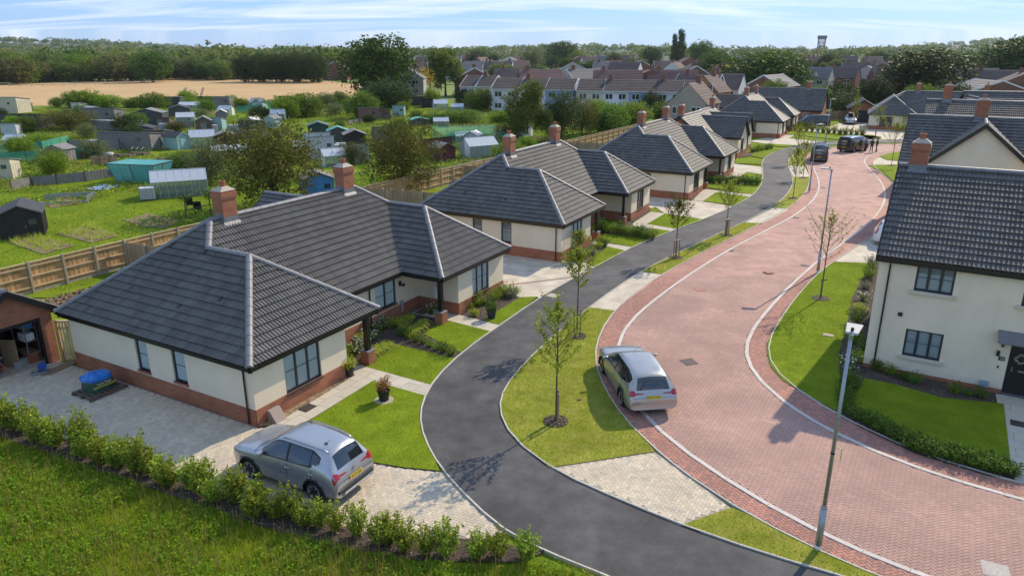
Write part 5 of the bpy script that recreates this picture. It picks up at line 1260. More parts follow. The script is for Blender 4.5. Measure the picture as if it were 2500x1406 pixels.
# twin-gabled pair
D_ = empty('bungalow', (27.2, 87.4, 0), R(61), 'grey roofed pair of bungalows with two cream front gables facing the footpath', 'house')
for du, dv in ((0, 0), (5.3, .5)):
    w0 = du + .25
    R_ = gable_walls(D_, w0, w0 + 4.7, dv + .3, 5, 2.4, .85, 'y', M['render'], {'front': [(1.5, 3.0, .75, 2.15)]})
    window(D_, *R_['front'], (1.5, 3.0, .75, 2.15), 2, sill='grey', style='dark')
    gable_roof(D_, du, du + 5.2, dv, 7.0 if du else 6.4, 2.42, .85, 'y', 2)
gable_walls(D_, -4.6, 11.6, 2.9, 9.5, 2.4, .74, 'x', M['brick'], plinth=0)
gable_roof(D_, -4.9, 4.4, 2.6, 9.8, 2.4, .74, 'x', 2)
gable_roof(D_, 4.42, 12, 2.9, 10.1, 2.4, .74, 'x', 2)
RZ[0] = 2.4 + 3.6 * .74
chimney(D_, -4.2, 6.2, RZ[0] - .5, RZ[0] + 1.2); chimney(D_, 11.2, 6.5, RZ[0] - .5, RZ[0] + 1.2)

# long brick bungalow across the end of the row
F_ = empty('bungalow', (41.6, 133.3, 0), R(-29), 'long red brick bungalow with plain grey gable roof behind the dark side-on van', 'house')
R_ = gable_walls(F_, .2, 12.8, .3, 8.0, 2.4, .82, 'x', M['brick'], {'front': [(9.6, 10.8, .9, 2.1)]}, plinth=0)
window(F_, *R_['front'], (9.6, 10.8, .9, 2.1), 2, M['white'], sill='brick', style='dark')
gable_roof(F_, 0, 13, 0, 8.3, 2.42, .82, 'x', 2)
RZ[0] = 2.42 + 4.15 * .82
chimney(F_, 9.9, 4.15, RZ[0] - .5, RZ[0] + 1.2)

# hipped bungalow on the right of the turning head
G_ = empty('bungalow', (58.0, 121.0, 0), R(-25), 'cream hipped bungalow with dark front door right of the far garage', 'house')
wl, pl = MB(), MB()
for a, b, ops in (((.3, 9), (.3, .3), []), ((.3, .3), (5.1, .3), [(1.5, 3.4, .62, 2.1)]), ((5.1, .3), (5.1, 1.6), []), ((5.1, 1.6), (22, 1.6), []), ((22, 1.6), (22, 12), [])):
    wall_run(wl, a, b, .62, 2.4, ops); wall_run(pl, (a[0], a[1] - .01), (b[0], b[1] - .01), -.05, .62)
    if ops: window(G_, a, b, ops[0], 3, sill='grey', style='dark')
wl.build('wall', M['render'], G_); pl.build('plinth', M['brick'], G_)
door(G_, (5.1, 1.6), (22, 1.6), .15, 1.1)
MB().box((6.9, .4, 1.2), (.2, .2, 2.4)).build('porch_post', M['black'], G_)
S = []; rf = link('roof', None, G_); t = .76; cf = math.sqrt(1 + t * t); hw = 3.6
slope(S, [[(0, 0), (7.2, 0), (hw, hw * cf)]], (0, 0, 2.38), (1, 0, 0), (0, 1, t), 2)
slope(S, [[(0, 0), (10, 0), (10 - hw, hw * cf), (0, hw * cf)]], (0, 10, 2.38), (0, -1, 0), (1, 0, t), 2)
slope(S, [[(0, 0), (8, 0), (8 + hw, hw * cf), (hw, hw * cf)]], (7.2, 0, 2.38), (0, 1, 0), (-1, 0, t), 2)
hm = 4.6
slope(S, [[(0, 0), (22, 0), (22 - hm, hm * cf), (hm, hm * cf)]], (.6, 1.2, 2.38), (1, 0, 0), (0, 1, t), 2)
finish_roof(S, rf, M['tile'])
u = MB(); z = 2.33
u.face([(0, 0, z), (7.2, 0, z), (hw, hw, z + hw * t)]); u.face([(0, 10, z), (0, 0, z), (hw, hw, z + hw * t), (hw, 10 - 2, z + hw * t)]); u.face([(7.2, 0, z), (7.2, 8, z), (hw, 8, z + hw * t), (hw, hw, z + hw * t)])
u.face([(.6, 1.2, z), (22.6, 1.2, z), (18, 5.8, z + hm * t), (5.2, 5.8, z + hm * t)]); u.face([(.6, 10.4, z), (.6, 1.2, z), (5.2, 5.8, z + hm * t)]); u.face([(22.6, 10.4, z), (.6, 10.4, z), (5.2, 5.8, z + hm * t), (18, 5.8, z + hm * t)])
u.build('underlay', M['tile'], rf)
for a, b in (((0, 0, 2.4), (hw, hw, 2.4 + hw * t)), ((7.2, 0, 2.4), (hw, hw, 2.4 + hw * t)), ((hw, hw, 2.4 + hw * t), (5.2, 5.8, 2.4 + hm * t)), ((5.2, 5.8, 2.4 + hm * t), (18, 5.8, 2.4 + hm * t))): ridge_line(rf, a, b, me=RIDGE)
gutter(G_, [(0, 10), (0, 0), (7.2, 0), (7.2, 1.2), (22, 1.2)], 2.38)
RZ[0] = 2.38 + hm * t
chimney(G_, 7.0, 5.8, RZ[0] - .5, RZ[0] + 1.2); chimney(G_, 16.6, 5.8, RZ[0] - .5, RZ[0] + 1.2)
# far garage
fg = empty('garage', (60.6, 133.6, 0), R(-20), 'red brick garage with dark closed door beside the far hipped bungalow', 'garage')
gable_walls(fg, 0, 4.6, 0, 6, 2.3, .6, 'y', M['brick'], {'front': [(1.0, 3.6, 0, 2.1)]}, plinth=0)
MB().box((2.3, .12, 1.05), (2.6, .05, 2.1)).build('door', M['anth'], fg)
gable_roof(fg, -.3, 4.9, -.3, 6.3, 2.3, .6, 'y', 5)

# ---------------- two-storey house on the right
H1 = empty('house', (14.29, 27.38, 0), R(-31), 'two-storey cream house with number 10 by its black front door, right foreground', 'house')
ops = [(1.33, 2.64, .83, 1.95), (1.33, 2.64, 3.56, 4.61), (4.83, 6.14, 3.56, 4.61), (4.83, 5.85, -.02, 2.02)]
wl = MB(); z1 = 4.78
x0, y0, x1, y1 = .12, .30, 10, 8.9
class _o: pass
def run_multi(b, a0, a1, ops_col, z0, zt):
    wall_run(b, (a0, y0), (a1, y0), z0, zt, ops_col)
wall_run(wl, (x0, y0), (x0 + 3.4, y0), .0, 2.8, [ops[0]]); wall_run(wl, (x0, y0), (x0 + 3.4, y0), 2.8, z1, [ops[1]])
wall_run(wl, (x0 + 3.4, y0), (x1, y0), 0.0, 2.8, [(1.43, 2.45, 0, 2.05)]); wall_run(wl, (x0 + 3.4, y0), (x1, y0), 2.8, z1, [(1.43, 2.74, 3.56, 4.61)])
wall_run(wl, (x0, y1), (x0, y0), 0, z1); wall_run(wl, (x1, y0), (x1, y1), 0, z1); wall_run(wl, (x1, y1), (x0, y1), 0, z1)
hm = (9.2) / 2; tn = 2.95 / 4.6
wl.face([(x0, y1, z1), (x0, y0, z1), (x0, 4.6, z1 + 4.3 * tn)])
wl.build('wall', M['render'], H1)
pb = MB(); wall_run(pb, (x0 - .012, y0 - .012), (x0 + 4.83, y0 - .012), -.05, .17); wall_run(pb, (x0 - .012, y1), (x0 - .012, y0 - .012), -.05, .17); pb.build('plinth', M['brick'], H1)
a, b = (x0, y0), (x1, y0)
window(H1, a, b, ops[0], 3, sill='stone', style='curtain'); window(H1, a, b, ops[1], 3, sill='stone', style='halfblind'); window(H1, a, b, ops[2], 3, sill='stone', style='dark')
dr = door(H1, a, b, 4.83, 5.85, 2.05, True)
cp = link('porch_canopy', None, H1, (5.4, .3, 2.30))
cb = MB(); cb.add([(-.95, 0, .22), (.95, 0, .22), (.95, -.75, 0), (-.95, -.75, 0), (-.95, 0, .16), (.95, 0, .16), (.95, -.75, -.07), (-.95, -.75, -.07)], [(0, 3, 2, 1), (3, 7, 6, 2), (0, 4, 7, 3), (1, 2, 6, 5), (4, 5, 6, 7)])
cb.build('canopy_roof', M['lead'], cp)
for s in (-.72, .72): MB().beam((s, -.04, -.42), (s, -.04, .14), .09, .09).beam((s, -.06, -.36), (s, -.6, -.02), .08, .08).build('bracket', M['black'], cp)
MB().box((4.59, .24, 1.60), (.10, .12, .20)).build('wall_lamp', M['black'], H1, bevel=.01)
MB().box((1.15, .29, 2.5), (.16, .04, .16)).build('wall_vent', M['black'], H1)
MB().box((4.68, .285, 1.05), (.05, .04, .09)).build('doorbell', M['black'], H1)
npl = MB().box((4.74, .285, 1.40), (.19, .025, .15)).build('number_plate', M['black'], H1)
def text(s, size, par, loc, rot, m, name='lettering', ext=.003, align='CENTER'):
    cu = bpy.data.curves.new(name, 'FONT'); cu.body = s; cu.size = size; cu.extrude = ext; cu.align_x = align; cu.align_y = 'CENTER'
    t_ = bpy.data.objects.new(name, cu); me = baked(t_)
    bpy.data.objects.remove(t_); bpy.data.curves.remove(cu)
    me.materials.clear(); me.materials.append(m)
    o = link(name, me, par, loc); o.rotation_euler = rot
    return o
text('10', .13, npl, (4.74, .268, 1.40), (R(90), 0, 0), M['white'])
MB().box((4.36, .2, .30), (.26, .16, .22)).build('meter_box', mat('blue_grey_box', (.25, .33, .42), .5), H1)
downpipe(H1, .52, .24, 4.75, 0, -.22)
wr = MB()
for i in range(28):
    t = 2 * math.pi * i / 28
    for k in range(3):
        q = Vector((5.34 + (.17 + random.uniform(-.04, .04)) * math.cos(t), .27 + random.uniform(-.03, .02), 1.5 + (.17 + random.uniform(-.04, .04)) * math.sin(t)))
        wr.box(q, (.06, .015, .035), random.uniform(0, 3), 0, random.uniform(0, 3))
wr.build('door_wreath', mat('pale_wreath', (.42, .42, .25), .8, rnd=.3), H1)
gable_roof(H1, 0, 10.2, 0, 9.2, 4.8, tn, 'x', 9, single=300)
RZ[0] = 4.8 + 4.6 * tn
chimney(H1, .74, 4.6, RZ[0] - .5, RZ[0] + 1.0, .66, .62, tn)
MB().box((4.6, 2.76, 4.8 + 2.76 * tn + .07), (.3, .3, .08), rx=math.atan(tn)).build('roof_vent', M['black'], H1)
for x in (1.0, 3.0, 3.6, 4.2): MB().box((x, .2, 4.63), (.05, .12, .04)).build('rafter_bracket', M['black'], H1)

# house behind it with the cream gable
u_, v_ = Vector((math.cos(R(-31)), math.sin(R(-31)))), Vector((math.sin(R(31)), math.cos(R(31))))
ap = Vector((31.5, 49.05)); o2 = ap - u_ * 3.5
H2 = empty('house', (o2.x, o2.y, 0), R(-31), 'cream house with tall front gable rising behind the number 10 house', 'house')
gable_walls(H2, .25, 6.75, .3, 6, 4.75, .86, 'y', M['render'], plinth=.2)
gable_roof(H2, 0, 7.0, 0, 5.5, 4.7, .86, 'y', 5)
gable_walls(H2, -1.2, 12, 3, 9, 4.75, .70, 'x', M['render'], plinth=.2)
gable_roof(H2, -1.4, 14, .9, 9.5, 4.75, .70, 'x', 5)
RZ[0] = 4.75 + 4.3 * .70
chimney(H2, 3.2, 5.2, RZ[0] - .5, RZ[0] + 1.25, .8, .65, .7)
# low rear wing between the two
H1b = empty('house_extension', (o2.x - 3.2, o2.y - 6.2, 0), R(-31), 'small grey gabled roof between the number 10 house and the tall gable', 'house')
gable_walls(H1b, 5.3, 8.9, 0, 5, 4.3, .9, 'y', M['render'], plinth=0)
gable_roof(H1b, 5.0, 9.2, -.2, 5.5, 4.6, .9, 'y', 2)
# third right-hand house, long roof with the ridge in view
H3 = empty('house', (37.6, 67.8, 0), R(-29), 'right-hand house with long grey roof and chimney beyond the tall cream gable', 'house')
gable_walls(H3, .2, 17, .3, 9.3, 4.85, .61, 'x', M['render'], plinth=.2)
gable_roof(H3, 0, 17.2, 0, 9.7, 4.9, .61, 'x', 5)
RZ[0] = 4.9 + 4.85 * .61
chimney(H3, 1.7, 4.85, RZ[0] - .5, RZ[0] + 1.35, .72, .62, .61)
H4 = empty('house', (50.5, 82, 0), R(-18), 'farthest right-hand house with a small front gable on its grey roof', 'house')
gable_walls(H4, .2, 15, .3, 8.3, 4.85, .68, 'x', M['render'], plinth=.2)
gable_roof(H4, 0, 15.2, 0, 8.7, 4.9, .68, 'x', 2)
gable_roof(H4, -1.4, 2.4, -.6, 4.2, 5.9, .8, 'y', 2)
gable_walls(H4, -1.2, 2.2, -.3, 4, 5.9, .8, 'y', M['render'], plinth=0)
# ------------------------------------------------------------------ plants
M['leaf_street'] = leafmat('street_tree_leaf', (0.165, 0.247, 0.0223), (0.363, 0.396, 0.0445), .4, (0.462, 0.281, 0.0594))
M['leaf_oak'] = leafmat('oak_leaf', (0.0429, 0.0907, 0.0149), (0.124, 0.19, 0.0238), .3)
M['leaf_dark'] = leafmat('dark_leaf', (0.0297, 0.0561, 0.0149), (0.0907, 0.124, 0.0238), .25)
M['leaf_mid'] = leafmat('mid_leaf', (0.0742, 0.14, 0.0178), (0.198, 0.281, 0.0327), .35)
M['leaf_bright'] = leafmat('bright_leaf', (0.116, 0.214, 0.0149), (0.281, 0.38, 0.0297), .4)
M['leaf_apple'] = leafmat('apple_leaf', (.055, .068, .010), (.17, .155, .03), .35, (.26, .16, .06))
M['leaf_olive'] = leafmat('grey_leaf', (0.0907, 0.124, 0.0445), (0.231, 0.264, 0.104), .3)
M['leaf_birch'] = leafmat('birch_leaf', (0.0907, 0.14, 0.0238), (0.231, 0.264, 0.052), .4)
M['leaf_gold'] = leafmat('golden_leaf', (0.429, 0.363, 0.0178), (0.792, 0.627, 0.0297), .4)
M['leaf_hedge'] = leafmat('hedge_leaf', (0.116, 0.198, 0.0178), (0.363, 0.412, 0.0445), .4, (0.561, 0.462, 0.0891))
M['leaf_laurel'] = leafmat('laurel_leaf', (0.0578, 0.132, 0.0178), (0.181, 0.281, 0.0371), .3)
M['leaf_red'] = leafmat('red_leaf', (0.264, 0.165, 0.0445), (0.495, 0.264, 0.0891), .35, (0.66, 0.0495, 0.0743))
M['leaf_grey'] = leafmat('lavender_leaf', (0.148, 0.181, 0.0965), (0.33, 0.346, 0.208), .3, (0.594, 0.495, 0.445))
M['leaf_sedge'] = leafmat('sedge_blade', (0.264, 0.346, 0.0297), (0.594, 0.627, 0.104), .4)
M['petal'] = leafmat('white_petal', (.75, .75, .68), (.82, .8, .72), .3)
M['dry'] = leafmat('dry_stalk', (.26, .21, .05), (.40, .31, .10), .35)

def leaves(P, size, asp=.55, up=.35, rs=None):
    """diamond leaves at points P, random facing"""
    n = len(P)
    d = rng.normal(size=(n, 3)); d[:, 2] = d[:, 2] * .7 - .15; d /= np.linalg.norm(d, axis=1, keepdims=True)
    nn = rng.normal(size=(n, 3)); nn[:, 2] += up * 2; s = np.cross(d, nn); s /= np.maximum(np.linalg.norm(s, axis=1, keepdims=True), 1e-6)
    l = (size * rng.uniform(.6, 1.35, n))[:, None]
    V = np.empty((n, 4, 3), 'f')
    V[:, 0] = P - d * l / 2; V[:, 1] = P + s * l * asp / 2; V[:, 2] = P + d * l / 2; V[:, 3] = P - s * l * asp / 2
    return V.reshape(-1, 3), np.arange(n * 4).reshape(-1, 4)

def crown_points(lobes, twigs, per, sig, hollow=.55):
    """clumped points: twig tips spread near the surface of the lobes, leaves round every tip"""
    lob = np.array(lobes); wgt = lob[:, 3] ** 2; wgt /= wgt.sum()
    i = rng.choice(len(lob), twigs, p=wgt)
    d = rng.normal(size=(twigs, 3)); d /= np.linalg.norm(d, axis=1, keepdims=True)
    r_ = lob[i, 3] * (hollow + (1 - hollow) * rng.random(twigs) ** .6) * rng.uniform(.85, 1.12, twigs)
    T = lob[i, :3] + d * r_[:, None] * np.array([1, 1, .85])
    P = np.repeat(T, per, axis=0) + rng.normal(size=(twigs * per, 3)) * sig
    return P[P[:, 2] > .05]

def lobes_round(H, w, base, n, flat=1.0):
    """lobes inside an egg-shaped crown"""
    out = []
    cz = (H + base) / 2; rz = (H - base) / 2
    for k in range(n):
        a = k * 2.4 + random.uniform(-.4, .4); z = -1 + 2 * (k + .5) / n; q = math.sqrt(max(0, 1 - z * z))
        f = random.uniform(.55, .72)
        out.append((math.cos(a) * q * w / 2 * f, math.sin(a) * q * w / 2 * f, cz + z * rz * .66, random.uniform(.26, .36) * w * flat))
    out.append((0, 0, cz, .3 * w))
    return out

def woody(H, r0, limbs, lobes, n=7, wig=.05):
    b = MB(); top = H * .72
    tr = [(wig * H * math.sin(k * 1.7) * k / 6 * .3, wig * H * math.cos(k * 2.1) * k / 6 * .3, top * k / 6) for k in range(7)]
    b.tube(tr, [r0 * (1 - .8 * k / 6) * (1.35 if k == 0 else 1) for k in range(7)], n)
    for x, y, z, r_ in random.sample(lobes, min(limbs, len(lobes))):
        k = random.uniform(.35, .8); s = Vector(tr[min(6, int(k * 6))]); e = Vector((x, y, z)); m_ = (s + e) / 2 + Vector((0, 0, -.06 * H))
        if e.z < s.z: s = Vector(tr[2])
        b.tube([s, m_, e], [r0 * .42, r0 * .28, r0 * .08], 5, cap=False)
    return b

def tree_kind(name, H, w, base, nl, twigs, per, leaf, sig, m, r0, shape='round', hollow=.55):
    lob = lobes_round(H, w, base, nl) if shape == 'round' else shape(H, w, base)
    V, F = leaves(crown_points(lob, twigs, per, sig, hollow), leaf)
    return np_mesh(name + '_crown', V, F, m), woody(H, r0, 8, lob).mesh(name + '_trunk', M['bark'])

def weep(H, w, base):
    o = []
    for k in range(16):
        a = k * 2.4; q = w / 2 * random.uniform(.15, .75); z = H * random.uniform(.5, .97) * (1.08 - .3 * q / w * 2)
        for j in range(3): o.append((math.cos(a) * q * (1 + j * .08), math.sin(a) * q * (1 + j * .08), max(base, z - j * H * .13), w * (.15 - .02 * j)))
    return o
def spire(H, w, base): return [(random.uniform(-.1, .1) * w, random.uniform(-.1, .1) * w, base + (H - base) * k / 11, w * (.48 if 1 < k < 8 else .3)) for k in range(12)]

def place_tree(parts, loc, sx, sz, rz, label, group, name='tree', cat='tree'):
    t = empty(name, (loc[0], loc[1], -.05), rz, label, cat, group)
    t.scale = (sx, sx, sz)
    link('crown', parts[0], t); link('trunk', parts[1], t)
    return t
# prototypes are 10 m tall and 8 m wide unless noted
TK = {
    'oak': [tree_kind('oak', 10, 9, 1.0, 22, 900, 12, .50, .36, M['leaf_oak'], .30) for _ in range(3)],
    'oakd': [tree_kind('dark', 10, 9, .6, 22, 900, 12, .48, .36, M['leaf_dark'], .30) for _ in range(2)],
    'apple': [tree_kind('apple', 6.5, 6.5, .5, 22, 900, 15, .20, .22, M['leaf_apple'], .14) for _ in range(2)],
    'olive': [tree_kind('olive', 6.5, 5.5, .5, 17, 700, 14, .20, .22, M['leaf_olive'], .12)],
    'birch': [tree_kind('birch', 8, 7, 1.0, 0, 1000, 15, .24, .20, M['leaf_birch'], .14, weep, .3)],
    'birchd': [tree_kind('birchd', 8, 6.4, .8, 19, 800, 13, .26, .24, M['leaf_dark'], .14)],
    'birchy': [tree_kind('birchy', 10, 8, 1.2, 0, 800, 13, .40, .28, M['leaf_birch'], .2, weep, .3)],
    'poplar': [tree_kind('poplar', 10, 2.4, .6, 0, 620, 11, .36, .2, M['leaf_oak'], .16, spire, .4)],
    'gold': [tree_kind('gold', 6, 6, .6, 11, 380, 10, .26, .26, M['leaf_gold'], .12)],
    'bush': [tree_kind('bush', 4, 5, .2, 17, 620, 12, .27, .22, M['leaf_mid'], .08), tree_kind('bush', 4, 5, .2, 15, 620, 12, .27, .22, M['leaf_bright'], .08)],
    'bushd': [tree_kind('bushd', 4, 5, .2, 17, 620, 12, .27, .22, M['leaf_dark'], .08)],
}
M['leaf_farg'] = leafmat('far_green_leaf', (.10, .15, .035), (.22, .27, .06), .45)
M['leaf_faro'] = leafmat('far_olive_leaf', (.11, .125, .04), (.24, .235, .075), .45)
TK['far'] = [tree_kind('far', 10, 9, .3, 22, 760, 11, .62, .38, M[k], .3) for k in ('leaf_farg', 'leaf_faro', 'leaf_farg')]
TD = {'far': (10, 9), 'oak': (10, 9), 'oakd': (10, 9), 'apple': (6.5, 6.5), 'olive': (6.5, 5.5), 'birch': (8, 7), 'birchd': (8, 6.4), 'birchy': (10, 8), 'poplar': (10, 2.4), 'gold': (6, 6), 'bush': (4, 5), 'bushd': (4, 5)}
TLAB = {0: 'dense brownish green tree over the allotments, behind the nearest bungalow roof', 1: 'grey-green bushy tree beside the aluminium greenhouse', 2: 'loose green tree by the new fence, between the first two bungalows', 3: 'tall weeping birch at the end of the allotments', 4: 'dark tree close behind the weeping birch', 5: 'large dark oak at the corner of the stubble field',
        6: 'dark rounded bush at the foot of the large oak', 7: 'yellow-tinged tall birch right of the large oak', 8: 'broad bright green tree behind the long brick bungalow', 9: 'broad dark brownish tree behind the far hipped bungalow', 10: 'shorter of the two slim poplars on the skyline', 11: 'taller of the two slim poplars on the skyline',
        23: 'golden yellow tree left of the broad green tree', 24: 'golden yellow tree in front of the tall birch', 25: 'round green bush at the left edge of the field hedge', 30: 'wide dark apple tree left of the long open shed'}
for i, (k, p, h, wd) in enumerate(L['trees']):
    proto = TK[k][i % len(TK[k])]; d = TD[k]
    lab, grp = TLAB.get(i), None
    if not lab:
        far = p[1] > 175
        lab = {'oak': 'leafy green tree standing among the village roofs', 'oakd': 'dark green tree standing among the village roofs', 'olive': 'greyish tree of the allotments and gardens', 'apple': 'small fruit tree of the allotments'}.get(k) or ('dark green bush' if k == 'bushd' else 'green bush') + (' among the far gardens' if far else ' growing wild between the allotment plots')
        grp = lab + 's' if False else 'trees and bushes: ' + lab
    place_tree(proto, p, wd / d[1] * random.uniform(.97, 1.05), h / d[0] * 1.04, random.uniform(0, 6.28), lab, grp, 'tree' if 'bush' not in k else 'bush', 'tree' if 'bush' not in k else 'bush')

# street saplings with stakes
def sapling(H, cb, w, m, seed, dens=1.):
    random.seed(seed)
    b = MB(); P = []
    b.tube([(0, 0, 0), (.01, 0, cb), (0, .01, (cb + H) / 2), (0, 0, H * .97)], [.035, .028, .018, .005], 6)
    nb = 26
    for k in range(nb):
        f = k / nb; z0 = cb + (H - cb) * f * .82; a = k * 2.4
        l = w * .70 * (math.sin(math.pi * min(1, .18 + f * .95)) ** .8 + .12) * random.uniform(.8, 1.15)
        e = Vector((math.cos(a) * l, math.sin(a) * l, z0 + l * random.uniform(.9, 1.5))); s = Vector((0, 0, z0)); m_ = (s + e) / 2 + Vector((math.cos(a) * l * .12, math.sin(a) * l * .12, 0))
        b.tube([s, m_, e], [.012, .008, .003], 4, cap=False)
        for j in range(int(62 * dens)):
            t = random.uniform(.25, 1.08); q = s.lerp(m_, t * 2) if t < .5 else m_.lerp(e, t * 2 - 1)
            P.append(tuple(q + Vector((random.gauss(0, .06), random.gauss(0, .06), random.gauss(0, .06)))))
    for j in range(90): P.append((random.gauss(0, .07), random.gauss(0, .07), H * random.uniform(.78, 1.0)))
    V, F = leaves(np.array(P), .10, .65)
    return np_mesh('sapling_crown', V, F, m), b.mesh('sapling_stem', M['bark'])
random.seed(3)
SL = ['street sapling nearest the camera in the round mulch bed, by the silver estate car', 'street sapling on the verge beyond the silver estate car', 'staked sapling with bronze leaves beside the second bungalow', 'staked sapling on the verge in front of the third bungalow', 'thin sapling on the narrow verge where the footpath bends', 'slim sapling by the lamp post near the parked vans', 'thin sapling on the big lawn left of the number 10 house',
      'sapling on the small lawn beyond the number 10 house chimney', 'thin sapling left of the rear van', 'staked sapling behind the three people by the van', 'slim sapling standing in the far hedge', 'small brownish sapling left of the first van', 'very young tree in the corner bed of the second bungalow']
for i, (p, h, cb, wd) in enumerate(L['saplings']):
    m = M['leaf_street'] if i not in (2, 11) else M['leaf_apple']
    pr_ = sapling(h, cb * .93, wd * .95, m, 30 + i, 1. if i < 5 or i == 7 else .62)
    if i == 6: pr_ = sapling(h, cb, wd * .95, M['leaf_street'], 44, .28)
    t = empty('street_tree', (p[0], p[1], .03), random.uniform(0, 6), SL[i], 'tree', None)
    link('crown', pr_[0], t); link('trunk', pr_[1], t)
    if i in (0, 1, 2, 3, 9, 6):
        for sx in ((-.16, .14) if i < 2 else (-.2, 0, .2) if i != 6 else (.06,)):
            MB().tube([(sx, .06, -.03), (sx * .96, .06, 1.15 if i != 1 else 1.3)], .038, 8).build('stake', M['stake'], t)
        if i in (2, 3, 9): MB().beam((-.27, .06, 1.14), (.27, .06, 1.14), .05, .06).build('crossbar', M['edging'], t)
        else: MB().beam((-.17, .06, 1.05), (.15, .06, 1.0), .03, .05).build('tree_tie', M['black'], t)
    b = MB(); r_ = .46 if i < 8 else .4
    b.face([(r_ * math.cos(a * .3491) * random.uniform(.92, 1.05), r_ * math.sin(a * .3491) * random.uniform(.92, 1.05), .022) for a in range(18)])
    if i not in (10, 12): b.build('mulch_ring', M['soil'], t)
random.seed(11)

# shrubs
def shrub(name, H, w, stems, per, leaf, m, sig=.05, spike=1.0, flower=0, mf=None):
    P, b = [], MB()
    for k in range(stems):
        a = k * 2.4 + random.uniform(-.3, .3); r_ = w / 2 * math.sqrt((k + .4) / stems); h = H * random.uniform(.55, 1.0) * (1 - .25 * (r_ / (w / 2)) ** 2 * spike)
        e = Vector((math.cos(a) * r_, math.sin(a) * r_, h)); s = Vector((math.cos(a) * r_ * .25, math.sin(a) * r_ * .25, 0))
        b.tube([s, s.lerp(e, .5) + Vector((0, 0, .04)), e], [.012, .008, .003], 4, cap=False)
        for j in range(per):
            t = random.uniform(.18, 1.05); q = s.lerp(e, t); P.append(tuple(q + Vector((random.gauss(0, sig), random.gauss(0, sig), random.gauss(0, sig * .8)))))
    V, F = leaves(np.array(P), leaf)
    mi = np.zeros(len(F), 'i'); Vs, Fs = [V], [F]
    if flower:
        Q = np.array([P[i] for i in rng.integers(0, len(P), flower)]) * np.array([1.06, 1.06, 1.05]) + np.array([0, 0, .04])
        V2, F2 = leaves(Q, leaf * 1.15, .9, 1.); Vs.append(V2); Fs.append(F2 + len(V)); mi = np.concatenate([mi, np.ones(len(F2), 'i')])
    k = sum(len(v) for v in Vs); bv = np.array(b.v, 'f'); bf = np.array(b.f, 'i') + k
    mats_ = [m] + ([mf or M['petal']] if flower else []) + [M['bark']]
    return np_mesh(name, np.concatenate(Vs + [bv]), [np.concatenate(Fs + [bf])], mats_, np.concatenate([mi, np.full(len(bf), len(mats_) - 1, 'i')]))
def sedge(H, w, n):
    V, F = [], []
    for k in range(n):
        a = random.uniform(0, 6.28); l = w / 2 * random.uniform(.5, 1.1); h = H * random.uniform(.6, 1.0); wd = .012
        s = Vector((-math.sin(a), math.cos(a), 0)) * wd; c = [Vector((0, 0, 0)), Vector((math.cos(a) * l * .4, math.sin(a) * l * .4, h)), Vector((math.cos(a) * l * .8, math.sin(a) * l * .8, h * .85)), Vector((math.cos(a) * l, math.sin(a) * l, h * .35))]
        o = Vector((random.gauss(0, .05), random.gauss(0, .05), 0)); b = len(V)
        for i, q in enumerate(c): V += [tuple(q + o - s * (1 - i * .28)), tuple(q + o + s * (1 - i * .28))]
        F += [(b + 2 * i, b + 2 * i + 1, b + 2 * i + 3, b + 2 * i + 2) for i in range(3)]
    return np_mesh('sedge', np.array(V), np.array(F), M['leaf_sedge'])
HS = [shrub('hedge_shrub', 1.05 + .15 * (k % 3), .82, 15, 78, .09, M['leaf_hedge'], .05) for k in range(4)]
LS = [shrub('laurel', .62, .85, 20, 42, .075, M['leaf_laurel'], .05, .6) for k in range(3)]
GS = [shrub('garden_shrub', .75, .9, 16, 46, .075, M['leaf_laurel'], .05, .7), shrub('garden_shrub', .7, .9, 16, 44, .07, M['leaf_bright'], .05, .7), shrub('garden_shrub', .75, .9, 16, 46, .075, M['leaf_hedge'], .05, .7)]
WF = shrub('flower', .62, .85, 16, 34, .065, M['leaf_mid'], .05, .6, 70)
GO = shrub('gold', .55, .75, 16, 40, .07, M['leaf_sedge'], .05, .6)
LV = shrub('lavender', .6, .8, 22, 40, .055, M['leaf_grey'], .05, .5)
SG = [sedge(.36, 1.0, 150) for _ in range(2)]
def put(name, me, p, s, label, cat, group=None, sz=None):
    o = link(name, me, None, (p[0], p[1], .0), random.uniform(0, 6.28)); o.scale = (s, s, sz or s * random.uniform(.85, 1.15))
    return tag(o, label, cat, group)
for i, p in enumerate(L['hedge_front']):
    q = (p[0] + random.uniform(-.22, .22), p[1] + random.uniform(-.2, .2))
    if i == len(L['hedge_front']) - 1: put('hedge_shrub', HS[0], q, .9, 'last straggly hedge shrub beside the black footpath', 'shrub')
    else: put('hedge_shrub', HS[i % 4], q, random.uniform(.85, 1.12) if i < 29 else random.uniform(.75, 1.05), 'young yellow-green hedge shrub in the row beside the driveway', 'shrub', 'foreground hedge row')
for i, p in enumerate(L['hedge_right']): put('hedge_shrub', LS[i % 3], (p[0] + random.uniform(-.08, .08), p[1] + random.uniform(-.08, .08)), random.uniform(.85, 1.1), 'low dark green laurel in the hedge around the number 10 lawn', 'shrub', 'laurel hedge of number 10')
for k, lab, s in (('hedge_A', 'low green shrub in the bed between the two lawns of the nearest bungalow', .72), ('hedge_B', 'green shrub in the hedge before the second bungalow', 1.35), ('hedge_C', 'green shrub in the hedge before the third bungalow', 1.35), ('hedge_D', 'dark shrub before the twin-gabled bungalows', 1.3), ('hedge_E', 'shrub of the long low hedge behind the parked vans', 1.2)):
    for i, p in enumerate(L[k]): put('garden_shrub', (GS if k != 'hedge_E' else HS)[i % 3 if k != 'hedge_C' else 0], p, s * random.uniform(.85, 1.1), lab, 'shrub', lab + ' row')
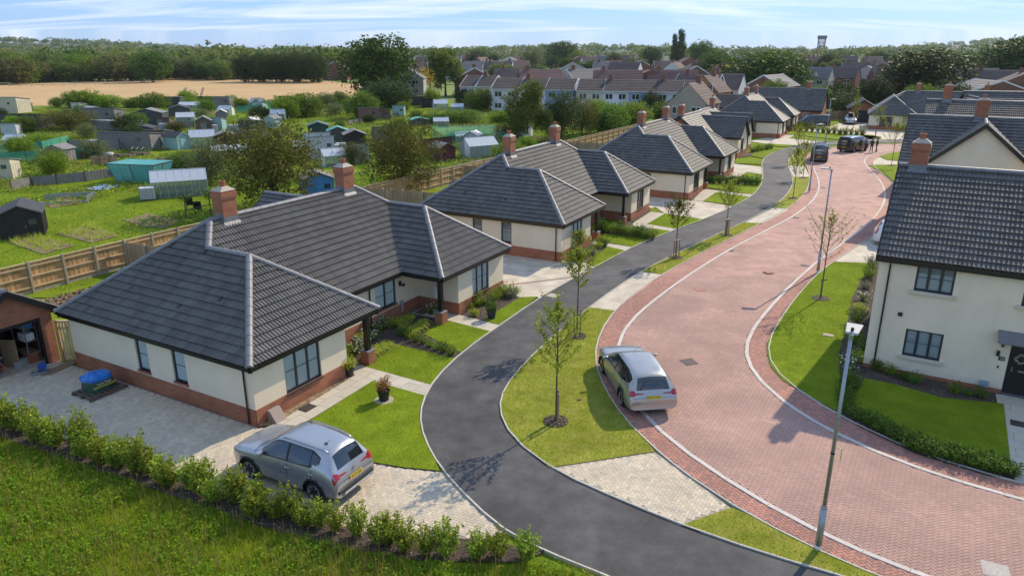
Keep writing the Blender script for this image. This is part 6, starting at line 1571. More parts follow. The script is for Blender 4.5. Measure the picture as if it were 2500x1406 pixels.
for i, p in enumerate(L['white_fl']): put('flowering_shrub', WF, p, random.uniform(.85, 1.1), 'white flowering shrub in the front bed of the nearest bungalow', 'shrub', 'white flowers by the porch')
for i, p in enumerate(L['gold']): put('golden_shrub', GO, p, random.uniform(.85, 1.1), 'yellow-green shrub behind the white flowers of the nearest bungalow', 'shrub', 'golden shrubs by the porch')
for i, p in enumerate(L['sedge']): put('sedge_tuft', SG[i % 2], p, random.uniform(.9, 1.15), 'pale yellow-green grass tuft edging the front lawn', 'ornamental grass', 'sedge tufts by the porch')
for i, p in enumerate(L['bed_A2']): put('garden_shrub', [GS[1], GO, GS[2], LV][i % 4], p, random.uniform(.8, 1.1), 'leafy plant in the bed under the right wing window of the nearest bungalow', 'shrub', 'plants under the right wing window')
for i, p in enumerate(L['bed_B']): put('garden_shrub', [GS[0], LV, GS[1], GO][i % 4], p, random.uniform(.8, 1.3), 'leafy plant in the corner bed of the second bungalow', 'shrub', 'plants of the corner bed')
for i, p in enumerate(L['bed_R']): put('garden_shrub', [LV, GS[1], LV, WF, GO, GS[0]][i % 6], p, random.uniform(.95, 1.25), 'mixed shrub along the side wall of the number 10 house', 'shrub', 'shrubs along the side wall')
for i, p in enumerate(L['bed_R2']): put('garden_shrub', [GS[0], GS[1], LS[0]][i % 3], p, random.uniform(.6, .8) if p[1] < 60 else 1.3, 'small plant under the front wall of the number 10 house' if p[1] < 60 else 'shrub beside the small lawn beyond the number 10 house', 'shrub', 'plants under the front wall' if p[1] < 60 else 'shrubs of the small lawn')

# potted plants
def pot(p, r_, h, me, s, label, mp_):
    t = empty('potted_plant', (p[0], p[1], .03), 0, label, 'plant')
    MB().lathe([(r_ * .72, 0), (r_, h), (r_ * 1.06, h), (r_ * 1.06, h - .03), (r_ * .9, h - .03), (r_ * .9, h - .06)], n=16).build('pot', mp_, t)
    o = link('foliage', me, t, (0, 0, h - .08)); o.scale = (s, s, s)
    return t
blk = mat('black_plastic_pot', (.015, .016, .018), .45)
RS_ = shrub('red_shrub', .6, .6, 16, 40, .07, M['leaf_red'], .05)
pot(L['pts']['pot1'], .24, .42, RS_, 1.05, 'reddish plant in a black pot on the front lawn', blk)
MB().lathe([(.36, 0), (.36, .02)], (L['pts']['pot1'][0], L['pts']['pot1'][1], .022), 20).build('pot_base', M['cap'])
tag(bpy.data.objects['pot_base'], 'pale round slab under the black pot on the lawn', 'slab')
pot(L['pts']['pot2'], .24, .36, GO, 1.1, 'yellow-green plant in a dark pot at the corner of the front wall', blk)
V, F = leaves(crown_points([(0, 0, .26, .26)], 240, 8, .03, .85), .05)
pot(L['pts']['pot3'], .24, .44, np_mesh('box_ball', V, F, M['leaf_laurel']), 1, 'clipped box ball in a dark pot by the right wing path', mat('navy_pot', (.02, .028, .04), .4))

# foreground meadow: grasses, broad-leaved weeds and dry stalks
MD = [(-20, 5), (6, 5), (4.5, 13.3), (1.6, 15.2), (.3, 15.55)] + [(p[0] - .2, p[1] - .45) for p in L['hedge_front'][::-1]] + [(-26, 25.5), (-32, 26)]
P = scatter(MD, 560); P = P[(P[:, 1] > 9) & (np.abs(P[:, 0]) < P[:, 1] * .8 + 1)]
n1 = np.sin(P[:, 0] * 1.3 + 1.7 * np.sin(P[:, 1] * .9)) * np.cos(P[:, 1] * 1.1 + np.sin(P[:, 0] * .7)) 
V1 = blades(P, -.05, .20, .022, .8); V1[:, 2] += np.repeat(np.clip(n1, 0, 1) * .06, 3)
k = len(P)
Q = P[rng.random(k) < .22 * np.clip(n1 + .6, 0, 1.5)]
C2 = np.column_stack([Q, rng.uniform(.02, .16, len(Q))]); C2 = np.repeat(C2, 4, axis=0) + rng.normal(size=(len(Q) * 4, 3)) * [.06, .06, .03]
V2, F2 = leaves(C2, .085, .65, 1.2)
D_p = P[(rng.random(k) < .03 + .05 * (np.hypot(P[:, 0] + 4.6, P[:, 1] - 14.2) < 1.7) + .02 * (np.hypot(P[:, 0] + 9.5, P[:, 1] - 15.5) < 1.6))]
V3 = blades(np.repeat(D_p, 2, axis=0) + rng.normal(size=(len(D_p) * 2, 2)) * .03, -.05, .62, .02, .35)
b0 = len(V1)
V = np.concatenate([V1, V2, V3]); F3 = np.arange(len(V1)).reshape(-1, 3); F3b = np.arange(len(V3)).reshape(-1, 3) + b0 + len(V2)
M['meadow'] = leafmat('meadow_blade', (.18, .29, .016), (.42, .48, .035), .5, (.60, .50, .11))
M['weed'] = leafmat('weed_leaf', (.12, .27, .015), (.28, .44, .028), .5)
me = np_mesh('meadow_grass', V, [F3, F2 + b0, F3b], [M['meadow'], M['weed'], M['dry']], np.concatenate([np.zeros(len(F3), 'i'), np.ones(len(F2), 'i'), np.full(len(F3b), 2, 'i')]))
tag(link('meadow_grass', me), 'unmown meadow of grass, weeds and dry stalks in the foreground', 'grass', kind='stuff')
# bark chips and pebbles
def chips(polys, dens, size, z, m, name, label, cat, flat=.35):
    P = np.concatenate([scatter(q, dens) for q in polys]); n = len(P)
    C = np.column_stack([P, np.full(n, z) + rng.uniform(0, size * .4, n)])
    V, F = leaves(C, size, .55, 2.5)
    o = link(name, np_mesh(name, V, F, m)); tag(o, label, cat, kind='stuff')
B_ed = L['beds']
M['chip'] = mat('bark_chip', (.10, .065, .045), .9, .3, 3, rnd=.5, tint=(.30, .24, .20))
chips([B_ed[k] for k in ('A_front', 'A_wing', 'hedge_bed', 'R_side', 'R_front', 'R_hedge', 'B_corner')], 120, .07, .025, M['chip'], 'bark_mulch', 'dark bark mulch covering the planting beds', 'mulch')
chips([[(L['pts']['tree1'][0] + .44 * math.cos(a), L['pts']['tree1'][1] + .44 * math.sin(a)) for a in np.arange(0, 6.28, .5)], [(L['pts']['tree2'][0] + .44 * math.cos(a), L['pts']['tree2'][1] + .44 * math.sin(a)) for a in np.arange(0, 6.28, .5)]], 260, .08, .06, M['chip'], 'bark_mulch', 'bark chips in the mulch rings of the two nearest street saplings', 'mulch')
M['pebble'] = mat('pebble', (.42, .30, .16), .8, .2, 3, rnd=.45, tint=(.62, .52, .38))
chips([B_ed['A_gravel']], 900, .05, .03, M['pebble'], 'gravel', 'golden gravel strip under the front wall of the nearest bungalow', 'gravel')
chips([[(-21.6, 33.6), (-19.9, 36.4), (-22.3, 39.2), (-24.6, 35.6)]], 60, .22, .06, M['earth'], 'clod', 'clods of freshly dug soil by the back fence', 'soil')
# ------------------------------------------------------------------ vehicles (x forward, y left)
def cr1(P, u):
    """Catmull-Rom through rows of P at parameter u"""
    n = len(P); i = min(int(u), n - 2); t = u - i
    a, b, c, d = P[max(i - 1, 0)], P[i], P[i + 1], P[min(i + 2, n - 1)]
    return .5 * (2 * b + (c - a) * t + (2 * a - 5 * b + 4 * c - d) * t * t + (3 * b - a - 3 * c + d) * t ** 3)

class CarShape:
    """stations front to rear: (x, w, zb, zm, (yb, zb), (yt, zt), ztop)"""
    def __init__(s, st):
        rows = []
        for x, w_, zb, zm, bl, tp, zt in st:
            rows.append([(x, 0, zb), (x, w_ * .82, zb), (x, w_ * .97, zb + .10), (x, w_, zm), (x, bl[0], bl[1]), (x, tp[0], tp[1]), (x, tp[0] * .5, zt - (zt - tp[1]) * .22), (x, 0, zt)])
        s.A = np.array(rows, 'f'); s.n = len(rows)
    def S(s, u, t, side=1):
        # u along stations, t along the section 0..7
        i = min(int(u), s.n - 2); f = u - i
        rows = np.stack([cr1(s.A[:, k], u) for k in range(8)])
        lin = s.A[i] * (1 - f) + s.A[i + 1] * f
        rows = rows * .55 + lin * .45
        j = min(int(t), 6); g = t - j
        cr = cr1(rows, t); ln_ = rows[j] * (1 - g) + rows[j + 1] * g
        p = cr * .5 + ln_ * .5
        return np.array([p[0], p[1] * side, p[2]])
    def body(s, us, ts):
        ring = [(t, -1) for t in ts] + [(t, 1) for t in ts[::-1][1:-1]]
        V = [s.S(u, t, sd) for u in us for t, sd in ring]; k = len(ring); F = []
        for i in range(len(us) - 1):
            for j in range(k):
                a, b = i * k + j, i * k + (j + 1) % k; F.append((a, b, b + k, a + k))
        bm = MB(); bm.add(V, F); bm.f.append(list(range(k))[::-1]); bm.m.append(0); bm.f.append([(len(us) - 1) * k + j for j in range(k)]); bm.m.append(0)
        return bm
    def patch(s, pts_u, t0, t1, side, off, nt=4):
        """surface patch; pts_u list of (u, ta, tb) giving the lower and upper edge"""
        V, F = [], []
        for u, ta, tb in pts_u:
            for k in range(nt + 1):
                t = ta + (tb - ta) * k / nt
                p = s.S(u, t, side); e = .03
                du = s.S(min(u + e, s.n - 1), t, side) - s.S(max(u - e, 0), t, side); dt = s.S(u, min(t + e, 7), side) - s.S(u, max(t - e, 0), side)
                n = np.cross(du, dt); l = np.linalg.norm(n); n = n / l if l > 1e-9 else np.array([0, 0, 1.])
                c = np.array([p[0] * .6, 0, .7]); 
                if n.dot(p - c) < 0: n = -n
                V.append(p + n * off)
        for i in range(len(pts_u) - 1):
            for k in range(nt): a = i * (nt + 1) + k; F.append((a, a + 1, a + nt + 2, a + nt + 1))
        return V, F

def wheel(par, x, y, r_, side, m_rim, spokes=5, wdt=.2):
    w_ = link('wheel', None, par, (x, y, r_)); w_.rotation_euler = (0, 0, 0 if side > 0 else math.pi)
    t = MB(); prof = [(r_ * .66, -wdt / 2), (r_ * .93, -wdt / 2), (r_, -wdt * .36), (r_, wdt * .36), (r_ * .93, wdt / 2), (r_ * .66, wdt / 2)]
    t.lathe(prof, n=26); t.v = [(a, c, b) for a, b, c in t.v]; t.build('tyre', M['tyre'], w_)
    q = MB(); q.lathe([(r_ * .60, wdt * .30), (r_ * .68, wdt * .5), (r_ * .66, wdt * .53), (r_ * .56, wdt * .36), (.02, wdt * .30)], n=24); q.v = [(a, c, b) for a, b, c in q.v]; q.build('hub', M['wheel_dark'], w_)
    s = MB()
    for k in range(spokes):
        a = 2 * math.pi * k / spokes
        for da in (-.13, .13):
            s.beam((math.cos(a) * .05, wdt * .40, math.sin(a) * .05), (math.cos(a + da) * r_ * .64, wdt * .46, math.sin(a + da) * r_ * .64), .028, .045)
    s.tube([(0, wdt * .34, 0), (0, wdt * .47, 0)], .06, 10)
    for k in range(24):
        a, b = 2 * math.pi * k / 24, 2 * math.pi * (k + 1) / 24
        s.beam((math.cos(a) * r_ * .645, wdt * .5, math.sin(a) * r_ * .645), (math.cos(b) * r_ * .645, wdt * .5, math.sin(b) * r_ * .645), .03, .03)
    s.build('rim', m_rim, w_)
    return w_

def carpaint(name, col, metal=.6, rough=.28):
    m, n, l, p = nodes(name)
    p.inputs['Base Color'].default_value = rgb(col); p.inputs['Metallic'].default_value = metal; p.inputs['Roughness'].default_value = rough
    p.inputs['Coat Weight'].default_value = 1; p.inputs['Coat Roughness'].default_value = .03
    g = n.new('ShaderNodeNewGeometry'); z = n.new('ShaderNodeTexNoise'); z.inputs['Scale'].default_value = 2.5; l.new(g.outputs['Position'], z.inputs['Vector'])
    mr = n.new('ShaderNodeMapRange'); mr.inputs['To Min'].default_value = rough - .06; mr.inputs['To Max'].default_value = rough + .1; l.new(z.outputs['Fac'], mr.inputs['Value']); l.new(mr.outputs[0], p.inputs['Roughness'])
    return m
M['tyre'] = mat('tyre_rubber', (.014, .014, .015), .8, .2, 8)
M['wheel_dark'] = mat('dark_wheel', (.03, .03, .033), .4, .1, 3, metal=.6)
M['alloy'] = mat('alloy', (.55, .55, .57), .3, .05, 3, metal=.9)
M['carglass'] = mat('tinted_car_glass', (.012, .015, .017), .03, .2, 1, spec=1.0, coat=.5)
M['tail'] = mat('red_tail_lamp', (.35, .008, .02), .15, .2, 9, spec=.8)
M['lampw'] = mat('clear_headlamp', (.5, .52, .55), .12, .2, 9, spec=.9)
M['plate'] = mat('yellow_plate', (.72, .48, .02), .5, .05, 5)
M['platew'] = mat('white_plate', (.75, .75, .72), .5, .05, 5)
M['trim'] = mat('black_trim', (.015, .015, .016), .5, .1, 4)

def vehicle(name, st, loc, rz, paint, label, cat, wb, wr, track, win, rear, ws, plate=None, tails=(), heads=(), rails=False, alloy=None, nu=3, scale=1, spokes=5, front_plate=None, mirrors=True, plate_pos=None, group=None, arch=.055, side_close=(0, 0)):
    root = empty(name, (loc[0], loc[1], .012), rz, label, cat, group)
    sh = CarShape(st)
    us = [i / nu for i in range((sh.n - 1) * nu + 1)]; ts = [0, 1, 1.5, 2, 2.5, 3, 3.5, 4, 4.5, 5, 5.5, 6, 6.5, 7]
    me = sh.body(us, ts).mesh('body', [paint, M['trim']], smooth=True, uv=False)
    bm = bmesh.new(); bm.from_mesh(me); bmesh.ops.recalc_face_normals(bm, faces=bm.faces); bm.to_mesh(me); bm.free()
    body = link('body', me, root)
    cut_ = MB()
    for x in (wb / 2, -wb / 2):
        for s in (1, -1):
            q = MB(); q.lathe([(wr + arch, -.2), (wr + arch, .2)], n=28); q.v = [(a + x, c + s * track, b + wr) for a, b, c in q.v]; cut_.add(q.v, q.f)
    cm = cut_.mesh('cut', M['trim'], uv=False)
    bm = bmesh.new(); bm.from_mesh(cm); bmesh.ops.recalc_face_normals(bm, faces=bm.faces); bm.to_mesh(cm); bm.free()
    co = link('cut', cm)
    md = body.modifiers.new('b', 'BOOLEAN'); md.operation = 'DIFFERENCE'; md.object = co; md.solver = 'EXACT'
    body.parent = None
    nm = baked(body, co)
    body.modifiers.clear(); body.data = nm; body.parent = root; bpy.data.objects.remove(co)
    nm.materials.clear(); nm.materials.append(paint); nm.materials.append(M['trim'])
    for p in nm.polygons:
        c = p.center
        dk = any(abs(math.hypot(c.x - x, c.z - wr) - (wr + arch)) < .025 and abs(p.normal.y) < .3 for x in (wb / 2, -wb / 2)) or (any(math.hypot(c.x - x, c.z - wr) < wr + arch - .02 for x in (wb / 2, -wb / 2)) and abs(c.y) < track - .12) or c.z < .24
        p.material_index = 1 if dk else 0; p.use_smooth = not dk
    for s in (1, -1):
        for x in (wb / 2, -wb / 2): wheel(root, x, s * (track - .11), wr, s, alloy or M['alloy'], spokes)
        # dark arch lip
        for x in (wb / 2, -wb / 2):
            q = MB()
            for k in range(12):
                a, b = math.pi * (k / 12) * 1.16 - .25, math.pi * ((k + 1) / 12) * 1.16 - .25
                q.beam((x + math.cos(a) * (wr + arch), s * (track + .0), wr + math.sin(a) * (wr + arch)), (x + math.cos(b) * (wr + arch), s * track, wr + math.sin(b) * (wr + arch)), .06, .03)
            q.build('wheel_arch', M['trim'], root)
        if len(win) > 1:
            V, F = sh.patch([(win[0][0][0], 4.02, 4.6)] + [(u, 4.02, 4.93) for u in np.linspace(win[0][1][0], win[-1][0][0], 14)] + [(win[-1][-1][0] + .05, 4.3, 4.66)], 0, 0, s, .003); o = MB(); o.add(V, F); o.build('window_surround', M['trim'], root, smooth=True)
        for wn in win:
            V, F = sh.patch(wn, 0, 0, s, .006); o = MB(); o.add(V, F); o.build('side_window', M['carglass'], root, smooth=True)
        for tl in tails:
            V, F = sh.patch(tl, 0, 0, s, .008); o = MB(); o.add(V, F); o.build('tail_lamp', M['tail'], root, smooth=True)
        for hl in heads:
            V, F = sh.patch(hl, 0, 0, s, .008); o = MB(); o.add(V, F); o.build('headlamp', M['lampw'], root, smooth=True)
        if mirrors:
            p = sh.S(ws[1] - .12 * (ws[1] - ws[0]) if False else ws[0] + .45 * (ws[1] - ws[0]), 4.0, s)
            MB().box((p[0] + .02, p[1] + s * .10, p[2] + .07), (.12, .2, .14)).build('door_mirror', paint, root, bevel=.03)
        # door handles and shut lines
        for u in side_close:
            if u:
                V, F = sh.patch([(u - .012, 1.6, 3.9), (u + .012, 1.6, 3.9)], 0, 0, s, .003, 8); o = MB(); o.add(V, F); o.build('door_seam', M['trim'], root)
                p = sh.S(u - .18, 3.62, s); MB().box((p[0] - .10, p[1] + s * .012, p[2]), (.17, .03, .03)).build('door_handle', M['alloy'], root, bevel=.008)
        if rails:
            pts = [sh.S(rails[0] + (rails[1] - rails[0]) * k / 8, 5.12, s) for k in range(9)]
            MB().tube([(q[0], q[1], q[2] + (.045 if 0 < i < 8 else .0)) for i, q in enumerate(pts)], .018, 6).build('roof_rail', M['alloy'], root, smooth=True)
    for nm_, (u0, u1, ta), in (('rear_window', rear), ('windscreen', ws + (5.0,))):
        V, F = [], []
        for s in (1, -1):
            v, f = sh.patch([(u0 + (u1 - u0) * k / 5, ta + .12, 7.0) for k in range(6)], 0, 0, s, .006, 6); b = len(V); V += v; F += [tuple(i + b for i in q) for q in f]
        o = MB(); o.add(V, F); o.build(nm_, M['carglass'], root, smooth=True)
    for u_s, t0_ in ((10.62, 2.6), (3.97, 4.15), (1.62, 3.2)):
        for s in (1, -1):
            V, F = sh.patch([(u_s - .022, t0_, 6.98), (u_s + .022, t0_, 6.98)], 0, 0, s, .003, 14); o = MB(); o.add(V, F); o.build('panel_gap', M['trim'], root)
    if plate:
        x, z, tilt, tx = plate
        pl = MB().box((0, 0, 0), (.012, .52, .115)).build('number_plate', M['plate'], root, (x, 0, z)); pl.rotation_euler = (0, tilt, 0)
        if tx: text(tx, .105, pl, (-.008, 0, 0), (R(90), 0, R(-90)), M['trim'])
    if front_plate:
        MB().box((front_plate[0], 0, front_plate[1]), (.012, .5, .11)).build('number_plate', M['platew'], root)
    return root, sh

SUV = [(2.15, .58, .34, .50, (.56, .62), (.42, .66), .67), (2.08, .74, .24, .54, (.72, .76), (.52, .82), .84), (1.86, .85, .2, .6, (.83, .90), (.60, .96), .98), (1.35, .895, .2, .62, (.86, .98), (.66, 1.05), 1.08),
       (.98, .90, .2, .62, (.87, 1.00), (.69, 1.08), 1.12), (.22, .905, .2, .62, (.865, 1.03), (.585, 1.54), 1.59), (-.35, .905, .2, .62, (.865, 1.05), (.60, 1.585), 1.64), (-1.15, .905, .2, .64, (.86, 1.08), (.585, 1.56), 1.62), (-1.72, .90, .22, .66, (.84, 1.10), (.53, 1.47), 1.56),
       (-2.00, .88, .25, .66, (.81, 1.02), (.60, 1.07), 1.09), (-2.09, .86, .27, .6, (.79, .86), (.60, .90), .90), (-2.15, .83, .30, .52, (.76, .64), (.58, .66), .66), (-2.12, .78, .34, .46, (.72, .54), (.5, .55), .55)]
SILVER = carpaint('silver_paint', (.42, .43, .45))
SILV2 = carpaint('warm_silver_paint', (.42, .41, .38))
suv, sh = vehicle('parked_car', SUV, (-6.45, 19.44), R(151.8), SILVER, 'silver SUV parked on the driveway of the nearest bungalow', 'car', 2.585, .335, .885,
        win=[[(4.35, 4.12, 4.7), (4.7, 4.1, 4.86), (5.0, 4.08, 4.88), (5.6, 4.08, 4.88), (5.85, 4.08, 4.88)], [(6.0, 4.08, 4.88), (6.5, 4.08, 4.88), (7.0, 4.12, 4.84)], [(7.06, 4.16, 4.8), (7.5, 4.34, 4.6)]],
        rear=(8.12, 8.95, 5.0), ws=(4.05, 4.95), plate=(-2.165, .74, R(8), 'AY72 AZL'), tails=[[(8.95, 3.7, 4.4), (9.3, 3.45, 4.9), (9.8, 3.5, 4.95), (10.1, 3.85, 4.9)], [(9.5, 4.9, 5.0), (9.72, 4.95, 5.9), (9.9, 4.95, 5.9)]], heads=[[(1.0, 3.9, 4.6), (1.6, 4.0, 4.75), (2.3, 4.1, 4.5)]], rails=(5.3, 7.9), side_close=(5.95, 7.15), spokes=6)
MB().box((-2.11, 0, .47), (.10, 1.50, .10)).build('bumper_strip', M['trim'], suv, bevel=.02)
MB().box((-2.15, 0, .36), (.08, 1.1, .07)).build('skid_plate', M['alloy'], suv, bevel=.02)
MB().tube([(-1.35, .25, 1.62), (-1.5, .25, 1.80)], .006, 5).build('aerial', M['trim'], suv)
MB().box((-1.33, .25, 1.625), (.09, .04, .03)).build('aerial_base', M['trim'], suv)
bd = MB(); bd.lathe([(.055, 0), (.055, .012), (.03, .016)], n=12); o = bd.build('badge', M['alloy'], suv, (-2.105, 0, .95)); o.rotation_euler = (0, R(-80), 0)
EST = [(2.41, .55, .34, .48, (.53, .58), (.40, .62), .63), (2.33, .74, .22, .52, (.70, .70), (.5, .75), .77), (2.05, .88, .18, .56, (.85, .82), (.60, .88), .90), (1.50, .93, .18, .6, (.885, .90), (.68, .96), 1.0),
       (1.02, .94, .18, .6, (.89, .93), (.72, 1.01), 1.05), (.15, .945, .18, .6, (.885, .97), (.60, 1.41), 1.455), (-.5, .945, .18, .6, (.885, .99), (.61, 1.455), 1.50), (-1.35, .94, .18, .62, (.88, 1.01), (.60, 1.44), 1.49), (-1.98, .93, .2, .64, (.86, 1.03), (.55, 1.37), 1.43),
       (-2.24, .91, .24, .64, (.83, .96), (.64, .99), 1.00), (-2.32, .90, .26, .58, (.82, .84), (.66, .87), .87), (-2.41, .87, .28, .5, (.80, .62), (.6, .64), .64), (-2.40, .82, .32, .44, (.74, .5), (.5, .51), .51)]
est, sh = vehicle('parked_car', EST, (4.72, 25.6), R(97.6), SILV2, 'silver estate car parked half on the kerb of the red brick road', 'car', 2.85, .33, .925,
        win=[[(4.35, 4.12, 4.72), (4.7, 4.1, 4.86), (5.0, 4.08, 4.88), (5.7, 4.08, 4.88)], [(5.85, 4.08, 4.88), (6.4, 4.08, 4.88), (6.85, 4.08, 4.88)], [(6.98, 4.1, 4.86), (7.5, 4.14, 4.8), (7.85, 4.3, 4.6)]],
        rear=(8.1, 9.05, 5.0), ws=(4.05, 4.95), plate=(-2.40, .755, R(25), 'EK56 XHN'), tails=[[(9.0, 3.75, 4.6), (9.4, 3.5, 4.95), (10.0, 3.75, 4.98), (10.3, 4.1, 4.9)], [(9.75, 4.95, 5.2), (9.95, 4.95, 5.9), (10.1, 5.0, 5.9)]], heads=[[(1.0, 3.9, 4.6), (1.7, 4.0, 4.8), (2.4, 4.1, 4.5)]], side_close=(5.8, 6.95), spokes=7)
MB().tube([(.1, 0, 1.46), (-.06, 0, 1.62)], .007, 5).build('aerial', M['trim'], est)
WHITE = carpaint('white_paint_car', (.70, .70, .70), .0, .25)
hat, sh = vehicle('parked_car', SUV, (26.5, 47.0), R(-25), WHITE, 'white car with red tail lamp half hidden behind the number 10 house', 'car', 2.585, .335, .885,
        win=[[(4.35, 4.12, 4.7), (5.0, 4.08, 4.88), (5.85, 4.08, 4.88)], [(6.0, 4.08, 4.88), (7.0, 4.12, 4.84)]], rear=(8.12, 8.95, 5.0), ws=(4.05, 4.95), plate=(-2.165, .74, R(8), ''), tails=[[(8.6, 3.9, 4.8), (9.0, 3.5, 4.8), (9.8, 3.5, 4.95), (10.1, 3.85, 4.9)]])
VAN = [(2.47, .66, .34, .55, (.64, .72), (.48, .78), .79), (2.38, .82, .24, .58, (.80, .86), (.56, .93), .95), (2.15, .91, .2, .62, (.88, 1.02), (.64, 1.08), 1.10), (1.75, .94, .2, .65, (.91, 1.12), (.70, 1.2), 1.23), (1.60, .945, .2, .65, (.915, 1.15), (.73, 1.26), 1.30),
       (.85, .95, .2, .65, (.92, 1.2), (.74, 1.80), 1.84), (.3, .95, .2, .65, (.925, 1.22), (.78, 1.86), 1.92), (-1.0, .95, .2, .65, (.925, 1.22), (.80, 1.88), 1.94), (-2.1, .945, .22, .65, (.92, 1.22), (.79, 1.86), 1.92), (-2.38, .94, .24, .65, (.91, 1.20), (.77, 1.80), 1.88), (-2.45, .925, .25, .62, (.88, 1.0), (.75, 1.1), 1.1), (-2.47, .90, .28, .56, (.84, .7), (.7, .72), .72), (-2.46, .86, .32, .48, (.8, .56), (.6, .58), .58)]
BLK = carpaint('black_van_paint', (.012, .013, .015), .2, .22)
DGR = carpaint('dark_grey_van_paint', (.03, .034, .042), .5, .3)
vw = [[(4.45, 4.1, 4.75), (4.9, 4.08, 4.86), (5.6, 4.08, 4.86)]]
vt = [[(9.55, 3.3, 3.9), (9.9, 3.3, 4.0), (10.2, 3.3, 4.0)]]
def van_sign(v, x, z, s, side=None):
    if side is None:
        text('ASPEN', s, v, (x, 0, z), (R(90), 0, R(-90)), M['white'])
        for k in range(2): MB().box((x, 0, z - s * (1.1 + k * .4)), (.004, s * (2.6 - k * .6), s * .10)).build('lettering', M['white'], v)
v1, sh = vehicle('van', VAN, (36.5, 86.6), R(66), BLK, 'black van with roof rack parked tail-on by the lamp post', 'van', 3.1, .33, .925, vw, rear=(9.05, 9.75, 5.0), ws=(4.1, 4.95), plate=(-2.485, .62, R(4), 'AV21 KHB'), tails=vt, side_close=(5.8, 0))
van_sign(v1, -2.47, 1.36, .26)
rk = MB()
for s in (-.72, .72): rk.beam((.3, s, 2.06), (-2.2, s, 2.06), .04, .05)
for k in range(5): rk.beam((.3 - .62 * k, -.72, 2.05), (.3 - .62 * k, .72, 2.05), .04, .04)
for k in range(4):
    for s in (-.7, .7): rk.beam((.2 - .75 * k, s, 1.86), (.2 - .75 * k, s, 2.05), .03, .03)
rk.build('roof_rack', M['steel'], v1)
v2, sh = vehicle('van', VAN, (44.1, 94.6), R(38), BLK, 'black van with white lettering standing askew beside the three people', 'van', 3.1, .33, .925, vw, rear=(9.05, 9.75, 5.0), ws=(4.1, 4.95), plate=(-2.485, .62, R(4), 'AV70 LPN'), tails=vt, side_close=(5.8, 0))
van_sign(v2, -2.47, 1.36, .26)
text('ASPEN', .3, v2, (-.9, -.955, 1.36), (R(90), 0, 0), M['white'])
v3, sh = vehicle('van', VAN, (50.3, 124.2), R(184), DGR, 'long dark grey van seen side-on in front of the brick bungalow', 'van', 3.1, .33, .925, vw, rear=(9.05, 9.75, 5.0), ws=(4.1, 4.95), plate=(-2.485, .62, R(4), ''), tails=vt, side_close=(5.8, 0))
v3.scale = (1.12, 1.05, 1.08)
GREY = carpaint('light_grey_car', (.33, .345, .36))
v4, sh = vehicle('parked_car', EST, (59.6, 130.6), R(250), GREY, 'grey estate car with black roof box facing the camera by the far garage', 'car', 2.85, .33, .925,
        win=[[(4.35, 4.12, 4.72), (5.0, 4.08, 4.88), (5.7, 4.08, 4.88)], [(5.85, 4.08, 4.88), (6.85, 4.08, 4.88)]], rear=(8.1, 9.05, 5.0), ws=(4.05, 4.95), heads=[[(1.0, 3.9, 4.6), (1.7, 4.0, 4.8), (2.4, 4.1, 4.5)]], front_plate=(2.43, .5))
MB().box((-.6, 0, 1.68), (1.9, .8, .32)).build('roof_box', M['trim'], v4, bevel=.1)
DK = carpaint('dark_blue_car', (.03, .035, .05))
for p, a, lab, pt in (((73, 165), 175, 'dark car beyond the far garage fence, left one', DK), ((83, 165), 178, 'dark car beyond the far garage fence, right one', DGR)):
    vehicle('parked_car', EST, p, R(a), pt, lab, 'car', 2.85, .33, .925, win=[[(4.35, 4.12, 4.72), (5.0, 4.08, 4.88), (5.7, 4.08, 4.88)], [(5.85, 4.08, 4.88), (6.85, 4.08, 4.88)]], rear=(8.1, 9.05, 5.0), ws=(4.05, 4.95))

# ------------------------------------------------------------------ people
def person(loc, rz, joints, radii, edges, colors, label, hair, legs_z=.95, skin=(.45, .27, .19)):
    """one continuous skinned body; cloth colours by height zones"""
    me = bpy.data.meshes.new('body'); me.from_pydata(joints, edges, [])
    o = link('person', me, None, (loc[0], loc[1], loc[2] if len(loc) > 2 else 0), rz)
    o.modifiers.new('skin', 'SKIN'); o.modifiers.new('sub', 'SUBSURF').levels = 2
    for i, r_ in enumerate(radii): me.skin_vertices[0].data[i].radius = r_ if isinstance(r_, tuple) else (r_, r_)
    me.skin_vertices[0].data[0].use_root = True
    nm = baked(o); o.modifiers.clear(); o.data = nm
    nm.materials.clear()
    for c in colors: nm.materials.append(c)
    J = np.array(joints); E_ = np.array(edges); zone = ZONE
    for p in nm.polygons:
        c = np.array(p.center); best, bi = 9, 0
        for k, (a, b) in enumerate(edges):
            d = J[b] - J[a]; t = np.clip((c - J[a]).dot(d) / d.dot(d), 0, 1); q = np.linalg.norm(c - J[a] - d * t)
            if q < best: best, bi = q, k
        p.material_index = zone[bi]; p.use_smooth = True
    tag(o, label, 'person')
    h = Vector(joints[4]); 
    hb = MB(); n = 10
    hb.lathe([(.02, .145), (.07, .13), (.095, .09), (.108, .04), (.105, -.01), (.095, -.04)], n=14); hb.build('hair', hair, o, (h.x - HF[0] * .02, h.y - HF[1] * .02, h.z + .01), smooth=True)
    nb = MB(); f = Vector((HF[0], HF[1], 0)); s = Vector((-HF[1], HF[0], 0))
    nb.box(h + f * .105 + Vector((0, 0, -.01)), (.025, .03, .04)); nb.build('nose', colors[0], o)
    for sd in (-1, 1): MB().box(h + s * sd * .10 + Vector((0, 0, -.0)), (.03, .015, .055)).build('ear', colors[0], o); MB().box(h + f * .094 + s * sd * .036 + Vector((0, 0, .02)), (.012, .022, .01)).build('eye', M['black'], o)
    MB().box(h + f * .096 + Vector((0, 0, -.06)), (.012, .045, .01)).build('mouth', M['pot'], o)
    return o
HF = (1, 0)
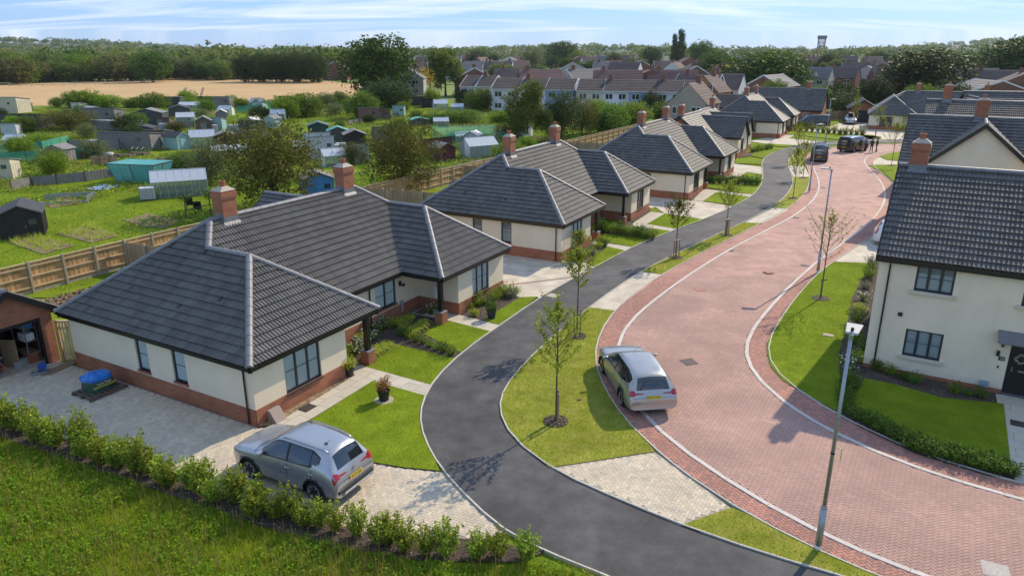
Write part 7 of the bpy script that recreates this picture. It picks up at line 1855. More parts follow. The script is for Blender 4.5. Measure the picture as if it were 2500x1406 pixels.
# joints: pelvis chest neckbase neck head | L hip knee ankle toe | R ... | L shoulder elbow wrist hand fingertips | R ...
def pose(lean=0, larm=((.05, .27, 1.12), (.12, .26, .88)), rarm=((.05, -.27, 1.12), (.12, -.26, .88)), lk=(.0, .11), rk=(.0, -.11), lf=.06, rf=-.06):
    c = math.sin(lean)
    B = lambda z: (c * (z - .95), 0, .95 + (z - .95) * math.cos(lean))
    J = [(0, 0, .95), B(1.25), B(1.42), B(1.50), B(1.63), (0, .10, .90), (lk[0] + .03, .11, .50), (lf - .05, .12, .09), (lf + .12, .13, .04), (0, -.10, .90), (rk[0] + .03, -.11, .50), (rf - .05, -.12, .09), (rf + .12, -.13, .04)]
    Ssh = B(1.40)
    J += [(Ssh[0], .19, Ssh[2]), larm[0], larm[1], tuple(np.array(larm[1]) + (np.array(larm[1]) - np.array(larm[0])) * .30), (Ssh[0], -.19, Ssh[2]), rarm[0], rarm[1], tuple(np.array(rarm[1]) + (np.array(rarm[1]) - np.array(rarm[0])) * .30)]
    E = [(0, 1), (1, 2), (2, 3), (3, 4), (0, 5), (5, 6), (6, 7), (7, 8), (0, 9), (9, 10), (10, 11), (11, 12), (2, 13), (13, 14), (14, 15), (15, 16), (2, 17), (17, 18), (18, 19), (19, 20)]
    Rr = [(.16, .13), (.165, .125), (.10, .09), .055, (.105, .095), .09, .06, .045, (.05, .035), .09, .06, .045, (.05, .035), .065, .045, .032, (.035, .022), .065, .045, .032, (.035, .022)]
    return J, Rr, E
ZONE = [1, 1, 0, 0, 2, 2, 2, 3, 2, 2, 2, 3, 1, 1, 0, 0, 1, 1, 0, 0]
skin = mat('skin', (.45, .27, .19), .6, .05, 9)
cl = lambda n, c: mat(n, c, .85, .1, 12, .2, 60)
BLKC, GRYC, NAV, SHO = cl('black_cloth', (.015, .015, .018)), cl('grey_cloth', (.24, .26, .30)), cl('dark_trousers', (.02, .022, .03)), cl('dark_shoes', (.012, .011, .01))
HB, HG = mat('brown_hair', (.05, .03, .02), .7), mat('grey_hair', (.28, .26, .24), .7)
person((45.3, 93.9), R(20), *pose(.06, larm=((.22, .27, 1.20), (.48, .2, 1.25)), lf=.18, rf=-.16, lk=(.1, .1)), [skin, GRYC, NAV, SHO], 'person in grey top with outstretched arm, nearest the van door', HB)
person((45.55, 92.8), R(80), *pose(.02, lf=.1, rf=-.1), [skin, BLKC, NAV, SHO], 'person in black standing in the middle of the three by the van', HB)
person((46.35, 93.1), R(150), *pose(0), [skin, BLKC, BLKC, SHO], 'person in black on the right of the three by the van', HB)
PNK, WHT = cl('pinkish_shirt', (.42, .33, .35)), cl('white_top', (.62, .58, .58))
_af = A_.location; UA, VA = Vector((math.cos(R(60.7)), math.sin(R(60.7)), 0)), Vector((-math.sin(R(60.7)), math.cos(R(60.7)), 0))
LA = lambda x, y, z=0: tuple(_af + UA * x + VA * y + Vector((0, 0, z)))
# people in the back garden of the nearest bungalow (bending at the washing line)
HF = (1, 0)
person(LA(9.6, 17.6), R(200), *pose(.85, larm=((.55, .25, 1.02), (.62, .2, .78)), rarm=((.55, -.25, 1.02), (.62, -.2, .78)), lf=.1), [skin, PNK, NAV, SHO], 'person in pinkish grey shirt bending forward by the garden fence', HG)
person(LA(7.9, 15.4), R(120), *pose(.15), [skin, WHT, NAV, SHO], 'person in white top seen behind the left roof edge', mat('fair_hair', (.30, .20, .10), .7))
# ------------------------------------------------------------------ fences
def fence_run(name, pts, h, label, cat='fence', bay=1.9, rails=True, mb=None, mp_=None, mr=None, brd=.125, z0=-.06):
    t = empty(name, (pts[0][0], pts[0][1], 0), 0, label, cat); o0 = Vector((pts[0][0], pts[0][1], 0))
    for a, b in zip(pts, pts[1:]):
        a, b = Vector((a[0], a[1], 0)) - o0, Vector((b[0], b[1], 0)) - o0; n = max(1, round((b - a).length / bay)); d = (b - a).normalized(); ang = math.atan2(d.y, d.x); nn = Vector((d.y, -d.x, 0))
        for i in range(n + 1):
            p = a.lerp(b, i / n); MB().box((p.x, p.y, (h + .08 + z0) / 2), (.11, .11, h + .08 - z0), ang).build('post', mp_ or M['post'], t)
            if i == n: break
            q = a.lerp(b, (i + 1) / n); c = (p + q) / 2; l = (q - p).length
            bb = MB(); k = int(l / brd)
            for j in range(k):
                x = p.lerp(q, (j + .5) / k) - nn * (.045 + .006 * (j % 2)); bb.box((x.x, x.y, (h + z0) / 2 + random.uniform(-.01, .01)), (l / k * 1.06, .016, h - z0 - .1), ang + .04)
            o = bb.build('board', mb or M['fence'], t); o['kind'] = 'stuff'
            if rails:
                for z in (.28, .86, h - .22): MB().box((c.x + nn.x * .0, c.y + nn.y * .0, z), (l - .1, .05, .085), ang).build('rail', mr or M['fencer'], t)
                MB().box((c.x - nn.x * .03, c.y - nn.y * .03, h + .01), (l - .1, .09, .035), ang).build('capping', mr or M['fencer'], t)
                MB().box((c.x - nn.x * .04, c.y - nn.y * .04, .02), (l - .1, .03, .17), ang).build('gravel_board', M['post'], t)
    return t
fence_run('garden_fence', [LA(-8, 22.5)[:2], LA(14, 22.35)[:2], LA(53, 20.7)[:2], LA(95, 20.0)[:2]], 1.62, 'long new timber boundary fence between the bungalow gardens and the allotments')
fence_run('divider_fence', [LA(10.2, 22.1)[:2], LA(10.6, 15.5)[:2]], 1.62, 'grey-brown divider fence in the garden behind the nearest bungalow', rails=False, mb=M['fenceb'], bay=1.8)
fence_run('divider_fence', [LA(31.0, 21.4)[:2], LA(32.5, 12.6)[:2]], 1.62, 'brown divider fence between the first and second back gardens', rails=False, mb=M['fenceb'], bay=1.8)
fence_run('divider_fence', [LA(45.2, 20.8)[:2], LA(46, 13)[:2]], 1.62, 'brown divider fence behind the second bungalow', rails=False, mb=M['fenceb'], bay=1.8)
fence_run('divider_fence', [LA(54.6, 20.4)[:2], LA(55.2, 12.5)[:2]], 1.62, 'brown divider fence between the second and third back gardens', rails=False, mb=M['fenceb'], bay=1.8)
fence_run('divider_fence', [LA(68, 20)[:2], LA(68.4, 13)[:2]], 1.62, 'brown divider fence behind the third bungalow', rails=False, mb=M['fenceb'], bay=1.8)
fence_run('fence_panel', [LA(28.2, 13.6)[:2], LA(31.8, 13.4)[:2]], 1.5, 'small bright orange fence panel between the first two bungalows', rails=True, mb=mat('orange_fence', (.52, .27, .08), .8, .15, 2, rnd=.15))
fence_run('garden_fence', [(53.4, 136), (62, 137.5)], 1.7, 'brown fence behind the grey estate car', rails=False, mb=M['fenceb'])
# slatted side gate by the garage
gt = empty('side_gate', LA(.3, 11.75), R(60.7 - 62), 'slatted timber side gate standing open between garage and bungalow', 'gate')
for k in range(5): MB().box((.06 + .13 * k, 0, .92), (.085, .03, 1.72)).build('slat', M['fencer'], gt)
for z in (.3, 1.5): MB().box((.32, .035, z), (.66, .03, .09)).build('rail', M['fence'], gt)
MB().box((-.08, .02, .92), (.12, .12, 1.84)).build('post', M['fence'], gt)
MB().box((.32, .02, 1.80), (.74, .12, .04)).build('capping', M['fencer'], gt)
# things in and before the garage
def clutter(name, x, y, z, d, col, label, rz=0, cat='box', rough=.6):
    p = LA(x, y, z); b = MB(); b.box((0, 0, d[2] / 2), d)
    if d[2] > .2: b.box((0, 0, d[2] + .01), (d[0] * 1.04, d[1] * 1.04, .03))
    o = b.build(name, mat(name + '_m', col, rough, .15, 5), None, p, R(60.7) + rz, bevel=.015); tag(o, label, cat); return o
sh_ = empty('shelf_unit', LA(-.35, 13.2), R(60.7), 'shelf unit loaded with tubs inside the open garage', 'shelf')
for z in (.4, .95, 1.5): MB().box((0, 0, z), (.5, 1.0, .03)).build('shelf', M['stake'], sh_)
for a, b in ((-.23, -.48), (.23, -.48), (-.23, .48), (.23, .48)): MB().box((a, b, .85), (.04, .04, 1.7)).build('upright', M['steel'], sh_)
clutter('tub', -.4, 13.0, .965, (.4, .5, .3), (.7, .7, .68), 'white plastic tub on the garage shelf'); clutter('tub', -.4, 13.0, 1.515, (.4, .5, .22), (.05, .25, .5), 'blue tub on the top garage shelf')
clutter('cardboard_box', -.42, 12.95, 0, (.45, .5, .36), (.32, .10, .05), 'reddish box under the garage shelf'); clutter('board', -1.15, 13.0, 0, (.06, .7, 1.2), (.30, .21, .12), 'tall plywood board leaning inside the garage', .4, 'board')
clutter('crate', -1.6, 13.6, 0, (.7, .6, .5), (.03, .06, .12), 'dark blue crate on the garage floor', .2); clutter('crate', -2.1, 13.2, .0, (.5, .4, .7), (.02, .09, .26), 'blue storage box at the left inside the garage'); clutter('machine', -1.0, 13.9, 0, (.5, .5, .8), (.25, .24, .22), 'grey machine under a cover in the garage', .3, 'machine'); clutter('toolbox', -.9, 12.8, 0, (.5, .3, .25), (.35, .36, .33), 'pale toolbox near the garage door', .5); clutter('bin_bag', -1.4, 14.4, 0, (1.4, .6, 1.3), (.02, .02, .022), 'dark covered furniture at the back of the garage')
wh = empty('workbench', LA(-1.9, 12.55), R(80), 'orange folding work stand in the garage doorway', 'stand')
for s in (-1, 1): MB().beam((s * .05, 0, .7), (s * .35, .2, 0), .04, .04).beam((s * .05, 0, .7), (s * .35, -.2, 0), .04, .04).build('leg', mat('orange_tool', (.5, .12, .03), .5), wh)
MB().box((0, 0, .72), (.5, .18, .05)).build('top', M['stake'], wh)
sw = empty('mitre_saw', LA(-.95, 11.35), R(20), 'grey and blue mitre saw on the ground before the garage', 'saw')
MB().box((0, 0, .06), (.6, .35, .1)).build('base', M['steel'], sw); MB().lathe([(.16, -.03), (.16, .03)], n=18).build('blade_guard', mat('blue_tool', (.02, .08, .35), .4), sw, (.1, .05, .3)).rotation_euler = (R(90), 0, .4)
MB().beam((-.2, 0, .1), (.15, .1, .42), .06, .08).build('arm', M['steel'], sw)
pk = empty('timber_offcuts', LA(-.1, 11.2), R(60.7 + 8), 'stack of timber boards lying before the garage', 'timber')
for k in range(4): MB().box((random.uniform(-.1, .1), -.16 + .1 * k, .03 + .02 * (k % 2)), (1.5 + .2 * (k % 3), .09, .04), random.uniform(-.05, .05)).build('plank', M['stake'], pk)
tag(MB().box((0, 0, .02), (2.7, .22, .05)).build('threshold_board', M['slab'], None, LA(-1.36, 11.82), R(60.7)), 'pale threshold strip along the garage doorway', 'threshold')
tag(MB().tube([(0, 0, 0), (0, -.12, -.04)], [.035, .055], 8).build('security_lamp', M['black'], None, LA(.30, 10.1, 2.02), R(60.7 + 90)), 'small black security lamp under the left eave of the nearest bungalow', 'lamp')
# rotary washing line
rw = empty('rotary_dryer', LA(6.9, 15.6), .3, 'rotary washing line with green cords behind the left roof edge', 'washing line')
MB().tube([(0, 0, 0), (0, 0, 1.75)], .025, 8).build('mast', M['steel'], rw)
for k in range(4):
    a = k * math.pi / 2; MB().tube([(0, 0, 1.1), (math.cos(a) * 1.3, math.sin(a) * 1.3, 1.85)], .014, 6).build('arm', M['steel'], rw)
cd_ = MB()
for r_ in (.5, .7, .9, 1.1, 1.28):
    for k in range(4):
        a, b = k * math.pi / 2, (k + 1) * math.pi / 2; z = 1.1 + .75 * r_ / 1.3
        cd_.tube([(math.cos(a) * r_, math.sin(a) * r_, z), (math.cos(b) * r_, math.sin(b) * r_, z)], .005, 4)
cd_.build('cord', mat('green_cord', (.25, .45, .2), .6), rw)['kind'] = 'stuff'
cl_ = MB(); 
for k in range(6): cl_.box((-.25 + .1 * k, -1.0 + .02 * (k % 2), 1.3), (.1, .012, .85))
cl_.build('hanging_cloth', cl('navy_towel', (.03, .045, .09)), rw)
# blue bag on pallet
def pallet(par, n=7, w_=1.2, d_=1.0):
    for k in range(n): MB().box((-w_ / 2 + w_ * (k + .5) / n, 0, .125), (w_ / n * .62, d_, .022)).build('slat', M['dkwood'], par)
    for y in (-d_ / 2 + .05, 0, d_ / 2 - .05): MB().box((0, y, .06), (w_, .09, .10)).build('runner', M['dkwood'], par)
M['dkwood'] = mat('weathered_wood', (.12, .09, .065), .9, .25, 6, .3, 30, rnd=.2)
bp = L['pts']['bag']
pp = empty('pallet', (bp[0], bp[1], .004), R(61), 'dark wooden pallet on the driveway beside the nearest bungalow', 'pallet'); pallet(pp, 8, 1.5, 1.2)
bg_ = empty('bulk_bag', (bp[0] - .08, bp[1] + .06, .14), R(61), 'green bulk bag with bright blue top standing on the pallet', 'bag')
def blob(n, sx, sy, sz, nz, fl=0, seed=0, z0=0):
    b = MB(); prof = []
    k = 22; rows = 9
    r0 = random.Random(seed)
    ph = [r0.uniform(0, 6.28) for _ in range(6)]
    for i in range(rows):
        t = i / (rows - 1); rr = (1 - t ** 3.2) ** .5 if not fl else 1 - .04 * t
        for j in range(k):
            a = 2 * math.pi * j / k; sq = 1 / max(abs(math.cos(a)), abs(math.sin(a))) ** .75
            w_ = 1 + nz * (math.sin(3 * a + ph[0] + 4 * t) + .6 * math.sin(7 * a + ph[1] - 5 * t) + .4 * math.sin(11 * a + ph[2]))
            b.v.append((sx * rr * sq * w_ * math.cos(a), sy * rr * sq * w_ * math.sin(a), z0 + sz * t * (1 + nz * 1.5 * math.sin(5 * a + ph[3]))))
    for i in range(rows - 1):
        for j in range(k): a, c = i * k + j, i * k + (j + 1) % k; b.f.append([a, c, c + k, a + k]); b.m.append(0)
    b.f.append([(rows - 1) * k + j for j in range(k)]); b.m.append(0)
    return b
blob(0, .50, .42, .42, .02, 1, 1).build('sack', mat('green_sack', (.03, .085, .055), .5, .2, 6, .2, 30), bg_, smooth=True)
blob(0, .49, .41, .26, .07, 0, 2, .40).build('liner', mat('blue_liner', (.015, .17, .55), .3, .3, 9, .5, 20), bg_, smooth=True)
MB().box((0, -.43, .2), (.86, .008, .09)).build('print_band', mat('olive_print', (.35, .33, .06), .5), bg_)
text('Lawn Feed', .13, bg_, (0, -.44, .32), (R(90), 0, 0), M['white'])
# kit by the walls
for x, y, lab in ((.95, -.12, 'brown angled cover box at the near corner of the front wall'), (17.1, -.12, 'brown angled cover box at the right wing of the nearest bungalow')):
    m_ = mat('cover_box', (.30, .235, .20), .7, .08, 6)
    b = MB(); b.add([(-.24, .36, 0), (.24, .36, 0), (.24, -.08, 0), (-.24, -.08, 0), (-.24, .36, .42), (.24, .36, .42), (.24, .22, .42), (-.24, .22, .42)], [(0, 1, 5, 4), (4, 5, 6, 7), (7, 6, 2, 3), (0, 4, 7, 3), (1, 2, 6, 5), (0, 3, 2, 1)])
    o = b.build('meter_cover', m_, None, LA(x, y, .02), R(60.7)); tag(o, lab, 'cover')
for k in range(5): MB().box((0, -.12 + .075 * 0, 0), (.5, .01, .01)) if False else None
hb = empty('meter_cabinet', LA(12.92, 1.4, .75), R(60.7), 'white meter cabinet on the porch wall of the nearest bungalow', 'cabinet')
MB().box((0, 0, .32), (.12, .5, .62)).build('door', M['white'], hb, bevel=.01); MB().box((-.065, .18, .32), (.02, .03, .06)).build('handle', M['steel'], hb)
for x, dv, nm in ((11.5, 2.62, 'wall_lamp'),): tag(MB().box((0, 0, 0), (.12, .12, .24)).build(nm, M['black'], None, LA(x, dv, 1.72), R(60.7), bevel=.02), 'black wall lamp left of the front door of the nearest bungalow', 'lamp')
tag(MB().box((0, 0, 0), (.2, .02, .13)).build('house_number', M['black'], None, LA(11.82, 2.67, 1.55), R(60.7)), 'small dark house number plate by the nearest front door', 'sign')
tag(MB().box((0, 0, .0), (.75, .5, .02)).build('doormat', mat('coir_mat', (.16, .10, .05), .95, .2, 30), None, LA(12.55, 2.1, .045), R(60.7)), 'brown doormat before the nearest front door', 'doormat')
tag(MB().box((0, 0, .3), (.12, .05, .45)).box((0, 0, .55), (.2, .1, .14)).build('gas_riser', mat('grey_box', (.36, .36, .38), .5), None, LA(11.55, 2.62, .2), R(60.7)), 'small grey gas box on the brick plinth left of the front door', 'box')
M['lantern'] = mat('grey_lantern', (.36, .37, .38), .6, .08, 5)
# street furniture
def lamp(p, h, rz, label, white=False):
    t = empty('street_lamp', (p[0], p[1], 0), rz, label, 'street lamp')
    MB().tube([(0, 0, -.05), (0, 0, 1.25)], .085, 12).build('base', M['steel'], t, smooth=True)
    MB().lathe([(.085, 0), (.055, .12)], (0, 0, 1.25), 12).build('collar', M['steel'], t)
    MB().tube([(0, 0, 1.37), (0, 0, h)], [.052, .042], 12).build('column', M['steel'], t, smooth=True)
    MB().tube([(0, 0, 0), (0, 0, .14)], .088, 12).build('base_band', M['white'], t)
    MB().box((0, 0, h + .03), (.10, .12, .12)).build('bracket', M['steel'], t, bevel=.01)
    hd = MB(); hd.add([(-.14, .0, h + .06), (.14, .0, h + .06), (.19, .62, h + .10), (-.19, .62, h + .10), (-.14, .0, h + .12), (.14, .0, h + .12), (.19, .62, h + .15), (-.19, .62, h + .15)], [(0, 3, 2, 1), (4, 5, 6, 7), (0, 1, 5, 4), (1, 2, 6, 5), (2, 3, 7, 6), (3, 0, 4, 7)])
    hd.build('lantern', M['lantern'], t, bevel=.015)
    MB().lathe([(.035, 0), (.04, .06), (.02, .09)], (0, .1, h + .13), 10).build('photocell', M['black'], t)
    MB().box((0, .36, h + .075), (.26, .36, .02)).build('lens', M['lampw'], t)
    return t
PT = L['pts']
l1 = lamp(PT['lamp1'], 6.0, R(-31), 'grey street lamp nearest the camera, standing on the brick border')
tg = mat('yellow_tag', (.6, .5, .03), .5)
MB().tube([(.05, 0, 2.72), (.19, 0, 2.72), (.19, 0, 3.06), (.05, 0, 3.06)], .014, 6).build('yellow_tag', tg, l1); MB().tube([(0, 0, 2.86), (0, 0, 2.9)], .058, 10).build('strap', M['black'], l1)
lamp(PT['lamp2'], 6.0, R(70), 'grey street lamp by the big lawn left of the number 10 house')
lamp(PT['lamp3'], 6.0, R(-60), 'grey street lamp on the narrow verge near the first van')
lamp(PT['lamp4'], 6.0, R(-80), 'farther grey street lamp behind the parked vans')
# covers and drains
def cover(name, p, d, rz, m, label, z=.014):
    o = MB().box((0, 0, 0), (d[0], d[1], .012)).box((0, 0, .004), (d[0] * .84, d[1] * .84, .012)).build(name, m, None, (p[0], p[1], z), rz); tag(o, label, 'cover' if 'gully' not in name else 'drain')
gen_ = lambda *a: None
iron = mat('cast_iron', (.07, .055, .05), .6, .3, 20, .6, 60, metal=.4)
galv = mat('galvanised_cover', (.36, .33, .30), .7, .35, 22, .5, 60, metal=.1)
COV = [('manhole_cover', (12.21, 15.16), (0.62, 0.62), -25, 'galv', 'galvanised manhole cover at the bottom right corner of the road'),
('manhole_cover', (7.44, 27.98), (0.6, 0.6), 20, 'iron', 'grey manhole cover in the road right of the silver estate car'),
('manhole_cover', (10.27, 37.66), (0.6, 0.6), 20, 'paverb', 'recessed brick-filled manhole in the middle of the road'),
('manhole_cover', (15.09, 40.8), (0.5, 0.5), 20, 'paverb', 'faint brick-filled manhole near the big lawn'),
('gully', (17.82, 42.33), (0.42, 0.42), 35, 'iron', 'road gully by the right-hand kerb below the second lamp'),
('gully', (14.26, 45.73), (0.42, 0.42), 50, 'iron', 'road gully by the left-hand kerb opposite the third bungalow'),
('gully', (22.17, 55.41), (0.42, 0.42), 50, 'iron', 'road gully by the left-hand kerb at the bend'),
('gully', (25.99, 52.39), (0.42, 0.42), 50, 'iron', 'road gully by the right-hand kerb before the white car'),
('gully', (29.5, 68.23), (0.42, 0.42), 50, 'iron', 'road gully near the lamp post by the first van'),
('manhole_cover', (28.24, 67.39), (0.6, 0.4), 60, 'paverb', 'brick-filled cover in the border near the lamp post'),
('inspection_cover', (-7.5, 23.85), (0.55, 0.45), 60.7, 'iron', 'dark square cover in the slab path of the nearest bungalow'),
('inspection_cover', (17.74, 22.66), (0.45, 0.45), -31, 'iron', 'dark square cover in the slab path of number 10'),
('inspection_cover', (2.19, 36.62), (0.6, 0.6), 60, 'cap', 'tan square cover in the black footpath'),
('inspection_cover', (14.51, 30.92), (0.45, 0.3), -31, 'cap', 'pale cover set in the big lawn'),
('inspection_cover', (2.52, 24.47), (0.12, 0.12), 0, 'iron', 'tiny dark cap in the verge grass')]
for n_, p_, d_, r_, m_, l_ in COV: cover(n_, p_, d_, R(r_), {'galv': galv, 'iron': iron, 'paverb': M['paverb'], 'cap': M['cap']}[m_], l_, .05 if 'verge' in l_ or 'lawn' in l_ else .04 if 'slab' in l_ else .016)
# ------------------------------------------------------------------ allotments
WM = {'black': mat('black_boards', (.028, .025, .022), .85, .25, 3), 'creamw': mat('cream_cabin', (.55, .49, .36), .8, .12, 2), 'mint': mat('mint_paint', (.30, .47, .44), .75, .1, 3), 'greyw': mat('silvered_boards', (.21, .20, .185), .9, .25, 2.5), 'greyd': mat('dark_grey_boards', (.075, .08, .082), .85, .2, 2.5),
      'brownw': mat('brown_boards', (.15, .10, .07), .9, .25, 2.5), 'brownd': mat('dark_brown_boards', (.06, .035, .03), .9, .2, 2.5), 'greend': mat('dark_green_boards', (.03, .065, .05), .8, .2, 2.5), 'whitew': mat('off_white_sheet', (.50, .53, .55), .6, .1, 2), 'brickw': mat('patched_red', (.22, .11, .09), .9, .3, 5), 'maroon': mat('maroon_boards', (.11, .03, .03), .8, .2, 3), 'bluew': mat('sky_blue_paint', (.10, .35, .66), .6, .12, 3)}
RM = {'felt': mat('black_felt', (.045, .047, .052), .8, .2, 3), 'felt2': mat('grey_felt', (.20, .195, .19), .9, .2, 3), 'tin': mat('corrugated_sheet', (.34, .35, .38), .5, .18, 2, metal=.3), 'white': mat('white_sheet_roof', (.62, .61, .64), .6, .08, 2), 'tealr': mat('teal_felt', (.08, .32, .26), .8, .15, 3), 'greenr': mat('green_felt', (.07, .16, .12), .8, .15, 3)}
CLR = glassmat('greenhouse_glass', (.82, .88, .88), .16); GRN = glassmat('green_netting', (.30, .62, .48), .32)
ALU = mat('aluminium_bar', (.62, .64, .65), .4, .08, 5, metal=.5)
def shed(kind, p, w_, d_, h, rz, wm, rm, label):
    t = empty('shed', (p[0], p[1], -.06), R(rz), label, 'shed')
    x, y = w_ / 2, d_ / 2; b = MB(); eh = h * .76 if kind == 'gable' else h
    pl = max(4, int(w_ / .35))
    hb = h * .82
    if kind == 'gable':        # ridge along y, gable to the front
        for s in (-1, 1): b.face([(-x, s * y, 0), (x, s * y, 0), (x, s * y, eh), (0, s * y, h), (-x, s * y, eh)][::1 if s < 0 else -1])
        b.face([(x, -y, 0), (x, y, 0), (x, y, eh), (x, -y, eh)]); b.face([(-x, y, 0), (-x, -y, 0), (-x, -y, eh), (-x, y, eh)])
    else:
        b.face([(-x, -y, 0), (x, -y, 0), (x, -y, h), (-x, -y, h)]); b.face([(x, -y, 0), (x, y, 0), (x, y, hb), (x, -y, h)]); b.face([(x, y, 0), (-x, y, 0), (-x, y, hb), (x, y, hb)]); b.face([(-x, y, 0), (-x, -y, 0), (-x, -y, h), (-x, y, hb)])
    b.build('wall', WM[wm], t)
    e = .16
    if kind == 'gable':
        for s in (-1, 1):
            k = (h - eh) / x
            q = MB(); q.add([(s * (x + e), -y - e, eh - e * k), (s * (x + e), y + e, eh - e * k), (0, y + e, h), (0, -y - e, h), (s * (x + e), -y - e, eh - e * k + .05), (s * (x + e), y + e, eh - e * k + .05), (0, y + e, h + .05), (0, -y - e, h + .05)], [(0, 1, 2, 3), (4, 7, 6, 5), (0, 4, 5, 1), (0, 3, 7, 4), (1, 5, 6, 2)])
            q.build('roof_panel', RM[rm], t)
        for s in (-1, 1): MB().beam((s * (x + e), -y - e - .01, eh - e * (h - eh) / x), (0, -y - e - .01, h + .02), .02, .09).build('bargeboard', WM['greyw'] if wm != 'mint' else WM['mint'], t)
    else:
        q = MB(); n = max(3, int(w_ / .8)); k = (h - hb) / d_
        for i in range(n):
            a, c = -x - e + (w_ + 2 * e) * i / n, -x - e + (w_ + 2 * e) * (i + 1) / n - .02; z = .012 * (i % 2)
            MB().add([(a, -y - e, h + e * k + z), (c, -y - e, h + e * k + z), (c, y + e, hb - e * k + z), (a, y + e, hb - e * k + z), (a, -y - e, h + e * k + .05 + z), (c, -y - e, h + e * k + .05 + z), (c, y + e, hb - e * k + .05 + z), (a, y + e, hb - e * k + .05 + z)], [(0, 3, 2, 1), (4, 5, 6, 7), (0, 1, 5, 4), (1, 2, 6, 5), (2, 3, 7, 6), (3, 0, 4, 7)]).build('roof_sheet', RM[rm], t)
    # cladding battens, door, window
    q = MB()
    for i in range(pl + 1):
        xx = -x + w_ * i / pl
        if abs(xx) > .01: q.box((min(max(xx, -x + .03), x - .03), -y - .012, eh * .48), (.045, .024, eh * .94))
    for i in range(max(3, int(d_ / .5)) + 1):
        yy = -y + d_ * i / max(3, int(d_ / .5))
        for s in (-1, 1): q.box((s * (x + .012), min(max(yy, -y + .03), y - .03), hb * .46 if kind != 'gable' else eh * .48), (.024, .045, (hb * .92 if kind != 'gable' else eh * .94)))
    q.build('batten', WM[wm], t)['kind'] = 'stuff'
    dx = 0 if kind == 'gable' else -w_ * .25
    MB().box((dx, -y - .03, eh * .42), (min(.85, w_ * .4), .04, eh * .80)).build('door', WM[wm] if wm not in ('mint', 'brownw') else WM['greyw'] if wm == 'brownw' else WM['mint'], t)
    MB().box((dx + .28, -y - .06, eh * .45), (.05, .03, .12)).build('handle', M['steel'], t)
    if w_ > 2.2: MB().box((w_ * .28, -y - .03, eh * .62), (.5, .035, .4)).build('window', M['paneb'], t)
    return t
for a in L['sheds']: shed(*a)

def greenhouse(p, w_, d_, h, rz, kind, label):
    t = empty('greenhouse', (p[0], p[1], -.06), R(rz), label, 'greenhouse'); g_ = CLR if kind == 'alu' else GRN
    x, y = w_ / 2, d_ / 2; eh = h * .62; f = MB(); B = lambda a, b, s=.045: f.beam(a, b, s, s)
    nx = max(3, round(w_ / .62))
    for s in (-1, 1):
        B((-x, s * y, 0), (x, s * y, 0)); B((-x, s * y, eh), (x, s * y, eh)); B((s * x, -y, 0), (s * x, y, 0)); B((s * x, -y, eh), (s * x, 0, h)); B((s * x, y, eh), (s * x, 0, h)); B((s * x, 0, 0), (s * x, 0, h), .035)
        for i in range(nx + 1): xx = -x + w_ * i / nx; B((xx, s * y, 0), (xx, s * y, eh), .035); B((xx, s * y, eh), (xx, 0, h), .035)
    B((-x, 0, h), (x, 0, h), .06); f.beam((-x, -y, 0), (-x + w_ / nx, -y, eh), .03, .03); f.beam((x, -y, 0), (x - w_ / nx, -y, eh), .03, .03)
    f.build('frame', ALU, t)
    rp = mat('cloudy_roof_pane', (.50, .53, .55), .25, .1, 3) if not hasattr(greenhouse, 'rp') else greenhouse.rp; greenhouse.rp = rp
    for s in (-1, 1):
        for i in range(nx):
            a, c = -x + w_ * i / nx + .02, -x + w_ * (i + 1) / nx - .02
            MB().face([(a, s * y, .03), (c, s * y, .03), (c, s * y, eh - .03), (a, s * y, eh - .03)][::1 if s < 0 else -1]).build('pane', g_, t)
            MB().face([(a, s * y, eh + .02), (c, s * y, eh + .02), (c, s * .02, h - .01), (a, s * .02, h - .01)][::1 if s < 0 else -1]).build('roof_pane', rp, t)
        for q in (-1, 1): MB().face([(s * x, q * y, .03), (s * x, 0, .03), (s * x, 0, h - .06), (s * x, q * y, eh - .03)]).build('end_pane', g_, t)
    if h > 2:
        st = MB(); st.box((0, y * .6, .55), (w_ * .8, .4, .04))
        for i in range(6): st.lathe([(.07, 0), (.09, .16)], (-x * .7 + i * w_ * .14, y * .6, .57), 8)
        st.build('staging', WM['greyw'], t)
    return t
for a in L['gh']: greenhouse(*a)

IW = mat('white_tank_plastic', (.66, .68, .70), .5, .05, 3)
def ibc_mesh():
    c = MB()
    for i in range(7):
        v = -.6 + 1.2 * i / 6
        for s in (-1, 1): c.beam((v, s * .52, .14), (v, s * .52, 1.14), .025, .025); c.beam((s * .62, v * .83, .14), (s * .62, v * .83, 1.14), .025, .025)
    for i in range(6):
        z = .16 + .97 * i / 5
        for s in (-1, 1): c.beam((-.62, s * .52, z), (.62, s * .52, z), .025, .025); c.beam((s * .62, -.52, z), (s * .62, .52, z), .025, .025)
    return c.mesh('cage', mat('cage_wire', (.30, .31, .33), .4, .1, 5, metal=.6))
IC = ibc_mesh(); IT = MB().box((0, 0, .62), (1.16, .96, .98)).lathe([(.12, 0), (.12, .05)], (0, 0, 1.11), 12).mesh('tank', IW); IP = MB().box((0, 0, .06), (1.22, 1.02, .10)).mesh('base', M['dkwood'])
for p, r_, lab in L['ibc']:
    t = empty('water_tank', (p[0], p[1], -.06), R(r_), lab, 'water tank')
    o = link('tank', IT, t); b_ = o.modifiers.new('bevel', 'BEVEL'); b_.width = .07; b_.segments = 3
    link('cage', IC, t); link('pallet_base', IP, t)
NETM = mat('green_mesh', (.05, .30, .20), .85, .25, 4, .5, 30); 
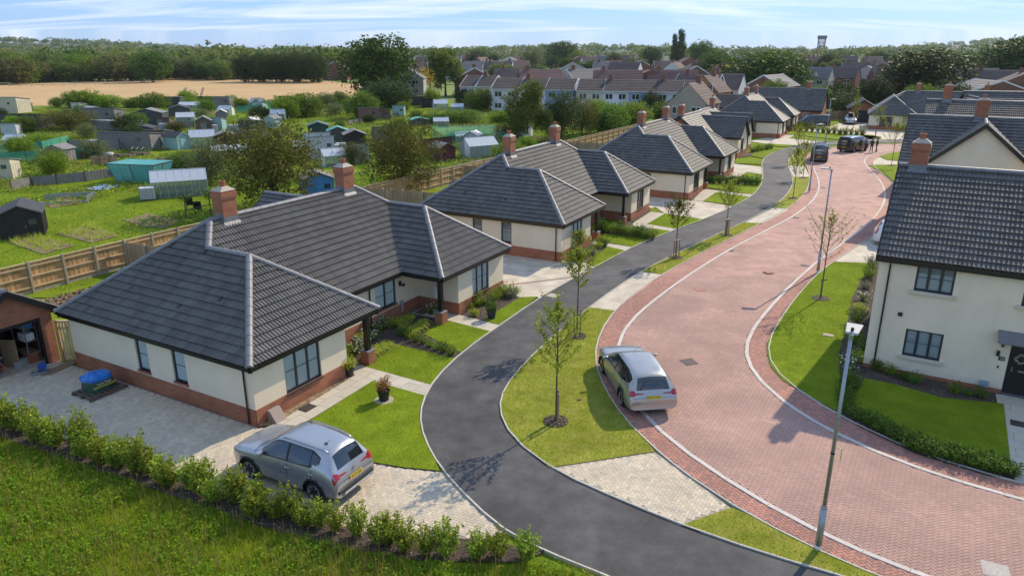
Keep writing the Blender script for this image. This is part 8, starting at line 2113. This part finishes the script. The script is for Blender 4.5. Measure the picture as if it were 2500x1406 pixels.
def netmat(lo=.45, hi=1.0):
    m, n, l, p = nodes('net_mesh')
    p.inputs['Base Color'].default_value = (.05, .33, .23, 1); p.inputs['Roughness'].default_value = .9
    tr = n.new('ShaderNodeBsdfTransparent'); x = n.new('ShaderNodeMixShader'); g = n.new('ShaderNodeNewGeometry'); z = n.new('ShaderNodeTexNoise'); z.inputs['Scale'].default_value = 1.6; l.new(g.outputs['Position'], z.inputs['Vector'])
    mr = n.new('ShaderNodeMapRange'); mr.inputs['To Min'].default_value = lo; mr.inputs['To Max'].default_value = hi; l.new(z.outputs['Fac'], mr.inputs['Value']); l.new(mr.outputs[0], x.inputs[0]); l.new(tr.outputs[0], x.inputs[1]); l.new(p.outputs[0], x.inputs[2]); l.new(x.outputs[0], n['Material Output'].inputs['Surface'])
    return m
NM = netmat()
for pts, h, lab in L['net']:
    t = empty('mesh_windbreak', (pts[0][0], pts[0][1], -.06), 0, lab, 'fence'); o0 = Vector((pts[0][0], pts[0][1]))
    for a, b in zip(pts, pts[1:]):
        a, b = Vector(a) - o0, Vector(b) - o0; n = max(2, round((b - a).length / 2.2))
        for i in range(n):
            p, q = a.lerp(b, i / n), a.lerp(b, (i + 1) / n)
            m_ = (p + q) / 2
            MB().add([(p.x, p.y, .03), (m_.x, m_.y + .06, .03), (q.x, q.y, .03), (q.x, q.y, h), (m_.x, m_.y + .05, h - .1), (p.x, p.y, h)], [(0, 1, 4, 5), (1, 2, 3, 4)]).build('mesh_panel', NM, t)
            MB().box((p.x, p.y, h / 2), (.06, .06, h + .1)).build('post', M['dkwood'], t)
for pts, h, lab in L['bf']: fence_run('board_fence', pts, h, lab, rails=False, mb=WM['greyw'], mp_=M['dkwood'], bay=2.2, brd=.16)
P2 = L['pts2']
# big teal netted fruit cage
cg = empty('fruit_cage', (-36.9, 72.2, -.06), R(-12), 'large teal netted fruit cage with sloping sides', 'cage')
TN = netmat(); TN.node_tree.nodes['Principled BSDF'].inputs['Base Color'].default_value = (.10, .42, .42, 1)
w1_, w2_, d1_, d2_, hh = 2.0, 2.6, 1.1, 1.6, 1.9
lo = [(-w1_, -d1_, 0), (w1_, -d1_, 0), (w1_, d1_, 0), (-w1_, d1_, 0)]; hi = [(-w2_, -d2_, hh), (w2_, -d2_, hh), (w2_, d2_, hh), (-w2_, d2_, hh)]
for i in range(4):
    j = (i + 1) % 4; MB().face([lo[i], lo[j], hi[j], hi[i]]).build('net_side', TN, cg); MB().beam(lo[i], hi[i], .06, .06).build('post', M['dkwood'], cg); MB().beam(hi[i], hi[j], .06, .06).build('top_bar', M['dkwood'], cg)
    m0, m1 = Vector(lo[i]).lerp(Vector(lo[j]), .5), Vector(hi[i]).lerp(Vector(hi[j]), .5); MB().beam(m0, m1, .05, .05).build('post', M['dkwood'], cg)
MB().face([(x, y, z + .03) for x, y, z in hi]).build('net_top', TN, cg)
# netted cage far right
TN2 = netmat(.12, .42)
c2 = empty('fruit_cage', (-5.6, 104, -.06), R(14), 'wide low netted cage behind the green-tinted greenhouse', 'cage')
for i, (a, b) in enumerate((((-5, -6), (4.5, -6)), ((4.5, -6), (4.5, 6)), ((4.5, 6), (-5, 6)), ((-5, 6), (-5, -6)))):
    MB().face([(a[0], a[1], 0), (b[0], b[1], 0), (b[0], b[1], 1.7), (a[0], a[1], 1.7)]).build('net_side', TN2, c2)
    for k in range(4): q = Vector(a).lerp(Vector(b), k / 4); MB().box((q.x, q.y, .9), (.06, .06, 1.8)).build('post', M['dkwood'], c2)
MB().face([(-5, -6, 1.7), (4.5, -6, 1.7), (4.5, 6, 1.7), (-5, 6, 1.7)]).build('net_top', TN2, c2)
# barrels and small things
def drum(k, r_, h, col, label, cat='barrel'):
    o = MB().lathe([(r_ * .92, 0), (r_, h * .1), (r_ * 1.04, h * .5), (r_, h * .9), (r_ * .9, h), (r_ * .9, h - .03)], n=16).build('barrel', mat('drum_' + k, col, .6, .2, 5), None, (P2[k][0], P2[k][1], -.06), 0); tag(o, label, cat)
drum('barrel1', .32, .85, (.16, .06, .04), 'left rusty drum before the green mesh'); drum('barrel2', .32, .85, (.17, .07, .045), 'right rusty drum before the green mesh'); drum('blue', .3, .95, (.02, .12, .42), 'bright blue barrel beside the brown shed'); drum('butt', .32, 1.1, (.10, .11, .12), 'dark water butt right of the green-tinted greenhouse', 'water butt'); drum('tub', .65, .5, (.45, .45, .47), 'wide pale tub between the compost heaps', 'tub')
cb_ = MB().lathe([(.48, 0), (.46, .3), (.36, .8), (.30, .95), (.0, 1.0)], n=18).build('compost_bin', mat('compost_green', (.03, .06, .07), .6), None, (P2['bin'][0], P2['bin'][1], -.06)); tag(cb_, 'dark tapered compost bin on the grass at left', 'compost bin')
pc = empty('pallet_bin', (P2['pallet'][0], P2['pallet'][1], -.06), R(-8), 'compost bin made of upright pallets', 'compost bin')
for i, (x, y, r_) in enumerate(((0, -.6, 0), (1.25, -.6, 0), (-.6, 0, 90), (.62, 0, 90), (1.85, 0, 90), (0, .6, 0), (1.25, .6, 0))):
    b = MB()
    for k in range(7): b.box((-.5 + k * .165, 0, .5), (.11, .03, 1.0))
    b.box((0, .04, .2), (1.1, .05, .09)); b.box((0, .04, .8), (1.1, .05, .09)); b.build('pallet', M['stake'] if i < 2 else M['dkwood'], pc, (x, y, 0), R(r_))
for k, n_ in (('rb1', 'raised timber bed with grass before the open-fronted shed, left'), ('rb2', 'raised timber bed with hoops before the open-fronted shed, right')):
    t = empty('raised_bed', (P2[k][0], P2[k][1], -.06), R(-8), n_, 'raised bed')
    for s in (-1, 1): MB().box((0, s * .6, .2), (2.2, .05, .4)).build('side_board', M['dkwood'], t); MB().box((s * 1.08, 0, .2), (.05, 1.15, .4)).build('end_board', M['dkwood'], t)
    MB().box((0, 0, .17), (2.1, 1.1, .3)).build('soil', M['earth'], t)
    if k == 'rb2':
        for i in range(3): MB().tube([(-.7 + .7 * i, -.5, .3), (-.7 + .7 * i, -.35, .8), (-.7 + .7 * i, 0, 1.0), (-.7 + .7 * i, .35, .8), (-.7 + .7 * i, .5, .3)], .02, 6).build('hoop', M['steel'], t)
for k, lab in (('chair1', 'left white garden chair by the open-fronted shed'), ('chair2', 'right white garden chair by the open-fronted shed'), ('bench1', 'left dark garden chair on the mown allotment grass'), ('bench2', 'right dark garden chair on the mown allotment grass')):
    t = empty('garden_chair', (P2[k][0], P2[k][1], -.06), R(200 if 'bench' in k else 160), lab, 'chair'); m_ = M['white'] if 'white' in lab else M['black']
    MB().box((0, 0, .42), (.55, .5, .04)).build('seat', m_, t); MB().box((0, .26, .75), (.55, .04, .62), rx=R(-12)).build('backrest', m_, t)
    for x in (-.24, .24):
        for y in (-.22, .22): MB().beam((x, y, .4), (x * 1.08, y * 1.15, 0), .04, .04).build('leg', m_, t)
        MB().box((x * 1.1, 0, .62), (.05, .48, .03)).build('armrest', m_, t)
tp = MB(); q = [P2['tarp1'], P2['tarp4'], P2['tarp3'], P2['tarp2']]; n = 8
for i in range(n + 1):
    for j in range(n + 1):
        a = Vector(q[0]).lerp(Vector(q[1]), i / n); b = Vector(q[3]).lerp(Vector(q[2]), i / n); p = a.lerp(b, j / n); tp.v.append((p.x, p.y, .02 + random.uniform(0, .09)))
for i in range(n):
    for j in range(n): a = i * (n + 1) + j; tp.f.append([a, a + 1, a + n + 2, a + n + 1]); tp.m.append(0)
tag(tp.build('tarpaulin', mat('blue_tarp', (.22, .33, .55), .45, .3, 3), None), 'pale blue tarpaulin spread on the ground before the teal cage', 'tarpaulin')
cr_ = empty('metal_raised_bed', (-38.7, 62.0, -.06), R(12), 'corrugated metal raised bed curving above the black shed', 'raised bed')
for k in range(4):
    b = MB()
    for i in range(10):
        a, c = i / 10, (i + 1) / 10; f = lambda s: (-2.0 + 4.0 * s, 1.0 + .5 * math.sin(s * 2.2) - .0, .05 + .14 * k)
        b.beam(f(a), f(c), .05, .12)
    b.build('corrugated_sheet', M['steel'], cr_)
MB().box((0, -.8, .1), (4.2, .08, .25)).build('edge_board', M['edging'], cr_); MB().box((1.95, .2, .3), (.06, 1.9, .5)).build('end_sheet', M['steel'], cr_)
tr_ = empty('arbour_frame', (P2['post'][0] + .3, P2['post'][1] - 1.5, -.06), R(20), 'rustic dark pole frame with climbers behind the left chimney', 'frame')
for x in (0, 1.8, 3.6): MB().tube([(x, 0, 0), (x + .05, 0, 1.9)], .05, 6).build('pole', M['bark'], tr_)
MB().tube([(0, 0, .6), (1.8, .05, .9), (3.8, 0, 1.0)], .04, 6).build('rail', M['bark'], tr_)
V, F = leaves(crown_points([(0, 0, 1.6, .4), (1.8, 0, 1.7, .35)], 80, 9, .1), .1); link('climber', np_mesh('climber', V, F, M['leaf_mid']), tr_)
wkr = person((P2['worker'][0], P2['worker'][1]), R(200), *pose(.7, larm=((.5, .25, 1.0), (.62, .2, .75)), rarm=((.5, -.25, 1.0), (.62, -.2, .75))), [skin, cl('blue_jacket', (.02, .14, .55)), cl('blue_trousers', (.02, .12, .45)), SHO], 'person in bright blue bending over a plot in the far allotments', HB)
# vegetable rows and rough growth
def rough_patch(polys, dens, h, m, name, label, wid=.05):
    P = np.concatenate([scatter(q, dens) for q in polys]); P = P[np.abs(P[:, 0]) < P[:, 1] * .75]
    V = blades(P, -.06, h, wid, .9); o = link(name, np_mesh(name, V, np.arange(len(V)).reshape(-1, 3), m)); tag(o, label, 'grass', kind='stuff')
A0 = [(-75, 38), (-24, 38), (-14, 57), (8, 95), (22, 118), (20, 160), (-115, 160), (-95, 110)]
n_ = 9000
P = scatter(A0, 5.2); P = P[(np.abs(P[:, 0]) < P[:, 1] * .74)]
nz = np.sin(P[:, 0] * .31 + 2 * np.sin(P[:, 1] * .17)) * np.cos(P[:, 1] * .27 + np.sin(P[:, 0] * .21))
near = P[:, 1] < 66
Q = P[(nz > np.where(near, .5, -.3)) & (rng.random(len(P)) < .8)]
C3 = np.repeat(np.column_stack([Q, np.zeros(len(Q))]), 9, axis=0); C3 += rng.normal(size=C3.shape) * [.28, .28, .16]; C3[:, 2] = np.abs(C3[:, 2]) + .02
V, F = leaves(C3, .19, .6, .8); mi = np.repeat(rng.choice([0, 0, 1, 1, 2, 3], len(F) // 9), 9)[:len(F)]
tag(link('allotment_growth', np_mesh('allotment_growth', V, F, [M['weed'], M['leaf_mid'], M['dry'], M['leaf_sedge']], mi)), 'low vegetables and weeds covering the allotment plots', 'ground cover', kind='stuff')
P = scatter([(-70, 40), (-24.5, 37.5), (-12, 60), (-20, 75), (-60, 75)], 60); P = P[np.abs(P[:, 0]) < P[:, 1] * .74]
V = blades(P, -.06, .10, .05, .8); tag(link('allotment_grass', np_mesh('allotment_grass', V, np.arange(len(V)).reshape(-1, 3), M['meadow2'] if 'meadow2' in M else M['blade'])), 'bright mown grass between the allotment plots', 'grass', kind='stuff')
# beds of bare soil and rows of crops, and bushes between the plots
keep = [Vector(a[1]) for a in L['sheds']] + [Vector(a[0]) for a in L['gh']]
random.seed(21); spots = []
while len(spots) < 58:
    y = random.uniform(74, 158); x = random.uniform(-.70, .05) * y
    if x > -13 + (y - 60) * .62 or min((Vector((x, y)) - k).length for k in keep) < 3.6: continue
    spots.append((x, y)); keep.append(Vector((x, y)))
for i, (x, y) in enumerate(spots):
    if i % 5 < 2:
        w_, d_, a = random.uniform(2, 4.5), random.uniform(1.5, 3), R(random.uniform(-15, 30)); c, s = math.cos(a), math.sin(a)
        sheet('soil_bed', [(x + u * c - v * s, y + u * s + v * c) for u, v in ((-w_, -d_), (w_, -d_), (w_, d_), (-w_, d_))], -.035 + .001 * (i % 9), M['earth'])
        rws = np.array([(x + (u * w_) * c - (v * d_ * .8) * s, y + (u * w_) * s + (v * d_ * .8) * c, .08) for v in (-1, -.5, 0, .5, 1) for u in np.linspace(-.9, .9, 22)])
        P = np.repeat(rws, 7, axis=0) + rng.normal(size=(len(rws) * 7, 3)) * [.10, .10, .09]; P[:, 2] = np.abs(P[:, 2]); V, F = leaves(P, .19, .6, .9)
        o = link('crop_rows', np_mesh('crop_rows', V, F, [M['leaf_mid'], M['leaf_bright'], M['leaf_sedge'], M['leaf_olive']][i % 4])); tag(o, 'rows of vegetables on a dug allotment bed', 'vegetables', 'vegetable rows', kind='stuff')
    else:
        kd = random.choice(['bush', 'bush', 'olive', 'apple', 'bushd', 'gold' if i % 9 == 0 else 'bush']); d = TD[kd]; h = random.uniform(1.2, 2.8)
        place_tree(random.choice(TK[kd]), (x, y), h * random.uniform(1.1, 1.7) / d[1], h / d[0], i, {'bush': 'leafy bush between allotment beds', 'olive': 'greyish bush between allotment beds', 'apple': 'small bronze fruit bush between allotment beds', 'bushd': 'dark bush between allotment beds', 'gold': 'golden bush between allotment beds'}[kd], 'bushes between the beds, ' + kd, 'bush', 'bush')
random.seed(8); n_ = 0
while n_ < 24:
    y = random.uniform(82, 160); x = random.uniform(-.70, .04) * y
    if x > -14 + (y - 60) * .62 or min((Vector((x, y)) - k).length for k in keep) < 3.0: continue
    keep.append(Vector((x, y))); a = random.uniform(-20, 40); n_ += 1
    if n_ % 3 == 0: greenhouse((x, y), 2.6, 2.0, random.uniform(1.5, 2.1), a, 'alu', 'small pale greenhouse among the crowded far plots'); C_ = 'small pale greenhouses'
    else: shed(random.choice(['gable', 'pent']), (x, y), random.uniform(1.6, 2.6), 2, random.uniform(1.7, 2.2), a, random.choice(['greyw', 'brownw', 'mint', 'whitew', 'greyd', 'creamw']), random.choice(['tin', 'white', 'felt2', 'tin']), 'small weathered shed among the crowded far plots'); C_ = 'small weathered sheds'
    [o for o in (COL.objects[-1],)]; r_ = COL.objects[-1]
    while r_.parent: r_ = r_.parent
    r_['group'] = C_
# ivy and weeds along the fence foot
P = np.array([LA(-8 + 40 * rng.random(), 22.7 + abs(rng.normal()) * .5)[:2] for _ in range(900)])
C3 = np.repeat(np.column_stack([P, np.zeros(len(P))]), 9, axis=0); C3 += rng.normal(size=C3.shape) * [.14, .14, .3]; C3[:, 2] = np.abs(C3[:, 2])
V, F = leaves(C3, .12, .7, .6); tag(link('bindweed', np_mesh('bindweed', V, F, M['leaf_mid'])), 'leafy bindweed along the back of the new fence', 'ground cover', kind='stuff')
P = np.concatenate([scatter(q, 9) for q in L['allot_soil'][:2]]); 
V = np.concatenate([blades(np.repeat(P, 6, axis=0) + rng.normal(size=(len(P) * 6, 2)) * .06, -.02, .4, .04, 1.2)]); tag(link('dying_leaves', np_mesh('dying_leaves', V, np.arange(len(V)).reshape(-1, 3), M['leaf_sedge'])), 'yellowing vegetable leaves on the dug beds', 'plants', kind='stuff')
# ------------------------------------------------------------------ the terrace, the village and the country behind
FW = {k: mat('far_' + k, c, .9, .1, 1.5) for k, c in dict(white=(.62, .62, .60), cream=(.60, .54, .38), blue=(.26, .36, .50), stone=(.36, .31, .25), grey=(.40, .38, .36), tan=(.36, .19, .08)).items()}
FW['red'] = FW['brown'] = M['brickf']
FR = {'red': mat('red_roof', (.165, .095, .078), .9, .15, .6, rnd=.08), 'brown': mat('brown_roof', (.125, .09, .077), .9, .18, .6, rnd=.1), 'grey': mat('slate_roof', (.16, .15, .145), .85, .15, .6, rnd=.1), 'terr': mat('mossy_tiles', (.085, .068, .06), .95, .25, .5), 'orange': mat('orange_roof', (.36, .15, .09), .9, .15, .6)}
UP = mat('far_window_frame', (.68, .68, .67), .5, .03, 3)
def plain_house(p, rz, w_, d_, eh, rh, wm, rm, label, group=None, gable='x', lit=(2, 2), cat='house', name='house', chim=1, white_verge=False):
    t = empty(name, (p[0], p[1], -.08), R(rz), label, cat, group); x, y = w_ / 2, d_ / 2; b = MB()
    b.face([(-x, -y, 0), (x, -y, 0), (x, -y, eh), (-x, -y, eh)]); b.face([(x, y, 0), (-x, y, 0), (-x, y, eh), (x, y, eh)])
    if gable == 'x':
        b.face([(x, -y, 0), (x, y, 0), (x, y, eh), (x, 0, rh), (x, -y, eh)]); b.face([(-x, y, 0), (-x, -y, 0), (-x, -y, eh), (-x, 0, rh), (-x, y, eh)])
    else:
        b.v, b.f, b.m = [], [], []
        for s in (-1, 1): b.face([(-x, s * y, 0), (x, s * y, 0), (x, s * y, eh), (0, s * y, rh), (-x, s * y, eh)][::1 if s < 0 else -1]); b.face([(s * x, -y, 0), (s * x, y, 0), (s * x, y, eh), (s * x, -y, eh)][::s])
    b.build('wall', wm, t)
    e = .3; c = 8
    rp = MB()
    for s in (-1, 1):
        if gable == 'x': k = (rh - eh) / y; q = [(-x - .1, s * (y + e), eh - e * k), (x + .1, s * (y + e), eh - e * k), (x + .1, 0, rh), (-x - .1, 0, rh)]
        else: k = (rh - eh) / x; q = [(s * (x + e), -y - .1, eh - e * k), (s * (x + e), y + .1, eh - e * k), (0, y + .1, rh), (0, -y - .1, rh)]
        q = [Vector(v) + Vector((0, 0, .06)) for v in q]
        for i in range(c):      # stepped courses
            a0, a1, b0, b1 = q[0].lerp(q[3], i / c), q[1].lerp(q[2], i / c), q[0].lerp(q[3], (i + 1) / c), q[1].lerp(q[2], (i + 1) / c); dz = Vector((0, 0, .05))
            rp.add([a0, a1, b1, b0, a0 + dz, a1 + dz], [(4, 5, 2, 3), (0, 1, 5, 4)])
    rf = rp.build('roof', rm, t)
    if white_verge:
        for sy in (-1, 1):
            if gable == 'y':
                for s in (-1, 1): MB().beam((s * (x + e), sy * (y + .12), eh - e * (rh - eh) / x), (0, sy * (y + .12), rh + .06), .05, .28).build('bargeboard', UP, t)
            else:
                for s in (-1, 1): MB().beam((sy * (x + .12), s * (y + e), eh - e * (rh - eh) / y), (sy * (x + .12), 0, rh + .06), .05, .28).build('bargeboard', UP, t)
    for i in range(chim):
        cx = -x * .6 if gable == 'x' else 0; ch = link('chimney', None, rf, (cx + (i * x * 1.2 if gable == 'x' else 0), 0 if gable == 'x' else y * .4, 0)); MB().box((0, 0, rh + .3), (.8, .6, 1.4)).build('stack', M['brickf'], ch)
    nx, nz = lit
    for j in range(nz):
        for i in range(nx):
            xx = -x + w_ * (i + .5) / nx; zz = eh * (j + .5) / nz + .1; ww = min(1.5, w_ / nx * .55)
            wn = link('window', None, t, (xx, -y, zz)); MB().box((0, -.02, 0), (ww, .06, 1.15)).build('frame', UP, wn)
            for s in (-1, 1): MB().box((s * ww / 4, -.055, 0), (ww / 2 - .12, .02, .95)).build('pane', M['pane'], wn)
    return t
def row_(a, b, n, cols, eh, rh, labs, d_=8.5):
    a, b = Vector(a), Vector(b); d = b - a; ang = math.degrees(math.atan2(d.y, d.x)); nn = Vector((-d.y, d.x)).normalized()
    for i in range(n):
        c = a.lerp(b, (i + .5) / n) + nn * d_ / 2
        h_ = plain_house(c, ang, d.length / n - .02, d_, eh, rh, FW[cols[i]], FR['terr'], labs[i], None, 'x', (2, 2), 'house', 'terraced_house', i % 2, white_verge=i in (0, n - 1))
        w_ = d.length / n; MB().tube([(w_ * .44, -d_ / 2 - .06, eh), (w_ * .44, -d_ / 2 - .06, 0)], .05, 6).build('downpipe', UP, h_); MB().box((0, -d_ / 2 - .32, eh - .12), (w_, .1, .12)).build('gutter', UP, h_)
        if i % 3 == 1: MB().box((-.6, -d_ / 2 - 1.3, 2.3), (w_ * .6, 2.4, .1), rx=R(6)).build('lean_to_roof', UP, h_); MB().box((-.6, -d_ / 2 - 2.3, 1.2), (w_ * .56, .08, 1.1)).build('lean_to_glazing', M['paneb'], h_)
row_((-11.6, 168), (-4.6, 165.4), 2, ('white', 'cream'), 4.7, 6.8, ('white house at the left end of the far terrace', 'cream house next to the left end of the far terrace'))
row_((-4.3, 157.5), (12.4, 152.5), 3, ('white', 'white', 'blue'), 4.7, 6.7, ('white terrace house left of the weeping birch', 'white terrace house behind the weeping birch', 'first pale blue terrace house, right of the weeping birch'))
row_((12.9, 150), (38.2, 143.5), 5, ('cream', 'white', 'blue', 'white', 'white'), 4.7, 6.7, ('cream terrace house in the middle of the terrace', 'white terrace house between cream and blue ones', 'second pale blue terrace house', 'white terrace house right of the second blue one', 'last house of the terrace with brown stone gable'))
FL = {'red': 'red-brown roofed house of the village', 'brown': 'brown roofed brick house of the village', 'grey': 'grey roofed house of the village', 'tan': 'orange brick gabled house behind the terrace end', 'white': 'white rendered house of the village', 'stone': 'stone gabled house beside the terrace end'}
for i, (p, w_, r_, k) in enumerate(L['far_houses']):
    u = k == 'tan' or k == 'stone'
    plain_house(p, r_, w_ if not u else 6, 7.5, 4.7 if p[1] < 420 else 5.0, 7.6 if p[1] < 420 else 8.0, FW[k] if k != 'grey' or i % 2 else FW['white'], FR.get(k, FR['brown']), FL[k], None if u else 'village houses, ' + k, 'x' if i % 3 and not u else 'y', (2, 2) if p[1] < 330 else (2, 1), chim=1, white_verge=i % 4 == 0)
plain_house((59.5, 172), -38, 8.5, 12, 4.6, 7.0, M['brickf'], FR['grey'], 'brown brick house with white fascia behind the long brick bungalow', None, 'y', (1, 1), chim=0, white_verge=True)
plain_house((100, 158), -8, 17, 12, 3.4, 6.4, M['brickf'], FR['grey'], 'wide brown brick gable with white fascia behind the right-hand roofs', None, 'y', (1, 1), chim=0, white_verge=True)
plain_house((51, 158), -30, 7, 6, 2.6, 4.0, FW['grey'], FR['grey'], 'small grey roofed outbuilding left of the broad green tree', None, 'x', (2, 1), chim=0)
plain_house((39.5, 139), -28, 9, 6, 2.6, 4.6, M['brickf'], FR['terr'], 'dark ribbed roof of a low house behind the twin gables', None, 'x', (1, 1), chim=0)
# water tower
wt = empty('water_tower', (607, 1500, 0), .2, 'lattice water tower on the far skyline', 'tower'); wtm = mat('tower_concrete', (.13, .14, .16), .8)
for k in range(8):
    a = k * math.pi / 4; MB().beam((math.cos(a) * 6.5, math.sin(a) * 6.5, 0), (math.cos(a) * 7, math.sin(a) * 7, 31), 1.0, 1.0).build('leg', wtm, wt)
for z in (8, 15.5, 23): MB().lathe([(6.9, 0), (6.9, .9), (6.2, .9), (6.2, 0)], (0, 0, z), 16).build('ring_beam', wtm, wt)
MB().lathe([(6.5, 0), (9, 1.5), (9, 6), (8.5, 6.6)], (0, 0, 30.5), 20).build('tank', wtm, wt)
# hills and woods
HX = np.linspace(-3200, 3800, 90); HY = np.array([700, 1000, 1300, 1700, 2300, 3200, 4600])
def hz_(x, y):
    f = np.clip((y - 750) / 1100, 0, 1); f = f * f * (3 - 2 * f)
    r_ = np.clip((x / np.maximum(y, 1) - .46) / .25, 0, 1); l_ = np.clip((-x / np.maximum(y, 1) - .32) / .3, 0, 1)
    return f * (4 + 30 * r_ + 20 * l_ + 5 * np.sin(x * .0041 + 1) + 3 * np.sin(x * .011)) - .09
X, Y = np.meshgrid(HX, HY, indexing='ij'); V = np.stack([X, Y, hz_(X, Y)], 2).reshape(-1, 3); n = len(HY)
F = np.array([(i * n + j, (i + 1) * n + j, (i + 1) * n + j + 1, i * n + j + 1) for i in range(89) for j in range(n - 1)])
tag(link('hills', np_mesh('hills', V, F, mat('wooded_hill', (.05, .075, .025), .95, .3, .02), smooth=True)), kind='structure')
def wood(name, label, pts, m, leaf, per, hr):
    """far canopy: many small domes of foliage read as one mass"""
    P = np.array(pts); n = len(P); r_ = P[:, 3]
    d = rng.normal(size=(n * per, 3)); d[:, 2] = np.abs(d[:, 2]) * .9 - .25; d /= np.linalg.norm(d, axis=1, keepdims=True)
    rr = np.repeat(r_, per) * rng.uniform(.8, 1.08, n * per)
    Q = np.repeat(P[:, :3], per, axis=0) + d * rr[:, None] * np.array([1, 1, hr]); Q[:, 2] = np.maximum(Q[:, 2], .3)
    V, F = leaves(Q, leaf, .8, .8)
    o = link(name, np_mesh(name, V, F, m)); tag(o, label, 'wood', kind='stuff')
ps = []
for k in range(900):
    y = random.uniform(1150, 3000); x = y * random.uniform(-.78, .80); z = float(hz_(np.array(x), np.array(y))); h = random.uniform(8, 15)
    ps.append((x, y, z + h * .45, h * random.uniform(.6, .95)))
wood('distant_wood', 'wooded hills along the whole horizon', ps, M['leaf_farg'], 4.0, 80, .75)
ps = []
for k in range(430):
    y = random.uniform(620, 1000); x = y * random.uniform(-.76, .78)
    if k < 150: y = random.uniform(330, 620); x = y * random.uniform(-.76, -.22)
    h = random.uniform(9, 15); ps.append((x, y, h * .45, h * random.uniform(.5, .75)))
for i, (m_, lb) in enumerate(((M['leaf_oak'], 'darker'), (M['leaf_farg'], 'greener'), (M['leaf_faro'], 'olive'))): wood('mid_wood', lb + ' part of the tree-covered middle distance behind field and village', ps[i::3], m_, 1.9, 150, .9)
lab = 'leafy tree of the wood edge behind the stubble field'
for k in range(58):
    t = k / 57; px = -.78 + t * .60; y = 262 + 75 * t + random.uniform(0, 26) + (k % 3) * 12; x = px * y * .96; h = random.uniform(6.5, 11.5); kd = random.choice(['far', 'far', 'far', 'oak', 'olive', 'bush'])
    d = TD[kd]; place_tree(random.choice(TK[kd]), (x, y), h * 1.15 / d[1], h / d[0], random.uniform(0, 6), lab, 'wood edge trees')
lab = 'dark tall tree of the dense clump at the far corner of the field'
for k in range(9):
    x = -106 + k * 3.7; place_tree(TK['oakd'][k % 2], (x, 300 + (k % 2) * 5 - k * .5), .95, random.uniform(1.0, 1.12), k * 1.3, lab, 'dense dark clump')
lab = 'tree rising between the roofs of the distant village'
for k in range(80):
    y = 205 + 420 * (k / 80) ** 1.1 + random.uniform(0, 40); x = y * random.uniform(-.20, .76); kd = random.choice(['oak', 'far', 'oak', 'bush', 'bushd', 'birchy', 'far']); h = random.uniform(3.5, 6.5) * (1 + (y - 205) / 600); d = TD[kd]
    place_tree(random.choice(TK[kd]), (x, y), h * 1.1 / d[1], h / d[0], random.uniform(0, 6), lab, 'village trees')
lab = 'dark garden bush behind the far bungalows'
for k, (x, y) in enumerate([(64, 158), (69, 156), (75, 172), (82, 150), (90, 152), (97, 168), (56, 160), (104, 178), (112, 190), (118, 172), (88, 182)]):
    place_tree(TK['bushd' if k % 3 else 'bush'][0], (x, y), 1.3, random.uniform(1.0, 1.5), k, lab, 'bushes behind the far bungalows', 'bush', 'bush')
lab = 'low green bush along the near edge of the field'
for k in range(26):
    t = k / 25; x = -102 + 84 * t + random.uniform(-2, 2); y = 171 - 3 * math.sin(t * 3) + random.uniform(-3, 3); s = random.uniform(.35, .75); place_tree(TK['bush'][k % 2], (x, y), s, s * .8, k, lab, 'field hedge bushes', 'bush', 'bush')
# field rail fence
ff = empty('field_fence', (-150, 258, 0), 0, 'pale post and rail fence along the far left side of the field', 'fence')
a, b = Vector((-24, 2)), Vector((18, 28))
for i in range(15):
    p, q = a.lerp(b, i / 15), a.lerp(b, (i + 1) / 15); MB().box((p.x, p.y, .6), (.15, .15, 1.3)).build('post', M['post'], ff)
    for z in (.5, 1.05): MB().beam((p.x, p.y, z), (q.x, q.y, z), .06, .12).build('rail', M['post'], ff)
# ------------------------------------------------------------------ the air
hz = MB(); hz.box((0, 2600, 30), (9000, 5600, 66)); hb_ = hz.build('haze', None); hb_.data.materials.clear()
hm_, hn, hl, hp = nodes('thin_haze'); hn.remove(hp)
pv = hn.new('ShaderNodeVolumePrincipled'); pv.inputs['Color'].default_value = (.80, .88, 1, 1); pv.inputs['Density'].default_value = .00007; pv.inputs['Anisotropy'].default_value = .2
hl.new(pv.outputs[0], hn['Material Output'].inputs['Volume']); hb_.data.materials.append(hm_)
tag(hb_, 'thin pale haze in the air over the whole scene', 'haze', kind='stuff')
bpy.data.scenes.remove(SHOP)
